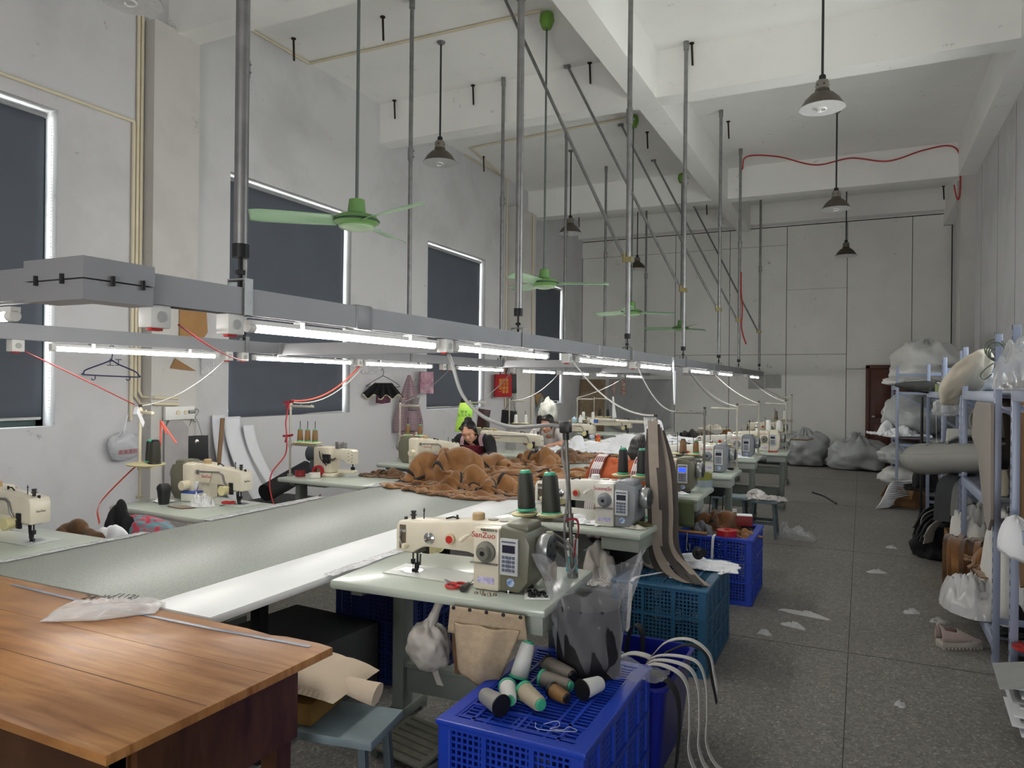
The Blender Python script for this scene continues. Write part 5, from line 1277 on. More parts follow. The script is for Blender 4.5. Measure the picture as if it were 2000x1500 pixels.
# leather scraps on the far blue crate
LEA = suede('leather_brown', (128, 88, 54), (84, 58, 40)); 
garment('brown leather scraps heaped on the far blue crate', (-1.02, 5.9, .44), R(10), .25, .24, .18, 121, LEA, [((-.15, -.1), (.15, .1), .02)], 'leather scraps', 'leather_scrap', 'scraps', amp=1.6, f=4, q=.6)
garment('grey felt piece among the leather scraps on the far blue crate', (-1.12, 5.72, .46), R(0), .1, .1, .1, 123, mat('grey_felt', (112, 112, 116), .9), [], 'leather scraps', 'leather_scrap', 'scraps', amp=1.0)
garment('orange-brown leather flap at the corner of the far blue crate', (-.83, 5.75, .46), R(-20), .13, .1, .07, 125, SUEDE, [], 'leather scraps', 'leather_scrap', 'scraps', amp=1.4)
tape_roll('shiny red tape roll lying on the front edge of the far blue crate', (-.9, 5.60, .475), .075, .055, TAPER, inner=.3)
t = thing('card_box', 'small red and white box on the far blue crate', 'box', (-.83, 6.0, .5), R(10)); B().bb(-.06, .06, -.05, .05, 0, .08, .003).build('carton', mat('dark_red_card', (120, 26, 30), .6), t); B().bb(-.058, .058, -.048, .048, .08, .084).build('carton_top', SHEET, t)
tag(at(B().cyl((-.35, 0, 0), (0, 0, 0), .011, n=10).build('bamboo_stick', mat('bamboo', (168, 124, 74), .5)), (-1.03, 5.52, .5), R(-4)), 'bamboo stick lying from the hanging straps to the far blue crate', 'stick')
tag(B().tube(spline([(-1.175, 5.508, .5), (-1.175, 5.5, .44), (-1.176, 5.498, .38), (-1.165, 5.497, .365), (-1.155, 5.497, .38), (-1.156, 5.498, .42)], 5), .006, 8).build('metal_hook', CHROME), 'steel hook hanging on the front of the far blue crate', 'hook')
t = thing('drink_bottle', 'plastic bottle of amber tea standing behind the far blue crate', 'bottle', (-1.0, 6.62, .32)); 
B().lathe([(0, 0), (.038, .0), (.038, .13), (.03, .16), (.014, .175), (0, .176)], n=24).build('bottle_body', mat('amber_tea', (150, 112, 60), .1, trans=.5), t); B().lathe([(.018, .175), (.018, .2), (0, .2)], n=18).build('cap', WHITEPL, t)
SB = mat('stool_blue', (118, 134, 140), .5, var=.15, scale=14); SBD = mat('stool_leg', (86, 98, 104), .55)
def stool(label, loc, rz=0, w=.36, d=.24, h=.42, proto=None, m=SB):
    if proto: return dup(proto, label, loc, rz)
    t = thing('stool', label, 'stool', loc, rz, 'wooden stools')
    B().bb(-w/2, w/2, -d/2, d/2, h-.03, h, .004).build('seat', m, t)
    for sx in (-1, 1):
        for sy in (-1, 1): B().cyl((sx*(w/2-.02), sy*(d/2-.02), 0), (sx*(w/2-.05), sy*(d/2-.04), h-.03), .018, n=4).build('leg', SBD, t)
    b = B(); b.box((0, -d/2+.03, .16), (w-.08, .02, .03)); b.box((0, d/2-.03, .16), (w-.08, .02, .03)); b.box((-w/2+.04, 0, .2), (.02, d-.06, .03)); b.box((w/2-.04, 0, .2), (.02, d-.06, .03)); b.build('rungs', SBD, t)
    return t
s0 = stool('grey-blue wooden stool with a foam block and cushion, beside the wooden table', (-1.69, 1.98, 0), R(10), .54, .25, .45)
stool('wooden stool behind the far blue crate with a bottle on it', (-1.02, 6.62, 0), R(5), .42, .26, .32, m=SB)
stool('grey stool seen under the fourth and fifth tables', (-1.28, 8.15, 0), R(0), .4, .26, .42)
t = stool('dark legged stool with a silver cushion, between the fifth and sixth tables', (-1.10, 9.50-.0, 0), 0, .3, .3, .40)
t.location.y = 8.2; t.location.x = -.93
garment('silvery pillow on the stool between tables', (-.93, 8.2, .402), 0, .2, .16, .1, 131, mat('silver_satin', (196, 190, 186), .3, .3), [], 'cushions', 'cushion', 'cushion', amp=.3, q=.5, p=3)
tag(at(B().bb(-.20, .14, -.11, .11, 0, .075, .006).build('foam_block', mat('ochre_foam', (146, 112, 56), .8, var=.15)), (-1.80, 1.98, .451), R(10)), 'ochre block lying on the grey-blue stool', 'block')
CUSH = mat('cushion_beige', (186, 170, 150), .95, var=.06, scale=6, bump=.2, bscale=120)
t = thing('cushion', 'beige quilted cushion tied with white tape, on the ochre block', 'cushion', (-1.76, 2.0, .528), R(6))
def cu_(u, v, s=1):
    x = (u-.5)*.42; y = (v-.5)*.3; e = max(0, (1-abs(2*u-1)**3)*(1-abs(2*v-1)**3))**.5
    q = abs(math.sin(u*PI*3))**.3
    return (x, y+.03*math.sin(u*3), s*(.075*e*(.75+.25*q))*(1-.45*u)+.03-.0*u)
b = B(); b.sheet(lambda u, v: cu_(u, v, 1), 40, 24); b.sheet(lambda u, v: (cu_(u, v)[0], cu_(u, v)[1], .029-.026*max(0, (1-abs(2*u-1)**3)*(1-abs(2*v-1)**3))), 20, 12); bmesh.ops.remove_doubles(b.bm, verts=b.bm.verts, dist=.002); b.build('cushion_body', CUSH, t)
B().tube([(.18, -.02, .04), (.25, -.03, .035), (.31, -.035, .032)], [.03, .035, .04], 14, flat=.6).build('rolled_corner', CUSH, t)
B().ribbon([cu_(.45, v/10)[:2]+(cu_(.45, v/10)[2]+.003,) for v in range(11)], .014, .002, (1, 0, 0)).build('tape_tie', SHEET, t)
t = thing('treadle', 'grey-green ribbed foot pedal on the floor under the near table', 'pedal', (-1.70, 2.62, 0), R(-12))
b = B(); b.box((0, 0, .075), (.30, .24, .018), rot=(R(12), 0, 0), bev=.006); b.build('pedal_plate', mat('pedal_paint', (112, 112, 100), .7, var=.35, scale=12), t)
b = B()
for k in range(6): b.box((.0, -.09+.036*k, .087-.0*k+(-.09+.036*k)*.212), (.24, .006, .004), rot=(R(12), 0, 0))
b.build('ribs', mat('pedal_rib', (84, 84, 74), .7), t)
b = B(); b.bb(-.17, -.13, -.1, .1, 0, .05); b.bb(.13, .17, -.1, .1, 0, .05); b.bb(-.17, .17, -.01, .01, .04, .06); b.build('pedal_frame', LEGD, t)
tag(B().tube(spline([(-1.45, 2.86, .65), (-1.43, 2.82, .4), (-1.44, 2.75, .2), (-1.42, 2.66, .05), (-1.36, 2.6, .012), (-1.30, 2.64, .012), (-1.32, 2.75, .012)], 6), .005, 6).build('power_cord', BLACKPL), 'black cord hanging under the near table to the floor', 'cord')

# under-table motors and bits
mo = None
for x, y, w in ((-1.3, 4.35, 'second'), (-1.3, 5.9, 'third'), (-1.3, 7.35, 'fourth')):
    lab = 'dark control box and motor under the %s aisle-side table' % w
    if mo is None:
        mo = thing('control_box', lab, 'control box', (x, y, .62), 0, 'control boxes under the tables')
        B().bb(-.09, .09, -.06, .06, -.1, .095, .008).build('box', BLACKPL, mo); b = B(); b.tube(spline([(-.05, .05, -.1), (-.06, .05, -.3), (-.02, .04, -.45), (.06, .02, -.4), (.08, 0, -.1)], 5), .005, 6); b.build('hanging_cable', BLACKPL, mo)
    else: dup(mo, lab, (x, y, .62))
garment('crumpled grey cloth hanging under the second table by its leg', (-1.42, 4.12, .44), 0, .13, .12, .24, 135, SATIN, [], 'cloths', 'grey_cloth', 'cloth', amp=.8, q=.5, p=3)
tag(B().sheet(lambda u, v: (-1.3+.17*u, 5.53+.02*math.sin(u*7)*v, .735-.2*v), 12, 8).build('green_pocket', mat('army_green', (84, 94, 66), .9), solid=.006), 'army green canvas pocket hung on the third aisle-side table', 'pocket')

# ------------------------------------------------------------------ floor litter in the aisle
FLUFF = mat('cotton_fluff', (200, 200, 198), .95, bump=.4, bscale=80)
for (x, y, rx, ry, rz, s, lab) in ((-.34, 5.5, .16, .035, -15, 1, 'long curl of white fluff on the aisle floor beyond the teal crate'), (-.40, 5.2, .09, .022, -20, 2, 'smaller curl of fluff below the long one'), (.13, 7.05, .08, .03, 10, 3, 'white fluff tuft in mid aisle, before the suede strips'),
                            (.28, 8.2, .05, .03, 0, 4, 'thin fluff tuft beyond the mid-aisle one'), (.33, 5.9, .05, .02, 20, 5, 'fluff wisp beyond the sneaker'), (.50, 5.75, .06, .03, 0, 6, 'fluff tufts between sneaker and rack'), (.19, 4.15, .025, .02, 0, 7, 'small fluff ball on the open floor nearest the viewer'),
                            (.55, 8.35, .09, .035, 5, 8, 'folded white paper scrap by the black bag'), (-.55, 4.95, .05, .02, 0, 9, 'faint fluff wisp beside the teal crate')):
    garment(lab, (x, y, .0), R(rz), rx, ry, .025, s+300, FLUFF, [], 'floor litter', 'floor_fluff', 'fluff', amp=1, irr=.5)
tag(B().tube(spline([(-.66, 11.9, .008), (-.5, 11.6, .008), (-.38, 11.2, .008), (-.30, 10.9, .008)], 5), .012, 6).build('black_strip', BLACKPL), 'thin black strip on the aisle floor far ahead', 'strip')
t = garment('clear plastic bag lying on the aisle floor beside the table legs', (-.62, 8.3, 0), R(-25), .24, .13, .1, 141, FILM, [], 'plastic bags', 'clear_bag', 'plastic bag', amp=1.2, irr=.4)
# sneaker
t = thing('sneaker', 'single pale pink chunky sneaker lying on the aisle floor', 'shoe', (.555, 5.26, 0), R(28))
SOLE = mat('sole_cream', (190, 182, 170), .6); UPP = mat('sneaker_pink', (186, 166, 158), .7, var=.1); LACE = mat('lace_beige', (180, 170, 150), .8)
out = [(-.135, -.02), (-.13, -.045), (-.06, -.045), (.02, -.05), (.09, -.05), (.13, -.03), (.135, .0), (.12, .035), (.06, .05), (-.02, .042), (-.08, .042), (-.13, .03)]
b = B(); b.prism(out, .012, .05, axis='z', bev=.008)
for k in range(11): b.box((-.115+.023*k, 0, .009), (.012, .085, .018))
b.build('sole', SOLE, t)
def up(u, v):
    x = -.13+.26*u; w = .038+.008*math.sin(u*4); hh = .115-.075*max(0, (u-.3)/.7)**1.3 if u > .3 else .115+.02*(1-u/.3)
    a = PI*v; return (x, -w*math.cos(a), .045+(hh-.045)*math.sin(a)**.6*(1 if not (.08 < u < .42) else (1-.35*math.sin(a)**6)))
b = B(); b.sheet(up, 26, 18); b.build('upper', UPP, t, solid=.006)
B().ell((-.06, 0, .1), (.05, .026, .02)).build('opening', mat('shoe_inside', (110, 82, 78), .9), t)
b = B()
for k in range(6): b.tube(spline([(-.02+.02*k, -.03, .095-.009*k), (-.01+.02*k, 0, .112-.01*k), (.0+.02*k, .03, .095-.009*k)], 4), .004, 6)
b.tube(spline([(0, -.03, .1), (.02, -.055, .08), (.03, -.06, .05), (.05, -.055, .06)], 5), .003, 6); b.build('laces', LACE, t)
B().tube([(-.128, 0, .11), (-.14, 0, .14), (-.13, 0, .155), (-.118, 0, .14)], .006, 8).build('heel_loop', UPP, t)
# ------------------------------------------------------------------ people
def fuse(name, parts, m, parent=None, vox=.006, smooth=2, disp=None):
    """rounded cones and ellipsoids melted into one continuous surface"""
    b = B()
    for p in parts:
        if p[0] == 'e': b.ell(p[1], p[2], p[3] if len(p) > 3 else None, 3)
        else:
            pts, rs = p
            for (a, c, r1, r2) in zip(pts, pts[1:], rs, rs[1:]): b.tube([a, c], [r1, r2], 14)
            for q, r in zip(pts, rs): b.ell(q, (r, r, r), None, 2)
    me = bpy.data.meshes.new('tmp'); b.bm.to_mesh(me); b.bm.free()
    o = bpy.data.objects.new('tmp', me); COL.objects.link(o)
    md = o.modifiers.new('r', 'REMESH'); md.mode = 'VOXEL'; md.voxel_size = vox
    dg = bpy.context.evaluated_depsgraph_get(); m2 = bpy.data.meshes.new_from_object(o.evaluated_get(dg)); m2.name = name
    bpy.data.objects.remove(o); bpy.data.meshes.remove(me)
    bm = bmesh.new(); bm.from_mesh(m2)
    for _ in range(smooth): bmesh.ops.smooth_vert(bm, verts=bm.verts, factor=.5, use_axis_x=True, use_axis_y=True, use_axis_z=True)
    if disp:
        bm.normal_update()
        for v in bm.verts: v.co += v.normal*disp(v.co)
    bm.to_mesh(m2); bm.free(); m2.materials.clear(); m2.materials.append(m)
    m2.polygons.foreach_set('use_smooth', [True]*len(m2.polygons))
    o = bpy.data.objects.new(name, m2); COL.objects.link(o)
    if parent: o.parent = parent
    return o
SKIN = mat('skin', (208, 160, 132), .55, var=.08, scale=14, rgb2=(194, 138, 112)); HAIR = mat('hair_black', (26, 22, 21), .4, var=.3, scale=40)
LIP = mat('lips', (160, 84, 76), .5); BROW = mat('brow', (40, 30, 26), .7)
def person(label, hip, chest, sh, head, hrot, elbows, hands, knees, feet, fdir, shirt, sleeve=.55, bottoms=None, hair='back', group=None):
    """hip, chest, head: points; sh, elbows, hands, knees, feet: (left, right) pairs; fdir: unit facing in plan"""
    t = thing('person', label, 'person', (hip[0], hip[1], 0))
    L = lambda p: V(p)-V((hip[0], hip[1], 0))
    hp, ch, hd = L(hip), L(chest), L(head); f = V((fdir[0], fdir[1], 0)); s = V((f.y, -f.x, 0))   # s: to the person's right
    M = Euler(hrot).to_matrix() @ Matrix(((s.x*-1, -f.x, 0), (s.y*-1, -f.y, 0), (0, 0, 1)))
    # head frame: x to the person's left, y backward, z up (face looks along -y)
    H = lambda x, y, z: hd+M@V((x, y, z))
    e_ = (M.to_euler())
    parts = [('e', H(0, .012, .03), (.074, .092, .088), tuple(e_)), ('e', H(0, -.02, -.035), (.058, .066, .07), tuple(e_)), ('e', H(0, -.052, -.085), (.028, .026, .024), tuple(e_)),
             ('e', H(.036, -.06, -.02), (.024, .02, .022), tuple(e_)), ('e', H(-.036, -.06, -.02), (.024, .02, .022), tuple(e_)), ('e', H(0, -.07, .035), (.05, .02, .022), tuple(e_)),
             ([H(0, -.082, .02), H(0, -.098, -.022)], [.008, .0125]), ('e', H(.011, -.09, -.026), (.008, .009, .007)), ('e', H(-.011, -.09, -.026), (.008, .009, .007)),
             ('e', H(0, -.08, -.055), (.022, .012, .012), tuple(e_)),
             ('e', H(.076, .01, -.01), (.01, .018, .03), tuple(e_)), ('e', H(-.076, .01, -.01), (.01, .018, .03), tuple(e_))]
    shl, shr = L(sh[0]), L(sh[1]); nk = (shl+shr)/2
    parts += [([H(0, .025, -.06), nk+V((0, 0, .035)), nk+V((0, 0, -.03))], [.048, .05, .07])]
    up = (ch-hp).normalized()
    tors = [([hp, hp.lerp(ch, .4), ch], [.135, .115, .125]), ([hp+s*.07, hp.lerp(ch, .45)+s*.04, ch+s*.06, shr.lerp(nk, .25)], [.115, .1, .105, .062]), ([hp-s*.07, hp.lerp(ch, .45)-s*.04, ch-s*.06, shl.lerp(nk, .25)], [.115, .1, .105, .062])]
    arms = []
    for a, el, ha in ((shl, elbows[0], hands[0]), (shr, elbows[1], hands[1])):
        el, ha = L(el), L(ha); arms.append((a, el, ha))
        parts.append(([a, a.lerp(el, .5), el, el.lerp(ha, .4), ha], [.056, .046, .038, .036, .025]))
        d = (ha-el).normalized(); side = d.cross(V((0, 0, 1))).normalized()
        palm = ha+d*.045
        parts.append(('e', palm, (.04, .04, .018)))
        for k in range(4):
            o = side*(-.03+.02*k); ln = (.07, .08, .076, .06)[k]
            p0 = palm+d*.025+o*.9; parts.append(([p0, p0+d*ln*.5+o*.25-V((0, 0, .006)), p0+d*ln*.85+o*.3-V((0, 0, .028))], [.0095, .0085, .0075]))
        tsd = side*(.034 if (el-nk).dot(s) < 0 else -.034)
        parts.append(([ha+d*.02+tsd*.7, ha+d*.05+tsd*1.6, ha+d*.08+tsd*1.7], [.012, .0105, .009]))
    legs = []
    for sg, kn, ft in ((-1, knees[0], feet[0]), (1, knees[1], feet[1])):
        kn, ft = L(kn), L(ft); legs.append(([hp+s*.09*sg+V((0, 0, -.02)), kn, ft+V((0, 0, .05))], [.095, .062, .045])); 
        parts.append(([ft+V((0, 0, .06)), ft+f*.06+V((0, 0, .035)), ft+f*.16+V((0, 0, .03))], [.04, .035, .028]))
    fuse('body', parts+tors+legs, SKIN, t, .0065, 2)
    # clothing
    sl = []
    for a, el, ha in arms:
        if sleeve <= 1: sl.append(([a, a.lerp(el, sleeve)], [.072, .062]))
        else: sl.append(([a, a.lerp(el, .5), el, el.lerp(ha, sleeve-1)], [.072, .062, .052, .042]))
    grow = [(p, [r+.014 for r in rs]) for p, rs in tors]+[([shl, nk-V((0, 0, .005)), shr], [.068, .07, .068])]
    fuse('shirt', grow+sl, shirt, t, .008, 3, lambda c: .006*fbm(c.x, c.y, c.z, 9, 2)+.004*(rid(c.x, c.y, c.z, 7, 2)-.9))
    fuse('trousers', [(p, [r+.012 for r in rs]) for p, rs in legs]+[([hp-s*.06, hp+s*.06], [.14, .14])], bottoms or mat('trousers_dark', (40, 42, 50), .9), t, .01, 2)
    # hair
    hp_ = [('e', H(0, .03, .045), (.084, .094, .09), tuple(e_)), ('e', H(0, .045, .0), (.08, .07, .09), tuple(e_))]
    if hair == 'bob': hp_ = [('e', H(0, .012, .048), (.094, .108, .088), tuple(e_)), ('e', H(0, .04, -.012), (.092, .085, .1), tuple(e_)), ('e', H(0, .06, -.05), (.078, .05, .062), tuple(e_)), ('e', H(.07, -.02, -.015), (.03, .045, .05), tuple(e_)), ('e', H(-.07, -.02, -.015), (.03, .045, .05), tuple(e_))]
    elif hair == 'bun': hp_ += [('e', H(0, .09, .11), (.045, .045, .04)), ('e', H(.05, -.03, .085), (.035, .035, .018), tuple(e_)), ('e', H(-.05, -.03, .085), (.035, .035, .018), tuple(e_)), ([H(.08, .0, .03), H(.084, .01, -.06)], [.014, .008])]
    else: hp_ += [('e', H(0, .12, .02), (.04, .05, .05)), ('e', H(0, -.02, .1), (.06, .05, .02), tuple(e_))]
    Mi = M.inverted()
    fuse('hair', hp_, HAIR, t, .006, 1, lambda c: .0025*math.sin(math.atan2((Mi@(c-hd)).y, (Mi@(c-hd)).x)*46))
    for sg in (-1, 1):
        B().tube([H(sg*.014, -.0815, .036), H(sg*.03, -.0815, .042), H(sg*.048, -.072, .036)], .0018, 6).build('eyebrow', BROW, t)
        B().tube([H(sg*.016, -.0815, .012), H(sg*.03, -.0815, .007), H(sg*.046, -.073, .011)], .0016, 6).build('eyelash', BROW, t)
    B().tube([H(-.02, -.089, -.056), H(-.008, -.0935, -.053), H(.008, -.0935, -.053), H(.02, -.089, -.056)], [.003, .0052, .0052, .003], 8).build('lips', LIP, t)
    return t, L, H, s, f
ORANGE = mat('shirt_orange', (178, 86, 44), .9, var=.1, scale=6); PLAID = checker('apron_plaid', (228, 222, 220), (104, 24, 40), 5)
t, L, H, s, f = person('person in an orange shirt and checked apron, back turned, bending over the third table',
    (-1.60, 5.02, .56), (-1.575, 5.10, .89), ((-1.76, 5.18, 1.0), (-1.40, 5.18, 1.005)), (-1.465, 5.27, 1.10), (R(-20), R(6), 0),
    ((-1.89, 5.31, .84), (-1.30, 5.33, .84)), ((-1.74, 5.60, .795), (-1.46, 5.62, .795)), ((-1.72, 5.42, .55), (-1.46, 5.42, .55)), ((-1.72, 5.40, 0), (-1.46, 5.40, 0)), (0, 1), ORANGE, .6, hair='bob')
for sg, (xa, xb) in ((-1, (-1.715, -1.735)), (1, (-1.43, -1.42))):
    path = spline([(5.25, 1.055), (5.19, 1.088), (5.10, 1.065), (5.005, .99), (4.945, .90), (4.905, .78), (4.87, .64)], 6) if False else [(5.25, 1.055), (5.19, 1.09), (5.10, 1.07), (5.0, .995), (4.94, .90), (4.90, .78), (4.865, .64)]
    def st(u, v, xa=xa, xb=xb):
        k = min(5.999, v*6); i = int(k); f_ = k-i; a, c = path[i], path[i+1]
        return L((xa+(xb-xa)*v+(u-.5)*.075, a[0]+(c[0]-a[0])*f_-.008, a[1]+(c[1]-a[1])*f_))
    B().sheet(st, 8, 20).build('apron_strap', PLAID, t, solid=.004)
B().sheet(lambda u, v: L((-1.75+.34*u, 4.878-.012*math.sin(u*PI)+.0*v, .62-.10*v)), 12, 6).build('apron_waist', PLAID, t, solid=.004)
stool('wooden stool the person in orange sits on', (-1.60, 4.98, 0), 0, .34, .26, .43)
BLKS = mat('shirt_black', (26, 26, 30), .9); MAROON = mat('apron_maroon', (104, 22, 40), .9, var=.15, scale=30); PINKC = mat('collar_pink', (206, 168, 178), .9)
t, L, H, s, f = person('person in black with a maroon apron and tied-up hair, head bowed over the brown cloth',
    (-3.88, 7.30, .56), (-3.87, 7.20, .87), ((-3.69, 7.10, .97), (-4.05, 7.10, .97)), (-3.86, 6.95, 1.065), (R(26), R(-10), R(8)),
    ((-3.56, 6.95, .83), (-4.14, 6.95, .82)), ((-3.58, 6.72, .84), (-3.98, 6.70, .80)), ((-3.75, 6.95, .55), (-4.0, 6.95, .55)), ((-3.75, 6.98, 0), (-4.0, 6.98, 0)), (0, -1), BLKS, 1.7, hair='bun')
B().sheet(lambda u, v: L((-4.0+.26*u, 7.07-.075*math.sin(u*PI)-.05*(1-v)*math.sin(u*PI)+.03*v, .93-.32*v)), 12, 10).build('apron', MAROON, t, solid=.004)
for sg in (-1, 1): B().ribbon([L(p) for p in spline([(-3.87+sg*.125, 7.03, .92), (-3.87+sg*.11, 7.025, 1.0), (-3.87+sg*.10, 7.10, 1.05), (-3.87+sg*.09, 7.20, 1.03)], 5)], .045, .004, (1, 0, 0)).build('apron_strap', PINKC, t)
stool('wooden stool under the person in black', (-3.88, 7.36, 0), 0, .34, .26, .43)
WHS = mat('shirt_white', (222, 218, 216), .9)
t, L, H, s, f = person('person in white with pulled-back hair, looking down behind the white sheets',
    (-3.86, 9.42, .56), (-3.85, 9.30, .86), ((-3.67, 9.20, .95), (-4.03, 9.20, .95)), (-3.84, 9.08, 1.06), (R(24), R(6), R(-4)),
    ((-3.55, 9.05, .83), (-4.12, 9.02, .82)), ((-3.62, 8.80, .82), (-3.95, 8.80, .80)), ((-3.72, 9.05, .55), (-3.98, 9.05, .55)), ((-3.72, 9.08, 0), (-3.98, 9.08, 0)), (0, -1), WHS, .95, hair='back')
for sg in (-1, 1): B().ribbon([L(p) for p in spline([(-3.85+sg*.10, 9.10, .88), (-3.85+sg*.10, 9.115, .97), (-3.85+sg*.095, 9.19, 1.03), (-3.85+sg*.09, 9.28, 1.01)], 5)], .025, .004, (1, 0, 0)).build('apron_strap', mat('strap_greybrown', (120, 104, 96), .9), t)
stool('wooden stool under the person in white', (-3.86, 9.48, 0), 0, .34, .26, .43)
# ------------------------------------------------------------------ storage racks along the aisle wall
RK = mat('rack_blue_grey', (154, 164, 188), .4, .1, var=.06, scale=6); RKS = mat('rack_shelf', (134, 140, 152), .5, var=.08)
SLOT = mat('slot_black', (40, 44, 54), .8)
def rack(label, x0, x1, y0, y1, zs, h, diag=True, ysw=.055):
    t = thing('storage_rack', label, 'rack', (x0, y0, 0), 0, 'blue-grey storage racks')
    w, d = x1-x0, y1-y0
    for px in (0, w):
        for py in (0, d):
            sx = 1 if px == 0 else -1; sy = 1 if py == 0 else -1
            b = B(); b.box((px, py, h/2), (.035, ysw, h), bev=.003)
            po = b.build('post', RK, t)
            if px == 0:
                b = B()
                for k in range(int(h/.06)): b.box((px-.0178, py, .06+.06*k), (.001, .012, .026))
                b.build('slots', SLOT, po, flat=True)
    for z in zs:
        b = B(); b.bb(-.012, w+.012, .02, d-.02, z-.012, z); b.build('shelf_board', RKS, t)
        b = B(); b.bb(-.02, .012, 0, d, z-.06, z+.004, .003); b.bb(w-.012, w+.02, 0, d, z-.06, z+.004, .003); b.build('beam', RK, t)
    b = B()
    for py in (0, d):
        for z in ([.25]+[z-.1 for z in zs if z > .4]+[h-.12]): b.box((w/2, py, z), (w, .018, .035))
        if diag:
            for za, zb in zip(zs, zs[1:]): B().cyl((0, py, zb-.08), (w, py, za+.15), .014, n=6).build('diagonal_brace', RK, t)
    b.build('end_bars', RK, t)
    return t
rack('nearest storage rack, cut by the picture edge, holding red and black clothes low down', .715, 1.36, 2.3, 4.50, (.16, .92, 1.60), 1.93)
rack('second storage rack along the aisle, a grey foam sheet standing against it', .715, 1.36, 5.05, 6.55, (.15, .93, 1.58), 1.92)
rack('third storage rack along the aisle, with the big grey foam roll sticking out', .715, 1.36, 6.72, 8.08, (.15, .88, 1.58), 1.90)
rack('fourth storage rack along the aisle, a dark folded umbrella on top', .715, 1.36, 8.16, 9.96, (.15, .92, 1.56), 1.89)
rack('deepest storage rack before the brown door, loaded with plastic sacks', .44, 1.15, 11.3, 13.0, (.15, .92, 1.63, ), 1.90)
PB = mat('sack_white', (206, 206, 204), .38, var=.06, scale=5, bump=.12, bscale=14)
PBT = film('sack_film', (222, 224, 226), .22, .18, 9, .9)
PBG = mat('sack_grey_film', (176, 180, 180), .3, var=.15, scale=5, bump=.35, bscale=16)
CREAMB = mat('batting_cream', (208, 200, 182), .7, var=.05, scale=5, bump=.2, bscale=20)
FLB = mat('batting_white', (216, 215, 210), .95, var=.04, bump=.4, bscale=40)
FOAMG = mat('foam_grey', (142, 142, 138), .9, var=.05, scale=4)
FOAMD = mat('foam_dark', (58, 60, 62), .9, var=.2, scale=8)
CARD = mat('cardboard', (150, 114, 76), .85, var=.1, scale=6); CARDD = mat('cardboard_shade_side', (128, 92, 56), .85, var=.1)
BLKC = mat('black_cloth', (22, 22, 25), .9, var=.25, scale=10)
def put_sack(label, loc, rx, ry, rz, seed, m, rot=0, name='plastic_sack', cat='sack', group=None, **k):
    o = sack(rx, ry, rz, seed, **k).build(name, m, ang=80); at(o, loc, rot); return tag(o, label, cat, group)
put_sack('big white plastic sack bulging over the top of the deepest rack', (.83, 12.0, 1.68), .40, .58, .60, 2, PB, .4, k=12, flat=.6, amp=.14)
put_sack('grey film sack filling the middle of the deepest rack', (.72, 12.0, .925), .44, .5, .62, 5, PBG, 0, tie=False, flat=.8)
put_sack('flat grey sack low in the deepest rack', (.7, 12.1, .46), .44, .5, .36, 7, PBG, 0, tie=False, flat=.8)
put_sack('white sack low in the deepest rack above the strips', (.68, 12.0, .16), .44, .5, .3, 9, PB, 0, tie=False, flat=.8)
garment('white cloth bundle sticking out into the aisle from the deepest rack', (.47, 11.75, .92), R(20), .28, .4, .24, 151, SHEET, [], 'white bundles', 'cloth_bundle', 'cloth', amp=.7, q=.5, p=3)
put_sack('thin white sack lying flat below the top sack of the deepest rack', (.66, 11.9, 1.635), .38, .5, .14, 12, PB, 0, tie=False, flat=.8)
b = B()
for k in range(9): b.ribbon(spline([(.62, 11.2-.02*k, .34-.02*k), (.46-.01*k, 11.18-.03*k, .33-.025*k), (.38-.008*k, 11.12-.035*k, .2-.015*k), (.33-.01*k, 11.08-.04*k, .015)], 5), .22, .006, (.7, .7, 0))
tag(b.build('strip_bundle', SHEET), 'bundle of white strips pouring from the deepest rack to the floor', 'strips')['kind'] = 'stuff'
garment('black cloth heap between the deepest rack and the cardboard box', (.72, 10.75, .3), 0, .2, .26, .42, 153, BLKC, [], 'black cloth heaps', 'black_cloth', 'cloth', amp=.9, q=.5, p=3)
put_sack('big clear-white sack slumped on the floor beside the brown door', (-.05, 15.85, 0), .56, .52, .62, 21, PBG, .3, k=11, amp=.16, flat=.7)
put_sack('second big clear-white sack on the floor, further from the door', (-1.05, 16.1, 0), .50, .46, .68, 24, PBG, 1.0, k=10, amp=.16, flat=.7)
put_sack('third clear-white sack half hidden behind the table legs', (-1.75, 16.2, 0), .42, .4, .6, 27, PBG, 2, k=9, amp=.16, flat=.7)
# cardboard box, open
t = thing('cardboard_box', 'open brown cardboard box on the floor below the deepest rack', 'box', (.56, 11.25, 0), R(-25))
b = B(); w, d, h = .36, .30, .25
for q in ((-w/2, -w/2+.008, -d/2, d/2), (w/2-.008, w/2, -d/2, d/2), (-w/2, w/2, -d/2, -d/2+.008), (-w/2, w/2, d/2-.008, d/2)): b.bb(*q, 0, h)
b.bb(-w/2, w/2, -d/2, d/2, 0, .008); b.build('box_body', CARD, t, flat=True)
B().box((-w/2-.06, 0, h-.07), (.006, d, .17), rot=(0, R(28), 0)).build('flap', CARD, t, flat=True)
B().box((0, -d/2-.05, h-.06), (w*.9, .006, .15), rot=(R(-24), 0, 0)).build('flap', CARD, t, flat=True)
garment('black and white cloth filling the open cardboard box', (.57, 11.3, .12), R(-25), .16, .13, .2, 155, BLKC, [], 'black cloth heaps', 'black_cloth', 'cloth', amp=1)
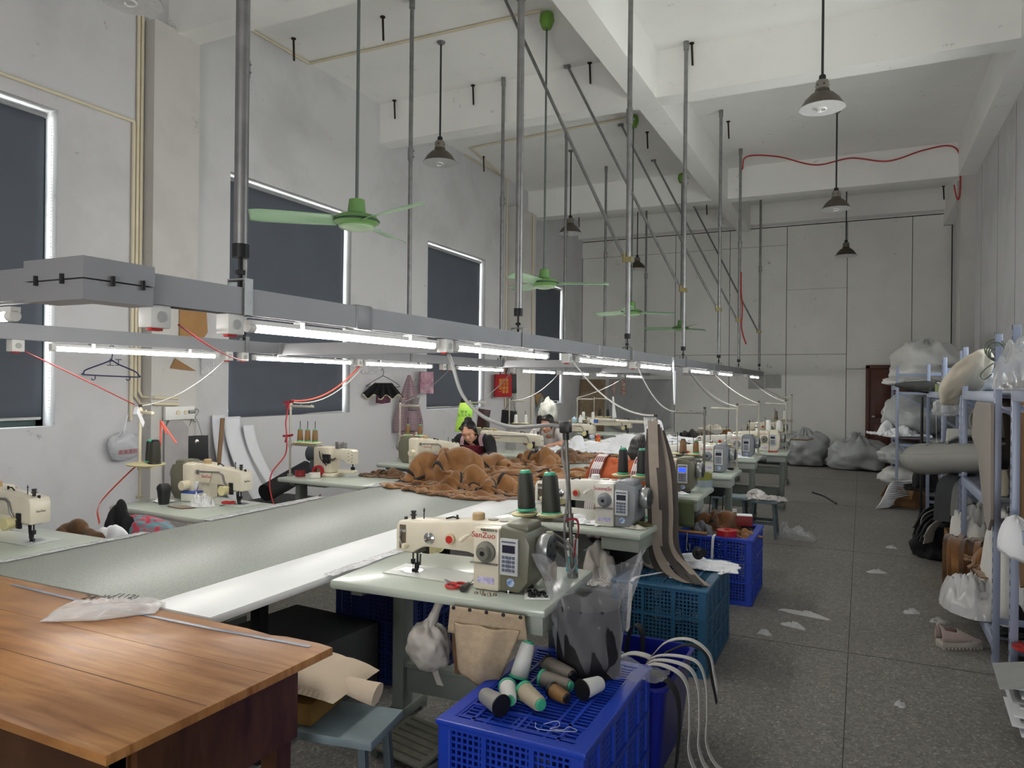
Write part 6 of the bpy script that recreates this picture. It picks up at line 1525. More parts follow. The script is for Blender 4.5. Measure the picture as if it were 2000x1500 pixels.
# umbrella, green box on the fourth rack
t = thing('umbrella', 'dark grey folded umbrella on top of the fourth rack', 'umbrella', (.60, 9.7, 1.62), R(80)); t.rotation_euler = (R(4), 0, R(100))
b = B(); b.lathe([(.0, -.26), (.02, -.25), (.055, -.1), (.075, .08), (.07, .16), (.03, .17), (0, .171)], n=18, rot=(PI/2, 0, 0)); b.build('canopy_cloth', mat('umbrella_grey', (66, 66, 62), .85, var=.25, scale=14), t)
B().cyl((0, -.17, 0), (0, -.24, .01), .01, n=8).build('ferrule', BLACKPL, t)
garment('dark cloth hanging under the folded umbrella', (.72, 9.7, 1.562), 0, .1, .16, .07, 157, FOAMD, [], 'dark cloths', 'dark_cloth', 'cloth', amp=1)
tag(at(B().bb(-.07, .07, -.07, .07, 0, .085, .003).build('green_box', mat('pale_green_card', (146, 160, 104), .7)), (.80, 9.1, 1.565), R(10)), 'pale green box beside the folded umbrella', 'box')
tag(B().ribbon(spline([(.75, 8.4, 1.565), (.69, 8.4, 1.57), (.67, 8.4, 1.5), (.675, 8.4, 1.2), (.68, 8.4, .98)], 6), .03, .003, (.1, 1, 0)).build('white_band', SHEET), 'long white band hanging down the fourth rack', 'band')
tag(B().cyl((.66, 10.15, .02), (.66, 10.1, 1.5), .016, n=8).build('black_pole', BLACKPL), 'black pole standing between the fourth and the deepest rack', 'pole')
b = B(); b.tube(spline([(.75, 8.8, 1.6), (.7, 8.6, 1.66), (.78, 8.45, 1.62), (.72, 8.3, 1.68), (.8, 8.25, 1.6)], 6), .01, 6); tag(b.build('cable_bunch', CABLEW), 'bunch of white cable on top of the fourth rack', 'cable')
put_sack('pale film sack standing at the back of the fourth rack top', (1.08, 8.8, 1.565), .22, .3, .36, 31, PBT, 0, k=7)
# long cream bag and rolls on third rack
t = put_sack('long cream padded bag slanting off the top of the third rack', (.66, 6.75, 1.60), .15, .47, .19, 33, CREAMB, 0, name='padded_bag', cat='bag', tie=False, amp=.08, flat=.9)
t.rotation_euler = (R(-24), R(-8), R(12)); t.location = (.745, 6.62, 1.585)
tag(at(sack(.1, .12, .16, 35, tie=True, k=6).build('film_end', FILM, ang=80), (.66, 7.35, 1.36), 0), 'gathered clear film end of the cream padded bag', 'plastic film')
def roll(label, p, q, r, m, layers=3, name='foam_roll'):
    t = thing(name, label, 'roll', p, 0, 'foam and cloth rolls'); d = V(q)-V(p); b = B(); n = 70; L = d.length
    z = d.normalized(); x = z.orthogonal().normalized(); y = z.cross(x)
    def sp(u, v, off=0):
        a = u*2*PI*layers; rr = r*(.45+.55*u); return (x*math.cos(a)+y*math.sin(a))*rr+d*v
    b.sheet(sp, n, 3); return b.build('rolled_sheet', m, t, solid=.008), t
roll('grey foam roll with an open end toward the viewer on the third rack', (.80, 6.15, 1.37), (1.25, 7.0, 1.42), .115, FOAMG)
roll('pale cloth roll behind the post of the second rack top', (.95, 5.5, 1.66), (1.3, 6.4, 1.70), .07, SHEET, 2)
for k in range(6):
    tag(B().ribbon(spline([(1.2, 7.0-.04*k, 1.22-.022*k), (.9, 6.96-.04*k, 1.235-.022*k), (.72, 6.92-.03*k, 1.22-.022*k), (.63-.008*k, 6.9-.02*k, 1.17-.03*k)], 5), .3, .008, (.2, 1, .05)).build('felt_sheet', FOAMG if k % 2 == 0 else FOAMD),
        '%s felt sheet hanging over the third rack edge, %s from the top of the stack' % ('grey' if k % 2 == 0 else 'dark', ordn[k]), 'felt sheet', 'felt sheets on the third rack')
def cone_(u, v):
    a = u*2*PI*1.04; r = .15-.045*v+.01*u; c = V((.50, 7.3, .985)).lerp(V((.92, 6.05, 1.13)), v)
    d = (V((.92, 6.05, 1.13))-V((.50, 7.3, .985))).normalized(); x = d.cross(V((0, 0, 1))).normalized(); y = x.cross(d)
    return c+x*math.cos(a)*r*1.25+y*math.sin(a)*r*.85
tag(B().sheet(cone_, 48, 10).build('foam_roll', FOAMG, solid=.01), 'large pale grey foam roll sticking out low over the aisle', 'roll', 'foam and cloth rolls')
tag(at(B().prism([(-.1, 0), (.1, 0), (.04, .11), (-.02, .13)], -.15, .15, axis='x').build('paper_stack', mat('pale_paper', (190, 192, 184), .8)), (.78, 6.9, 1.145)), 'pale folded paper standing on the large foam roll', 'paper')
tag(B().ribbon(spline([(1.1, 6.95, 1.15), (.8, 6.98, 1.165), (.62, 7.05, 1.135), (.52, 7.1, 1.11)], 5), .2, .03, (.3, 1, 0)).build('black_sheet', FOAMD), 'black sheet lying on the large foam roll', 'sheet')
# drooping grey strips below the roll
for k in range(5):
    y = 6.55+.13*k
    tag(B().ribbon(spline([(.80+.03*k, y+.5, .9+.004*k), (.68+.03*k, y+.2, .91), (.60+.035*k, y, .88), (.57+.04*k, y-.06, .76), (.56+.04*k, y-.08, .58+.03*k)], 5), .11, .006, (1, -.3, 0)).build('felt_strip', FOAMG if k % 3 else FOAMD), 'felt strip drooping below the large foam roll, %s along the aisle' % ordn[k], 'felt strip', 'drooping felt strips')
for k in range(12):
    p = [(.95, 7.3+.14*(k % 6), .50-.03*(k//6)), (.74, 7.25+.14*(k % 6), .53-.03*(k//6)), (.60-.015*(k % 4), 7.2+.14*(k % 6), .46-.03*(k//6)), (.52-.02*(k % 3), 7.15+.14*(k % 6), .34-.02*k*.5)]
    tag(B().ribbon(spline(p, 5), .16, .007, (.55, 1, .0)).build('dark_felt_strip', FOAMD if k % 3 else FOAMG), 'dark felt strip in the fanned heap over the cart wheel', 'felt strip', 'fanned dark felt strips')
t = thing('cart', 'small black folding cart with a spoked wheel under the dark felt strips', 'cart', (.62, 7.9, 0))
b = B(); b.lathe([(.13, -.014), (.145, -.012), (.145, .012), (.13, .014)], c=(.12, -.1, .145), n=32, rot=(0, PI/2, 0), close=True); b.build('tyre', BLACKPL, t)
b = B()
for k in range(6): a = k*PI/3; b.cyl((.12, -.1, .145), (.12, -.1+.13*math.cos(a), .145+.13*math.sin(a)), .006, n=6)
b.cyl((.09, -.1, .145), (.15, -.1, .145), .02); b.build('wheel_spokes', STEEL, t)
b = B(); b.bb(-.02, .04, .1, .16, 0, .4); b.bb(.0, .3, -.5, .2, .38, .42); b.bb(.25, .3, -.45, -.4, 0, .4); b.build('cart_frame', BLACKPL, t)
# cotton fluff, cardboard bin and black bag
t = garment('heap of white cotton wool in a cardboard bin under the second rack', (.85, 6.75, .42), 0, .2, .28, .3, 161, FLB, [], 'cotton', 'cotton_wool', 'cotton', amp=.8, q=.5, p=3)
t = thing('cardboard_bin', 'brown cardboard bin brimming with cotton wool', 'box', (.80, 6.95, 0)); b = B()
for q in ((-.16, -.152, -.22, .22), (.152, .16, -.22, .22), (-.16, .16, -.22, -.212), (-.16, .16, .212, .22)): b.bb(*q, 0, .42)
b.bb(-.16, .16, -.22, .22, 0, .01); b.build('box_body', CARD, t, flat=True)
put_sack('slumped black bag on the aisle floor against the racks', (.66, 8.0, 0), .20, .26, .36, 41, BLKC, 0, k=6, amp=.25, tie=False, flat=.6)
# suede strips bunch
b = None
for k in range(14):
    x = .60+.012*(k % 4)+.05*(k % 3); y = 6.42-.038*k; w = .03+.012*(k % 3)
    x = .575+.021*k; y = 6.3-.12*(k % 4)-.01*k; p = [(x+.08, y+.42, .44+.01*(k % 5)), (x+.03, y+.2, .475+.014*(k % 4)), (x, y+.04, .46+.01*(k % 3)), (x-.01, y-.04-.01*(k % 3), .36), (x-.012+.01*math.sin(k), y-.06, .2), (x+.02*math.sin(k*3), y-.06+.03*math.sin(k*1.7), .03+.07*(k % 3))]
    tag(B().ribbon(spline(p, 5), w, .006, (1, .15*math.sin(k*2), 0)).build('suede_strip', SUEDE if k % 3 else SUEDED), 'brown suede strip in the bunch hanging from the low shelf of the second rack', 'suede strip', 'hanging suede strips')
garment('folded brown suede offcuts above the hanging strips', (.92, 5.85, .40), 0, .24, .36, .16, 163, SUEDE, [], 'suede offcuts', 'suede_stack', 'suede', amp=1.2, f=6, q=.5)
garment('white batting hanging down inside the second rack', (.86, 5.5, .16), R(5), .16, .3, .62, 165, FLB, [], 'batting', 'batting', 'batting', amp=.5, q=.5, p=3)
garment('clear bag of pale cloth spilling from the low shelf into the aisle', (.70, 5.65, .16), R(0), .22, .32, .2, 167, film('cloth_film', (216, 216, 216), .3, .14, 12, .9), [], 'plastic bags', 'clear_bag', 'plastic bag', amp=.9, q=.5, p=3)
# standing sheets against the second rack
def board(label, pts, x, th, m, name, lean=0, cat='board'):
    o = B().prism(pts, x, x+th, axis='x', bev=.002).build(name, m); return tag(o, label, cat)
board('tall grey foam sheet with a curved lower end, standing against the second rack', [(5.72, 1.28), (5.66, 1.45), (5.52, 1.52), (4.93, 1.52), (4.90, .86), (5.0, .78), (5.12, .82), (5.28, 1.0), (5.45, 1.2)], .664, .018, mat('foam_taupe', (150, 143, 136), .9, var=.04, scale=3), 'foam_sheet', cat='foam sheet')
board('brown board with a notch standing behind the grey foam sheet', [(5.55, 1.54), (4.72, 1.55), (4.72, .55), (4.86, .5), (5.05, .9), (5.3, 1.1), (5.2, 1.16), (5.35, 1.25)], .80, .012, mat('brown_board', (124, 92, 56), .75, var=.1), 'brown_board')
board('dark brown panel at the back of the nearest rack', [(2.4, .25), (4.44, .25), (4.44, 1.5), (2.4, 1.5)], 1.3, .012, mat('dark_brown_board', (84, 62, 42), .8), 'backing_board')
garment('dark odds and ends on the middle shelf of the second rack', (1.02, 5.7, .935), 0, .2, .4, .14, 171, FOAMD, [], 'shelf odds', 'shelf_clutter', 'clutter', amp=1.5, f=6)
t = thing('jar', 'small dark jar on the middle shelf of the second rack', 'jar', (.86, 5.95, .932)); B().lathe([(0, 0), (.04, 0), (.04, .09), (0, .09)], n=18).build('jar_body', mat('jar_navy', (40, 44, 66), .3), t); B().lathe([(.042, .09), (.042, .11), (0, .11)], n=18).build('lid', BLACKPL, t)
tag(at(B().lathe([(0, 0), (.03, .0), (.028, .16), (0, .16)], n=16).build('paper_tube', CREAMPL), (.80, 5.42, .935)), 'cream tube standing beside the grey foam sheet', 'tube')
# nearest rack: clothes, cap, packets
garment('red cloth on the low shelf of the nearest rack', (.98, 4.2, .30), R(10), .22, .3, .14, 173, mat('red_cloth', (168, 38, 38), .85, var=.2, scale=8), [], 'clothes on the nearest rack', 'red_cloth', 'cloth', amp=1.2, q=.6)
garment('black trousers folded on the low shelf of the nearest rack', (.96, 4.15, .165), 0, .25, .36, .16, 175, BLKC, [], 'clothes on the nearest rack', 'black_cloth', 'cloth', amp=.5, q=.4, p=4, sq=1.6)
garment('black folded cloth on the low shelf just past the post pair', (.9, 5.25, .155), 0, .17, .18, .2, 177, BLKC, [], 'clothes on the nearest rack', 'black_cloth', 'cloth', amp=.6, q=.4, p=4)
garment('white cotton pile on the low shelf of the nearest rack behind the red cloth', (1.15, 4.3, .30), 0, .16, .2, .26, 179, FLB, [], 'cotton', 'cotton_wool', 'cotton', amp=.8)
t = thing('cap', 'white cloth cap hung over the middle beam of the nearest rack', 'cap', (.68, 4.30, .80))
def cap_(u, v):
    a = u*2*PI; r = .125*math.sin(v*PI*.5); return (.03+r*.75*math.cos(a)-.02*(1-v), r*1.15*math.sin(a), .17*math.cos(v*PI*.5)-.03*(1+math.cos(a))*v+.008*rid(math.cos(a), math.sin(a), v, 2, 3))
B().sheet(cap_, 40, 14).build('crown', SHEET, t, solid=.004)
b = B(); b.tube([cap_(u/40, 1) for u in range(41)], .006, 6, cap=False); b.build('hem', mat('hem_grey', (168, 168, 166), .8), t)
B().ell((.10, -.10, .06), (.06, .075, .05)).build('lining', mat('satin_lining', (160, 158, 156), .3), t)
garment('black cloth wrapped in clear film on the top shelf of the nearest rack', (.86, 4.15, 1.605), 0, .2, .34, .16, 181, mat('navy_black', (28, 30, 36), .45, bump=.3, bscale=18), [], 'packets', 'wrapped_cloth', 'packet', amp=.6, q=.4, p=4)
garment('loose clear film round the wrapped black cloth', (.80, 4.15, 1.60), 0, .23, .40, .19, 183, FILM, [], 'packets', 'clear_film', 'plastic film', amp=.8, q=.4, p=4)
tag(at(B().bb(-.06, .06, -.1, .1, 0, .05, .01).build('black_case', BLACKPL), (.86, 4.12, 1.765)), 'black case on top of the wrapped black cloth', 'case')
put_sack('cream sack on the top shelf deep in the nearest rack', (1.12, 4.6, 1.6), .22, .3, .46, 51, CREAMB, 0, k=8)
b = B()
for k in range(4): b.tube([(.70+.0*k+.03*math.cos(a)*(1+.2*k), 5.05+.035*math.cos(a+k), 1.80+.035*math.sin(a)*(1+.2*k)+.012*k) for a in [2*PI*j/16 for j in range(17)]], .004, 6, cap=False)
b.tube(spline([(.69, 5.05, 1.75), (.66, 5.1, 1.72), (.64, 5.15, 1.68), (.67, 5.2, 1.66), (.70, 5.16, 1.69)], 5), .004, 6)
tag(b.build('wire_bunch', mat('wire_green_grey', (110, 120, 104), .5)), 'bunch of thin wire tied to the near post of the second rack', 'wire')
# white felt strips at the bottom right
for k in range(9):
    z = .30-.028*k; e = .02*math.sin(k*2.1)
    tag(B().ribbon(spline([(1.1, 3.98+e, z+.01), (.86, 4.0+e, z+.02), (.73, 4.03+e, z), (.64-.03*(k % 2)+(-.06 if k == 0 else .02), 4.08+e, z-.05 if k == 0 else z-.015)], 5), .34, .008, (.05, 1, 0)).build('white_felt_strip', SHEET if k % 3 else mat('felt_pale_grey', (170, 172, 170), .9)), 'pale felt strip in the stack at the lower corner, %s from its top' % (ordn+['ninth'])[k], 'felt strip', 'pale felt strips in the lower corner')
# ------------------------------------------------------------------ things hung on the window wall
WX = X0
t = thing('tote_bag', 'black cloth bag hanging from a hook on the wall above the table with the cup', 'bag', (WX+.15, 5.20, .72), R(-40))
def bagb(w, h, d, sag=.0):
    b = B(); b.prism([(-w/2, 0), (w/2, 0), (w/2*.94, h), (-w/2*.94, h)], -d/2, d/2, axis='x', bev=.012); return b
BLKB = mat('bag_black', (24, 25, 28), .55, var=.15, scale=9)
bagb(.29, .33, .08).build('bag_body', BLKB, t)
B().ribbon(spline([(.0, -.07, .32), (.01, -.03, .46), (.0, 0, .52), (.01, .04, .46), (0, .08, .32)], 6), .022, .004, (1, 0, 0)).build('handle', BLKB, t)
B().ell((.045, .03, .27), (.006, .02, .03)).build('charm', CHROME, t)
tag(B().tube(spline([(WX+.19, 5.16, 1.31), (WX+.17, 5.22, 1.32), (WX+.16, 5.25, 1.29), (WX+.16, 5.21, 1.24), (WX+.15, 5.20, 1.20), (WX+.15, 5.23, 1.19)], 6), .004, 6).build('wire_hook', STEEL), 'bent wire hook from the socket board to the black bag', 'hook')
t = thing('socket_board', 'white socket board on a plank beside the pilaster', 'socket board', (WX+.165, 4.98, 1.29))
B().bb(-.01, .025, -.14, .20, -.07, .06, .004).build('board', WHITEPL, t)
for y in (.0, .09): B().cyl((.025, y, 0), (.034, y, 0), .022, n=14).build('outlet', CREAMPL, t)
B().bb(.02, .05, .12, .19, -.01, .02, .004).build('plug', STEEL, t)
t = thing('plastic_bag', 'translucent printed carrier bag hanging from the pipes beside the pilaster', 'plastic bag', (WX+.06, 4.50, .86))
b = sack(.05, .16, .26, 61, amp=.1, flat=.9, k=6); b.build('bag_film', film('carrier_film', (206, 208, 212), .35, .2, 10, .6), t)
text('print', '谢谢惠顾', .05, mat('print_red', (150, 40, 60), .6), t, (.062, .0, .08), (PI/2, 0, PI/2))
B().tube([(0, .0, .24), (.0, .02, .36), (.0, .04, .42)], .006, 6).build('bag_handle', SHEET, t)
t = thing('clothes_hanger', 'empty dark blue hanger on the wall between the first blind and the pipes', 'hanger', (WX+.20, 4.27, 1.66), R(-50)); HB = mat('hanger_navy', (50, 50, 96), .4)
B().tube(spline([(0, 0, .12), (0, -.06, .09), (0, -.2, .03), (0, -.22, .0), (0, -.2, -.015), (0, .2, -.03), (0, .22, -.015), (0, .19, .02), (0, .06, .08), (0, 0, .12)], 6), .006, 8, cap=False).build('hanger_body', HB, t)
B().tube(spline([(0, 0, .12), (0, .01, .18), (0, .025, .22), (0, .0, .25), (0, -.02, .225)], 6), .0045, 8).build('hook', HB, t)
for y in (-.13, .15): B().tube(spline([(0, y, -.02), (0, y, -.05), (0, y-.02, -.06), (0, y-.03, -.045)], 5), .004, 6).build('side_hook', HB, t)
t = text('wall_scribble', '上工', .08, LETK, None, (WX+.003, 4.44, 1.76), (PI/2, 0, PI/2)); t.name = 'wall_scribble'; tag(t, 'small black handwritten mark on the wall above the hanger end', 'writing')
b = B(); n = 30; poly = [(5.02, 2.02), (5.02, 2.36), (5.24, 2.38), (5.34, 2.33), (5.36, 2.1), (5.28, 2.0), (5.22, 2.04), (5.16, 2.0)]
tag(B().prism(poly, -5.98-.075, -5.98-.065, axis='x').build('card_template', mat('kraft_card', (164, 124, 78), .8)), 'brown card template hung on the pilaster above the light rail', 'template')
tag(at(B().prism([(0, 0), (.3, -.02), (.05, .1)], 0, .008, axis='x').build('card_corner', CARD), (WX+.15, 4.92, 1.72)), 'tip of brown card showing under the window-side rail', 'card')
b = B(); b.sheet(lambda u, v: (WX+.006+.008*rid(u, v, 3, 5, 3), 5.40+.18*u, 1.66+.28*v), 20, 20); tag(b.build('wall_tape', TAPE, solid=.0005), 'patch of crinkled clear tape on the wall beside the pilaster', 'tape')
b = B(); b.sheet(lambda u, v: (WX+.006+.006*rid(u, v, 5, 5, 3), 8.1+.45*u, 1.72+.16*v), 20, 14); tag(b.build('wall_tape', TAPE, solid=.0005), 'clear tape patch above the ruffled garment', 'tape')
# ruffled garment on hanger
t = thing('clothes_hanger', 'black wire hanger carrying the black ruffled garment', 'hanger', (WX+.22, 8.3, 1.60), R(-50))
B().tube(spline([(0, 0, .1), (0, -.1, .04), (0, -.22, -.04), (0, -.2, -.055), (0, 0, -.05), (0, .2, -.055), (0, .22, -.03), (0, .1, .05), (0, 0, .1)], 6), .004, 8, cap=False).tube(spline([(0, 0, .1), (0, .01, .16), (0, -.01, .2), (0, -.02, .17)], 5), .004, 6).build('hanger_wire', BLACKPL, t)
t = thing('ruffled_garment', 'black ruffled garment with cream edging and mauve lining on the wall', 'garment', (WX+.22, 8.31, 1.36), R(-50))
def ruf(u, v): a = u*10*PI; w = .12+.17*v; return (.02+.03*v*math.sin(a), -w+2*w*u, .24-.2*v*(1-.15*abs(u-.5))+.03*v*math.cos(a*.7))
B().sheet(ruf, 80, 10).build('ruffle_cloth', BLKC, t, solid=.004)
b = B(); b.tube([ruf(u/80, 1) for u in range(81)], .009, 6); b.build('edging', mat('edging_cream', (206, 198, 170), .8), t)
B().sheet(lambda u, v: (.012, -.1+.2*u, .06-.11*v*(1-.3*abs(u-.4))), 10, 6).build('lining', mat('lining_mauve', (110, 62, 84), .8, rgb2=(70, 36, 54), scale=50), t, solid=.004)
GING = checker('gingham_maroon', (196, 176, 182), (74, 22, 40), 34)
t = thing('apron', 'maroon and white checked apron hanging on the wall between two blinds', 'apron', (WX+.2, 8.98, 1.72), R(-45))
def apr(u, v): w = .02+.2*min(1, v*1.25)**.9; return (.03*math.sin(u*PI)+.02*math.sin(u*14)*min(1, v*2), -w*1.05+2*w*u+.03*v*0, -.82*v-.05*v*abs(u-.5)+.0)
B().sheet(apr, 40, 30).build('apron_cloth', GING, t, solid=.004)
B().sheet(lambda u, v: (.0, -.12+.22*u, -.82-.16*v), 8, 5).build('hem_tail', mat('tail_mauve', (150, 122, 128), .9), t, solid=.004)
B().sheet(lambda u, v: (.055+.02*math.sin(u*PI), .02+.13*u-.04*v, -.32-.2*v), 8, 6).build('pocket_cloth', mat('pocket_grey', (130, 122, 122), .9), t, solid=.004)
t = thing('paper_bag', 'pink printed paper bag hanging beside the third window', 'bag', (WX+.15, 9.52, 1.44), R(-40))
bagb(.22, .34, .1).build('bag_body', mat('bag_pink', (198, 160, 172), .7, rgb2=(140, 96, 120), scale=9), t)
B().tube(spline([(0, -.16, .22), (0, -.26, .12), (0, -.2, .1), (0, -.12, .12)], 5), .004, 6).build('wire', STEEL, t)
t = thing('tote_bag', 'red cloth bag with yellow lettering hanging on the wall', 'bag', (WX+.2, 12.08, 1.36), R(-35))
bagb(.36, .42, .06).build('bag_body', mat('bag_red', (164, 30, 36), .85, var=.12), t)
B().ribbon(spline([(0, -.06, .42), (0, -.04, .58), (0, 0, .66), (0, .05, .56), (0, .06, .42)], 6), .03, .004, (1, 0, 0)).build('handle', MATS['bag_red'], t)
text('lettering', '福到家\n喜洋洋\n福满堂\n一家亲', .07, mat('print_yellow', (216, 170, 60), .7), t, (.032, 0, .2), (PI/2, 0, PI/2))
t = thing('tote_bag', 'dark grey bag hanging next to the red cloth bag', 'bag', (WX+.14, 12.44, 1.43), R(-35))
bagb(.34, .36, .06).build('bag_body', BLKB, t); B().ribbon(spline([(0, -.06, .36), (0, -.02, .5), (0, 0, .56), (0, .04, .5), (0, .06, .36)], 6), .03, .004, (1, 0, 0)).build('handle', BLKB, t)
t = thing('carrier_bag', 'bright green printed bag hanging on a thread stand above the woman in black', 'bag', (-4.66, 8.26, .98), R(25)); 
def gb_(u, v): return (-.11+.22*u+.03*(v-.5), .02*math.sin(u*PI)*(-1), .36*v)
b = B(); b.prism([(-.12, 0), (.08, .0), (.12, .34), (.06, .38), (-.06, .37)], -.03, .03, bev=.01); b.build('bag_body', mat('bag_green', (126, 204, 50), .4, rgb2=(190, 224, 90), scale=4), t)
text('lettering', '鲜米\n东北大米', .045, mat('print_dkgreen', (40, 90, 30), .7), t, (0, -.032, .23), (PI/2, 0, 0))
B().ell((-.01, 0, .40), (.035, .03, .035)).build('knot', BLACKPL, t)
t = thing('carrier_bag', 'dark brown bag hanging behind the green one', 'bag', (-4.46, 8.36, .98), R(10)); B().prism([(-.06, 0), (.08, .05), (.12, .28), (-.04, .30)], -.02, .03, bev=.01).build('bag_body', mat('bag_dark_brown', (52, 24, 26), .4), t)
t = thing('shoulder_bag', 'black shoulder bag hanging by a long strap beside the rear pilaster', 'bag', (-4.72, 9.72, .98)); B().prism([(-.13, 0), (.11, -.02), (.12, .22), (-.11, .24)], -.04, .04, bev=.02).build('bag_body', BLKB, t)
B().ribbon([(-.08, 0, .22), (.06, .0, .44), (.1, 0, .22)], .016, .004, (0, 1, 0)).build('strap', BLKB, t); 
tag(at(sack(.14, .14, .36, 71, k=7).build('carrier_bag', mat('bag_white_film', (216, 216, 206), .4)), (-4.22, 10.0, 1.02)), 'white carrier bag hung behind the person in white', 'bag')
t = thing('straw_fan', 'brown straw bag and scarf hung past the rear pilaster', 'bag', (X0+.2, 13.75, 1.0)); B().prism([(-.3, .4), (.0, .42), (.34, .2), (.2, -.05), (-.05, 0)], 0, .05, axis='x', bev=.01).build('straw_body', mat('straw', (142, 116, 80), .9), t); B().prism([(-.24, .1), (-.02, .36), (.06, .3), (-.06, 0), (-.2, -.04)], .05, .07, axis='x').build('scarf', mat('scarf_grey', (122, 134, 140), .8), t)
tag(at(B().ell((0, 0, .13), (.09, .08, .15)).build('dark_bundle', mat('bundle_navy', (40, 28, 34), .9)), (-4.28, 9.95, .93)), 'dark cloth bundle beside the white cones', 'bundle')
# leaning things
t = thing('leaning_board', 'grey round-topped panel leaning against the pilaster behind the oval dish', 'panel', (X0+.16, 4.98, .02)); B().prism([(-.13, 0), (.14, 0), (.14, 1.12), (.06, 1.2), (-.08, 1.2), (-.13, 1.1)], 0, .012, axis='x').build('panel', mat('panel_grey', (168, 164, 164), .6), t)
PAP = mat('paper_white', (224, 225, 230), .8, var=.03)
for k, (a, c, w, lab) in enumerate((((5.62, 1.24), (5.70, .12), .17, 'white paper pattern strip leaning on the wall, closest to the pilaster'), ((5.76, 1.22), (6.0, .2), .24, 'broad white paper pattern strip with pencil writing below the crooked blind'), ((5.95, 1.12), (6.40, .1), .16, 'white paper pattern strip leaning furthest to the side, curling at the floor'))):
    o = B().sheet(lambda u, v, a=a, c=c, w=w, k=k: (X0+.03+.05*k+.32*v*v, a[0]+(c[0]-a[0])*v**1.5+(u-.5)*w, a[1]+(c[1]-a[1])*v), 6, 16).build('paper_strip', PAP, solid=.002); tag(o, lab, 'paper strip', 'paper pattern strips')
tag(B().box((X0+.14, 5.52, .62), (.012, .05, 1.2), rot=(0, R(6), 0)).build('slat_of_wood', mat('slat_wood', (140, 110, 80), .7)), 'thin wooden slat leaning beside the paper strips', 'slat')
t = tag(B().tube([(-5.3, 5.42, .50), (-5.3, 5.7, .58), (-5.3, 6.02, .68)], [.09, .095, .09], 18).build('cloth_roll', BLKC), 'black cloth roll lying slanted behind the cylinder-arm machine', 'roll')
tag(at(B().bb(-.3, .3, -.3, .3, 0, .40, .01).build('storage_chest', mat('chest_dark', (50, 50, 52), .8)), (-5.3, 5.72, 0)), 'dark chest by the wall under the black cloth roll', 'chest')
garment('black cloth crumpled beside the paper strips', (-5.05, 5.1, 0), R(10), .4, .35, .5, 211, BLKC, [], 'black cloth heaps', 'black_cloth', 'cloth', amp=.8)
garment('purple and patterned clothes between the window-side tables', (-4.3, 4.36, .42), 0, .22, .16, .16, 213, mat('mixed_violet', (120, 108, 150), .9, rgb2=(40, 36, 46), scale=12), [], 'clothes', 'clothes_heap', 'clothes', amp=1.2)
tag(at(B().bb(-.3, .3, -.2, .2, 0, .42, .006).build('storage_box', CARD), (-4.3, 4.36, 0)), 'cardboard box between the second and third window-side tables', 'box')
# clutter between first and second window-side tables
tag(at(B().bb(-.42, .2, -.2, .2, 0, .6, .006).build('storage_box', mat('box_felt_grey', (128, 128, 130), .9)), (-3.86, 2.86, 0), R(0)), 'grey felt covered box beside the cut-off table', 'box')
garment('brown cloth rolls lying beside the cut-off machine', (-4.12, 2.70, .602), R(10), .24, .13, .19, 222, SUEDED, [], 'clothes', 'cloth_roll', 'cloth', amp=1.6, f=5)
garment('white cloth with a black cup lining, on the grey box', (-3.93, 2.80, .602), 0, .16, .13, .16, 223, SHEET, [], 'clothes', 'white_cloth', 'cloth', amp=1.0)
garment('black straps bundle on the grey box', (-4.12, 2.98, .602), 0, .14, .1, .27, 225, BLKC, [], 'clothes', 'strap_bundle', 'straps', amp=1.8, f=6)
t = put_sack('teal patterned bag squeezed under the table with the cup', (-3.95, 3.05, .602), .30, .07, .16, 81, mat('teal_pattern', (96, 140, 148), .7, rgb2=(186, 60, 80), scale=26, detail=0), 0, name='patterned_bag', cat='bag', tie=False, flat=.8)
garment('black and white net cloth on the grey box', (-3.86, 2.95, .602), 0, .13, .1, .07, 227, mat('net_cloth', (150, 150, 150), .9, rgb2=(30, 30, 32), scale=60), [], 'clothes', 'net_cloth', 'cloth', amp=1.0)
# back wall: leaning wooden sheet, hanging plastic
t = tag(B().box((-5.86, 16.62, .98), (.64, .02, 1.52), rot=(R(-4), 0, 0)).build('wooden_sheet', woodmat('pale_plywood', (140, 122, 98), (156, 138, 112), (170, 152, 126))), 'tall wooden sheet leaning against the back wall beside the corner window', 'sheet')
o = B().sheet(lambda u, v: (-5.45+1.5*u, 16.70-.05*abs(math.sin(u*9+v*2))*(.3+v*.7)-.03, 1.75-1.1*v-.25*math.sin(u*PI)*v), 50, 16).build('plastic_sheet', film('dust_film', (190, 192, 194), .45, .25, 6, .5), solid=.0006); tag(o, 'dusty clear plastic sheet draped along the back wall beside the wooden sheet', 'plastic sheet')
tag(B().sheet(lambda u, v: (-5.38+.42*u, 16.66-.02*math.sin(u*12), 1.72-.36*v), 16, 8).build('floral_cloth', mat('floral_pink', (206, 190, 184), .8, rgb2=(160, 96, 84), scale=22), solid=.003), 'pinkish floral cloth corner hung at the top of the dusty plastic', 'cloth')
for (x, y, lab) in ((-2.1, 1.7, 'faint framed notice outline on the back wall, taped low'), (-1.75, 1.72, 'second faint notice outline on the back wall beside the seam')):
    b = B(); w, h = .34, .3
    b.bb(x-w/2, x+w/2, Y1-.004, Y1-.001, y-h/2, y+h/2); tag(b.build('wall_notice', mat('notice_grey', (176, 176, 174), .6)), lab, 'notice')
t = thing('white_rag', 'white cloth strip hanging from the aisle-side rail with a pointed end', 'rag', (RX+.05, 7.72, 1.60))
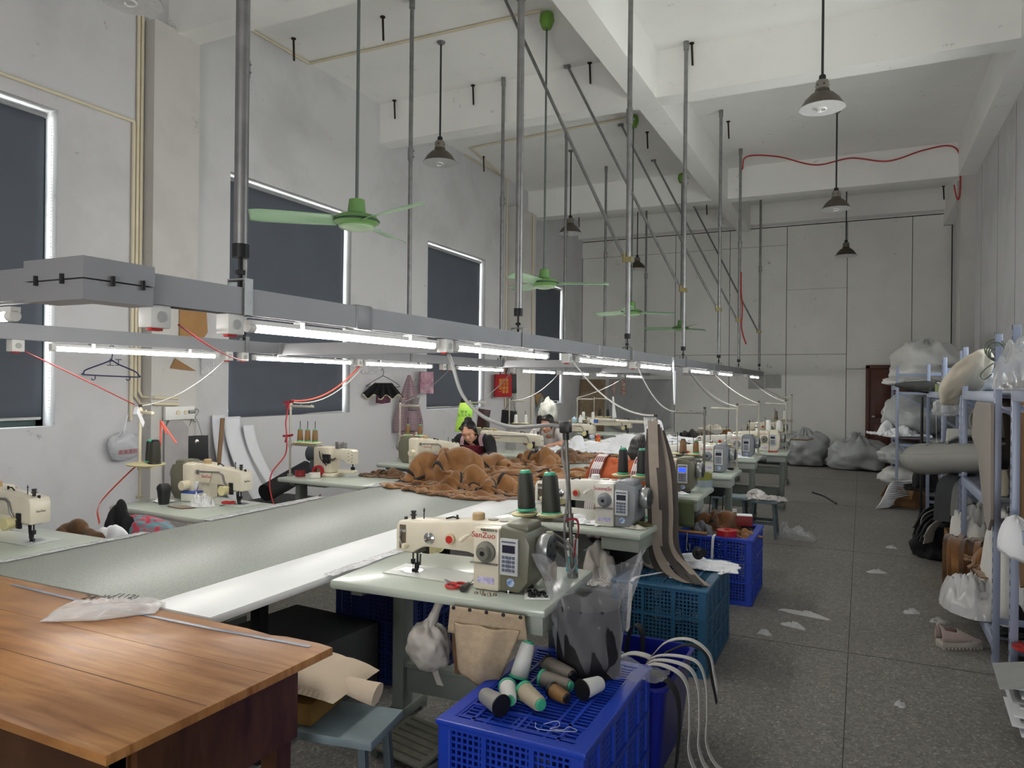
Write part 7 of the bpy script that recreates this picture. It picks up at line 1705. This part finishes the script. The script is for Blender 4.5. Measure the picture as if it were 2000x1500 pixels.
B().sheet(lambda u, v: ((.03+.0*v)*math.sin(u*3)*.4, (-.05+.1*u)*(1-.75*v*v), .16-.36*v), 8, 12).build('rag_cloth', SHEET, t, solid=.004); B().ribbon([(.0, -.04, .15), (-.0, -.08, .30)], .02, .003, (1, 0, 0)).build('tie', SHEET, t)
t = tag(B().sheet(lambda u, v: (-4.02+.06*u*(.4+v), 12.5, 1.40-.4*v), 6, 10).build('white_rag', SHEET, solid=.004), 'white cloth strip hanging from the stand before the wooden sheet', 'rag')
tag(B().sheet(lambda u, v: (-1.19-.06*u+.02*v, 4.53-.03*math.sin(u*3), 1.40-.2*v), 6, 8).build('clear_wrap', FILM, solid=.0008), 'clear film wrapped at the top of the strap-hung stand', 'plastic film')

# ------------------------------------------------------------------ cords from the rails to the stands
def cord(lab, p, q, sag, m=CABLEW, r=.006, cat='cord'):
    tag(B().tube(catenary(p, q, sag), r, 6).build('power_cord', m), lab, cat, 'cords from the rails')
tag(B().tube(spline([(RX, 3.10, 1.76), (RX+.04, 3.08, 1.70), (-1.74, 3.06, 1.55), (-1.62, 3.04, 1.45), (-1.47, 3.02, 1.405), (-1.34, 3.0, 1.41), (-1.24, 2.985, 1.42), (-1.17, 2.975, 1.41)], 6), .009, 8).build('grey_hose', CABLEG), 'grey hose drooping from the aisle-side rail to the leaning stand', 'hose')
cord('grey-white cord from the aisle-side rail to the strap-hung stand', (RX+.04, 4.72, 1.77), (-1.19, 4.58, 1.41), .10)
cord('white cord from the aisle-side rail to the stand at the blue-display machine', (RX+.04, 6.34, 1.77), (-1.50, 6.5, 1.37), .10)
cord('dark cord from the aisle-side rail to the fourth table stand', (RX+.04, 8.5, 1.77), (-1.16, 7.63, 1.375), .09, CABLEG)
cord('white cord from the aisle-side rail to the fourth table stand', (RX+.02, 8.62, 1.78), (-1.14, 7.62, 1.40), .08)
cord('white cord from the aisle-side rail to the fifth table stand', (RX+.04, 10.1, 1.77), (-1.14, 9.29, 1.40), .05)
cord('white cord from the far end of the aisle-side rail to the stand over the aisle', (RX+.04, 13.4, 1.77), (-.92, 10.3, 1.405), .06)
cord('grey cord crossing from the far rail end to the last stand', (RX+.04, 13.5, 1.77), (-1.1, 12.92, 1.38), .04, CABLEG)
cord('white cord from the window-side rail to the stand with the oval dish', (LX-.03, 3.9, 1.75), (-4.62, 3.53, 1.42), .06, CABLEW, .004)
cord('orange cord from the window-side rail to the white stand with gold spools', (LX-.02, 5.5, 1.76), (-4.59, 5.0, 1.435), .10, CABLEO, .007)
cord('white cord running beside the orange one to the white stand', (LX-.02, 5.53, 1.74), (-4.59, 5.01, 1.42), .11, CABLEW, .005)
cord('grey cord from the window-side rail to the stand before the checked apron', (LX-.03, 7.12, 1.75), (-4.56, 6.69, 1.385), .05, CABLEG, .005)
cord('grey cord from the window-side rail down to the green bag stand', (LX-.03, 8.75, 1.75), (-4.5, 8.3, 1.36), .04, CABLEG, .005)
cord('white cord from the window-side rail past the corner blind', (LX-.03, 10.4, 1.75), (-4.64, 9.62, 1.36), .10)
cord('white cord slung from the window-side rail to the stand beside the wooden sheet', (LX+.03, 13.7, 1.75), (-4.04, 10.82, 1.40), .04)
tag(B().tube(spline([(-4.6, 4.985, 1.41), (-4.63, 4.975, 1.25), (-4.62, 4.975, 1.1), (-4.63, 4.97, .95), (-4.66, 4.84, .8), (-4.64, 4.80, .66), (-4.56, 4.8, .5), (-4.42, 4.85, .43), (-4.3, 4.9, .5), (-4.25, 5.0, .62)], 6), .006, 6).build('orange_cord', CABLER), 'red-orange cord down the white stand, looping under the table edge', 'cord')
for (p, lab) in (((-4.60, 4.985, 1.42), 'red ribbon tied at the top of the white stand'), ((-4.605, 4.985, 1.12), 'red ribbon tied half way up the white stand')):
    b = B(); b.ribbon([V(p)+V((-.07, 0, -.005)), V(p), V(p)+V((.05, 0, .01))], .02, .003, (0, 0, 1)); b.ribbon([V(p)+V((-.01, -.01, .01)), V(p)+V((-.03, -.01, -.06))], .02, .003, (1, 0, 0)); tag(b.build('red_ribbon', MATS['ribbon_red']), lab, 'ribbon')
tag(B().tube(spline([(LX-.02, 2.45, 1.77), (-4.4, 2.95, 1.6), (-4.6, 3.45, 1.43)], 5), .004, 6).build('red_wire', CABLER), 'thin red cord from the near rail end to the stand with the oval dish', 'cord')
tag(B().tube(catenary((RX-.02, 1.55, 1.77), (LX+.1, 4.0, 1.76), .03), .004, 6).build('red_wire', CABLER), 'thin red cord strung between sockets of the two long rails', 'cord')
tag(B().ribbon(spline([(-4.63, 3.50, 1.0), (-4.66, 3.42, .92), (-4.62, 3.24, .80), (-4.55, 3.15, .74), (-4.5, 3.13, .66)], 6), .02, .003, (.3, .2, 1)).build('red_tie', CABLEO), 'orange-red strap from the oval-dish stand to the table corner', 'strap')
b = B()
for dx, dz in ((0, -.18), (.06, -.09), (.16, -.15)): b.ribbon([(-4.42, 3.52, 1.32), (-4.42+dx, 3.52, 1.32+dz)], .012, .003, (0, 1, 0))
tag(b.build('red_ribbon', CABLEO), 'orange ribbon ends hanging from the guide arm of the oval-dish stand', 'ribbon')
b = B(); b.ribbon([(-4.64, 3.5, 1.40), (-4.6, 3.49, 1.36), (-4.54, 3.48, 1.29)], .035, .003, (0, .4, 1)); b.ribbon([(-4.65, 3.49, 1.36), (-4.63, 3.49, 1.41)], .04, .003, (1, 0, 0)); tag(b.build('white_ribbon', SHEET), 'white rag knotted at the top of the oval-dish stand', 'rag')
# ------------------------------------------------------------------ camera, light, view
cam = bpy.data.cameras.new('camera'); co = bpy.data.objects.new('camera', cam); COL.objects.link(co)
yaw = R(25.7); roll = -.0101; pitch = .0003
F = V((-math.sin(yaw)*math.cos(pitch), math.cos(yaw)*math.cos(pitch), math.sin(pitch)))
r0 = V((math.cos(yaw), math.sin(yaw), 0)); u0 = r0.cross(F)
r_ = r0*math.cos(roll)-u0*math.sin(roll); u_ = u0*math.cos(roll)+r0*math.sin(roll)
co.matrix_world = Matrix(((r_.x, u_.x, -F.x, 0), (r_.y, u_.y, -F.y, 0), (r_.z, u_.z, -F.z, 1.6), (0, 0, 0, 1)))
cam.sensor_fit = 'HORIZONTAL'; cam.sensor_width = 36; cam.lens = 36*1420/2000; cam.clip_start = .02; cam.clip_end = 100
S.camera = co
w = bpy.data.worlds.new('daylight'); S.world = w; w.use_nodes = True
wt = w.node_tree; bg = wt.nodes['Background']; tc = wt.nodes.new('ShaderNodeTexCoord'); sx = wt.nodes.new('ShaderNodeSeparateXYZ'); cr = wt.nodes.new('ShaderNodeValToRGB')
# bright overcast sky above; lower half made brighter still to throw light up at the ceiling
wt.links.new(tc.outputs['Generated'], sx.inputs[0]); wt.links.new(sx.outputs['Z'], cr.inputs[0])
cr.color_ramp.elements[0].position = 0; cr.color_ramp.elements[0].color = (1.05, 1.02, .98, 1); cr.color_ramp.elements[1].position = .02; cr.color_ramp.elements[1].color = (.6, .61, .63, 1)
mp = wt.nodes.new('ShaderNodeMapRange'); mp.inputs['From Min'].default_value = -.02; mp.inputs['From Max'].default_value = .02; wt.links.new(sx.outputs['Z'], mp.inputs[0])
cr.color_ramp.elements[1].position = 1; wt.links.new(mp.outputs[0], cr.inputs[0]); wt.links.new(cr.outputs[0], bg.inputs['Color']); bg.inputs['Strength'].default_value = WORLD
# portals outside the added, unseen aisle-side windows guide the daylight sampling
for y0, y1, z0, z1 in FILL_WIN:
    l = bpy.data.lights.new('window_portal', 'AREA'); l.shape = 'RECTANGLE'; l.size = z1-z0; l.size_y = y1-y0; l.cycles.is_portal = True
    o = bpy.data.objects.new('window_portal', l); COL.objects.link(o); o.location = (X1+.24, (y0+y1)/2, (z0+z1)/2); o.rotation_euler = (0, R(90), 0)
l = bpy.data.lights.new('entrance_portal', 'AREA'); l.shape = 'RECTANGLE'; l.size = FILL_DOOR[1]-FILL_DOOR[0]; l.size_y = FILL_DOOR[2]; l.cycles.is_portal = True
o = bpy.data.objects.new('entrance_portal', l); COL.objects.link(o); o.location = ((FILL_DOOR[0]+FILL_DOOR[1])/2, Y0-.22, FILL_DOOR[2]/2); o.rotation_euler = (R(90), 0, 0)
vs = S.view_settings; vs.view_transform = 'Standard'; vs.look = 'None'; vs.gamma = 1; vs.use_curve_mapping = False; vs.exposure = EXPO
S.cycles.use_denoising = True
S.cycles.max_bounces = 8; S.cycles.diffuse_bounces = 4; S.cycles.glossy_bounces = 3; S.cycles.transparent_max_bounces = 12; S.cycles.transmission_bounces = 6
S.cycles.caustics_reflective = False; S.cycles.caustics_refractive = False; S.cycles.sample_clamp_indirect = 6
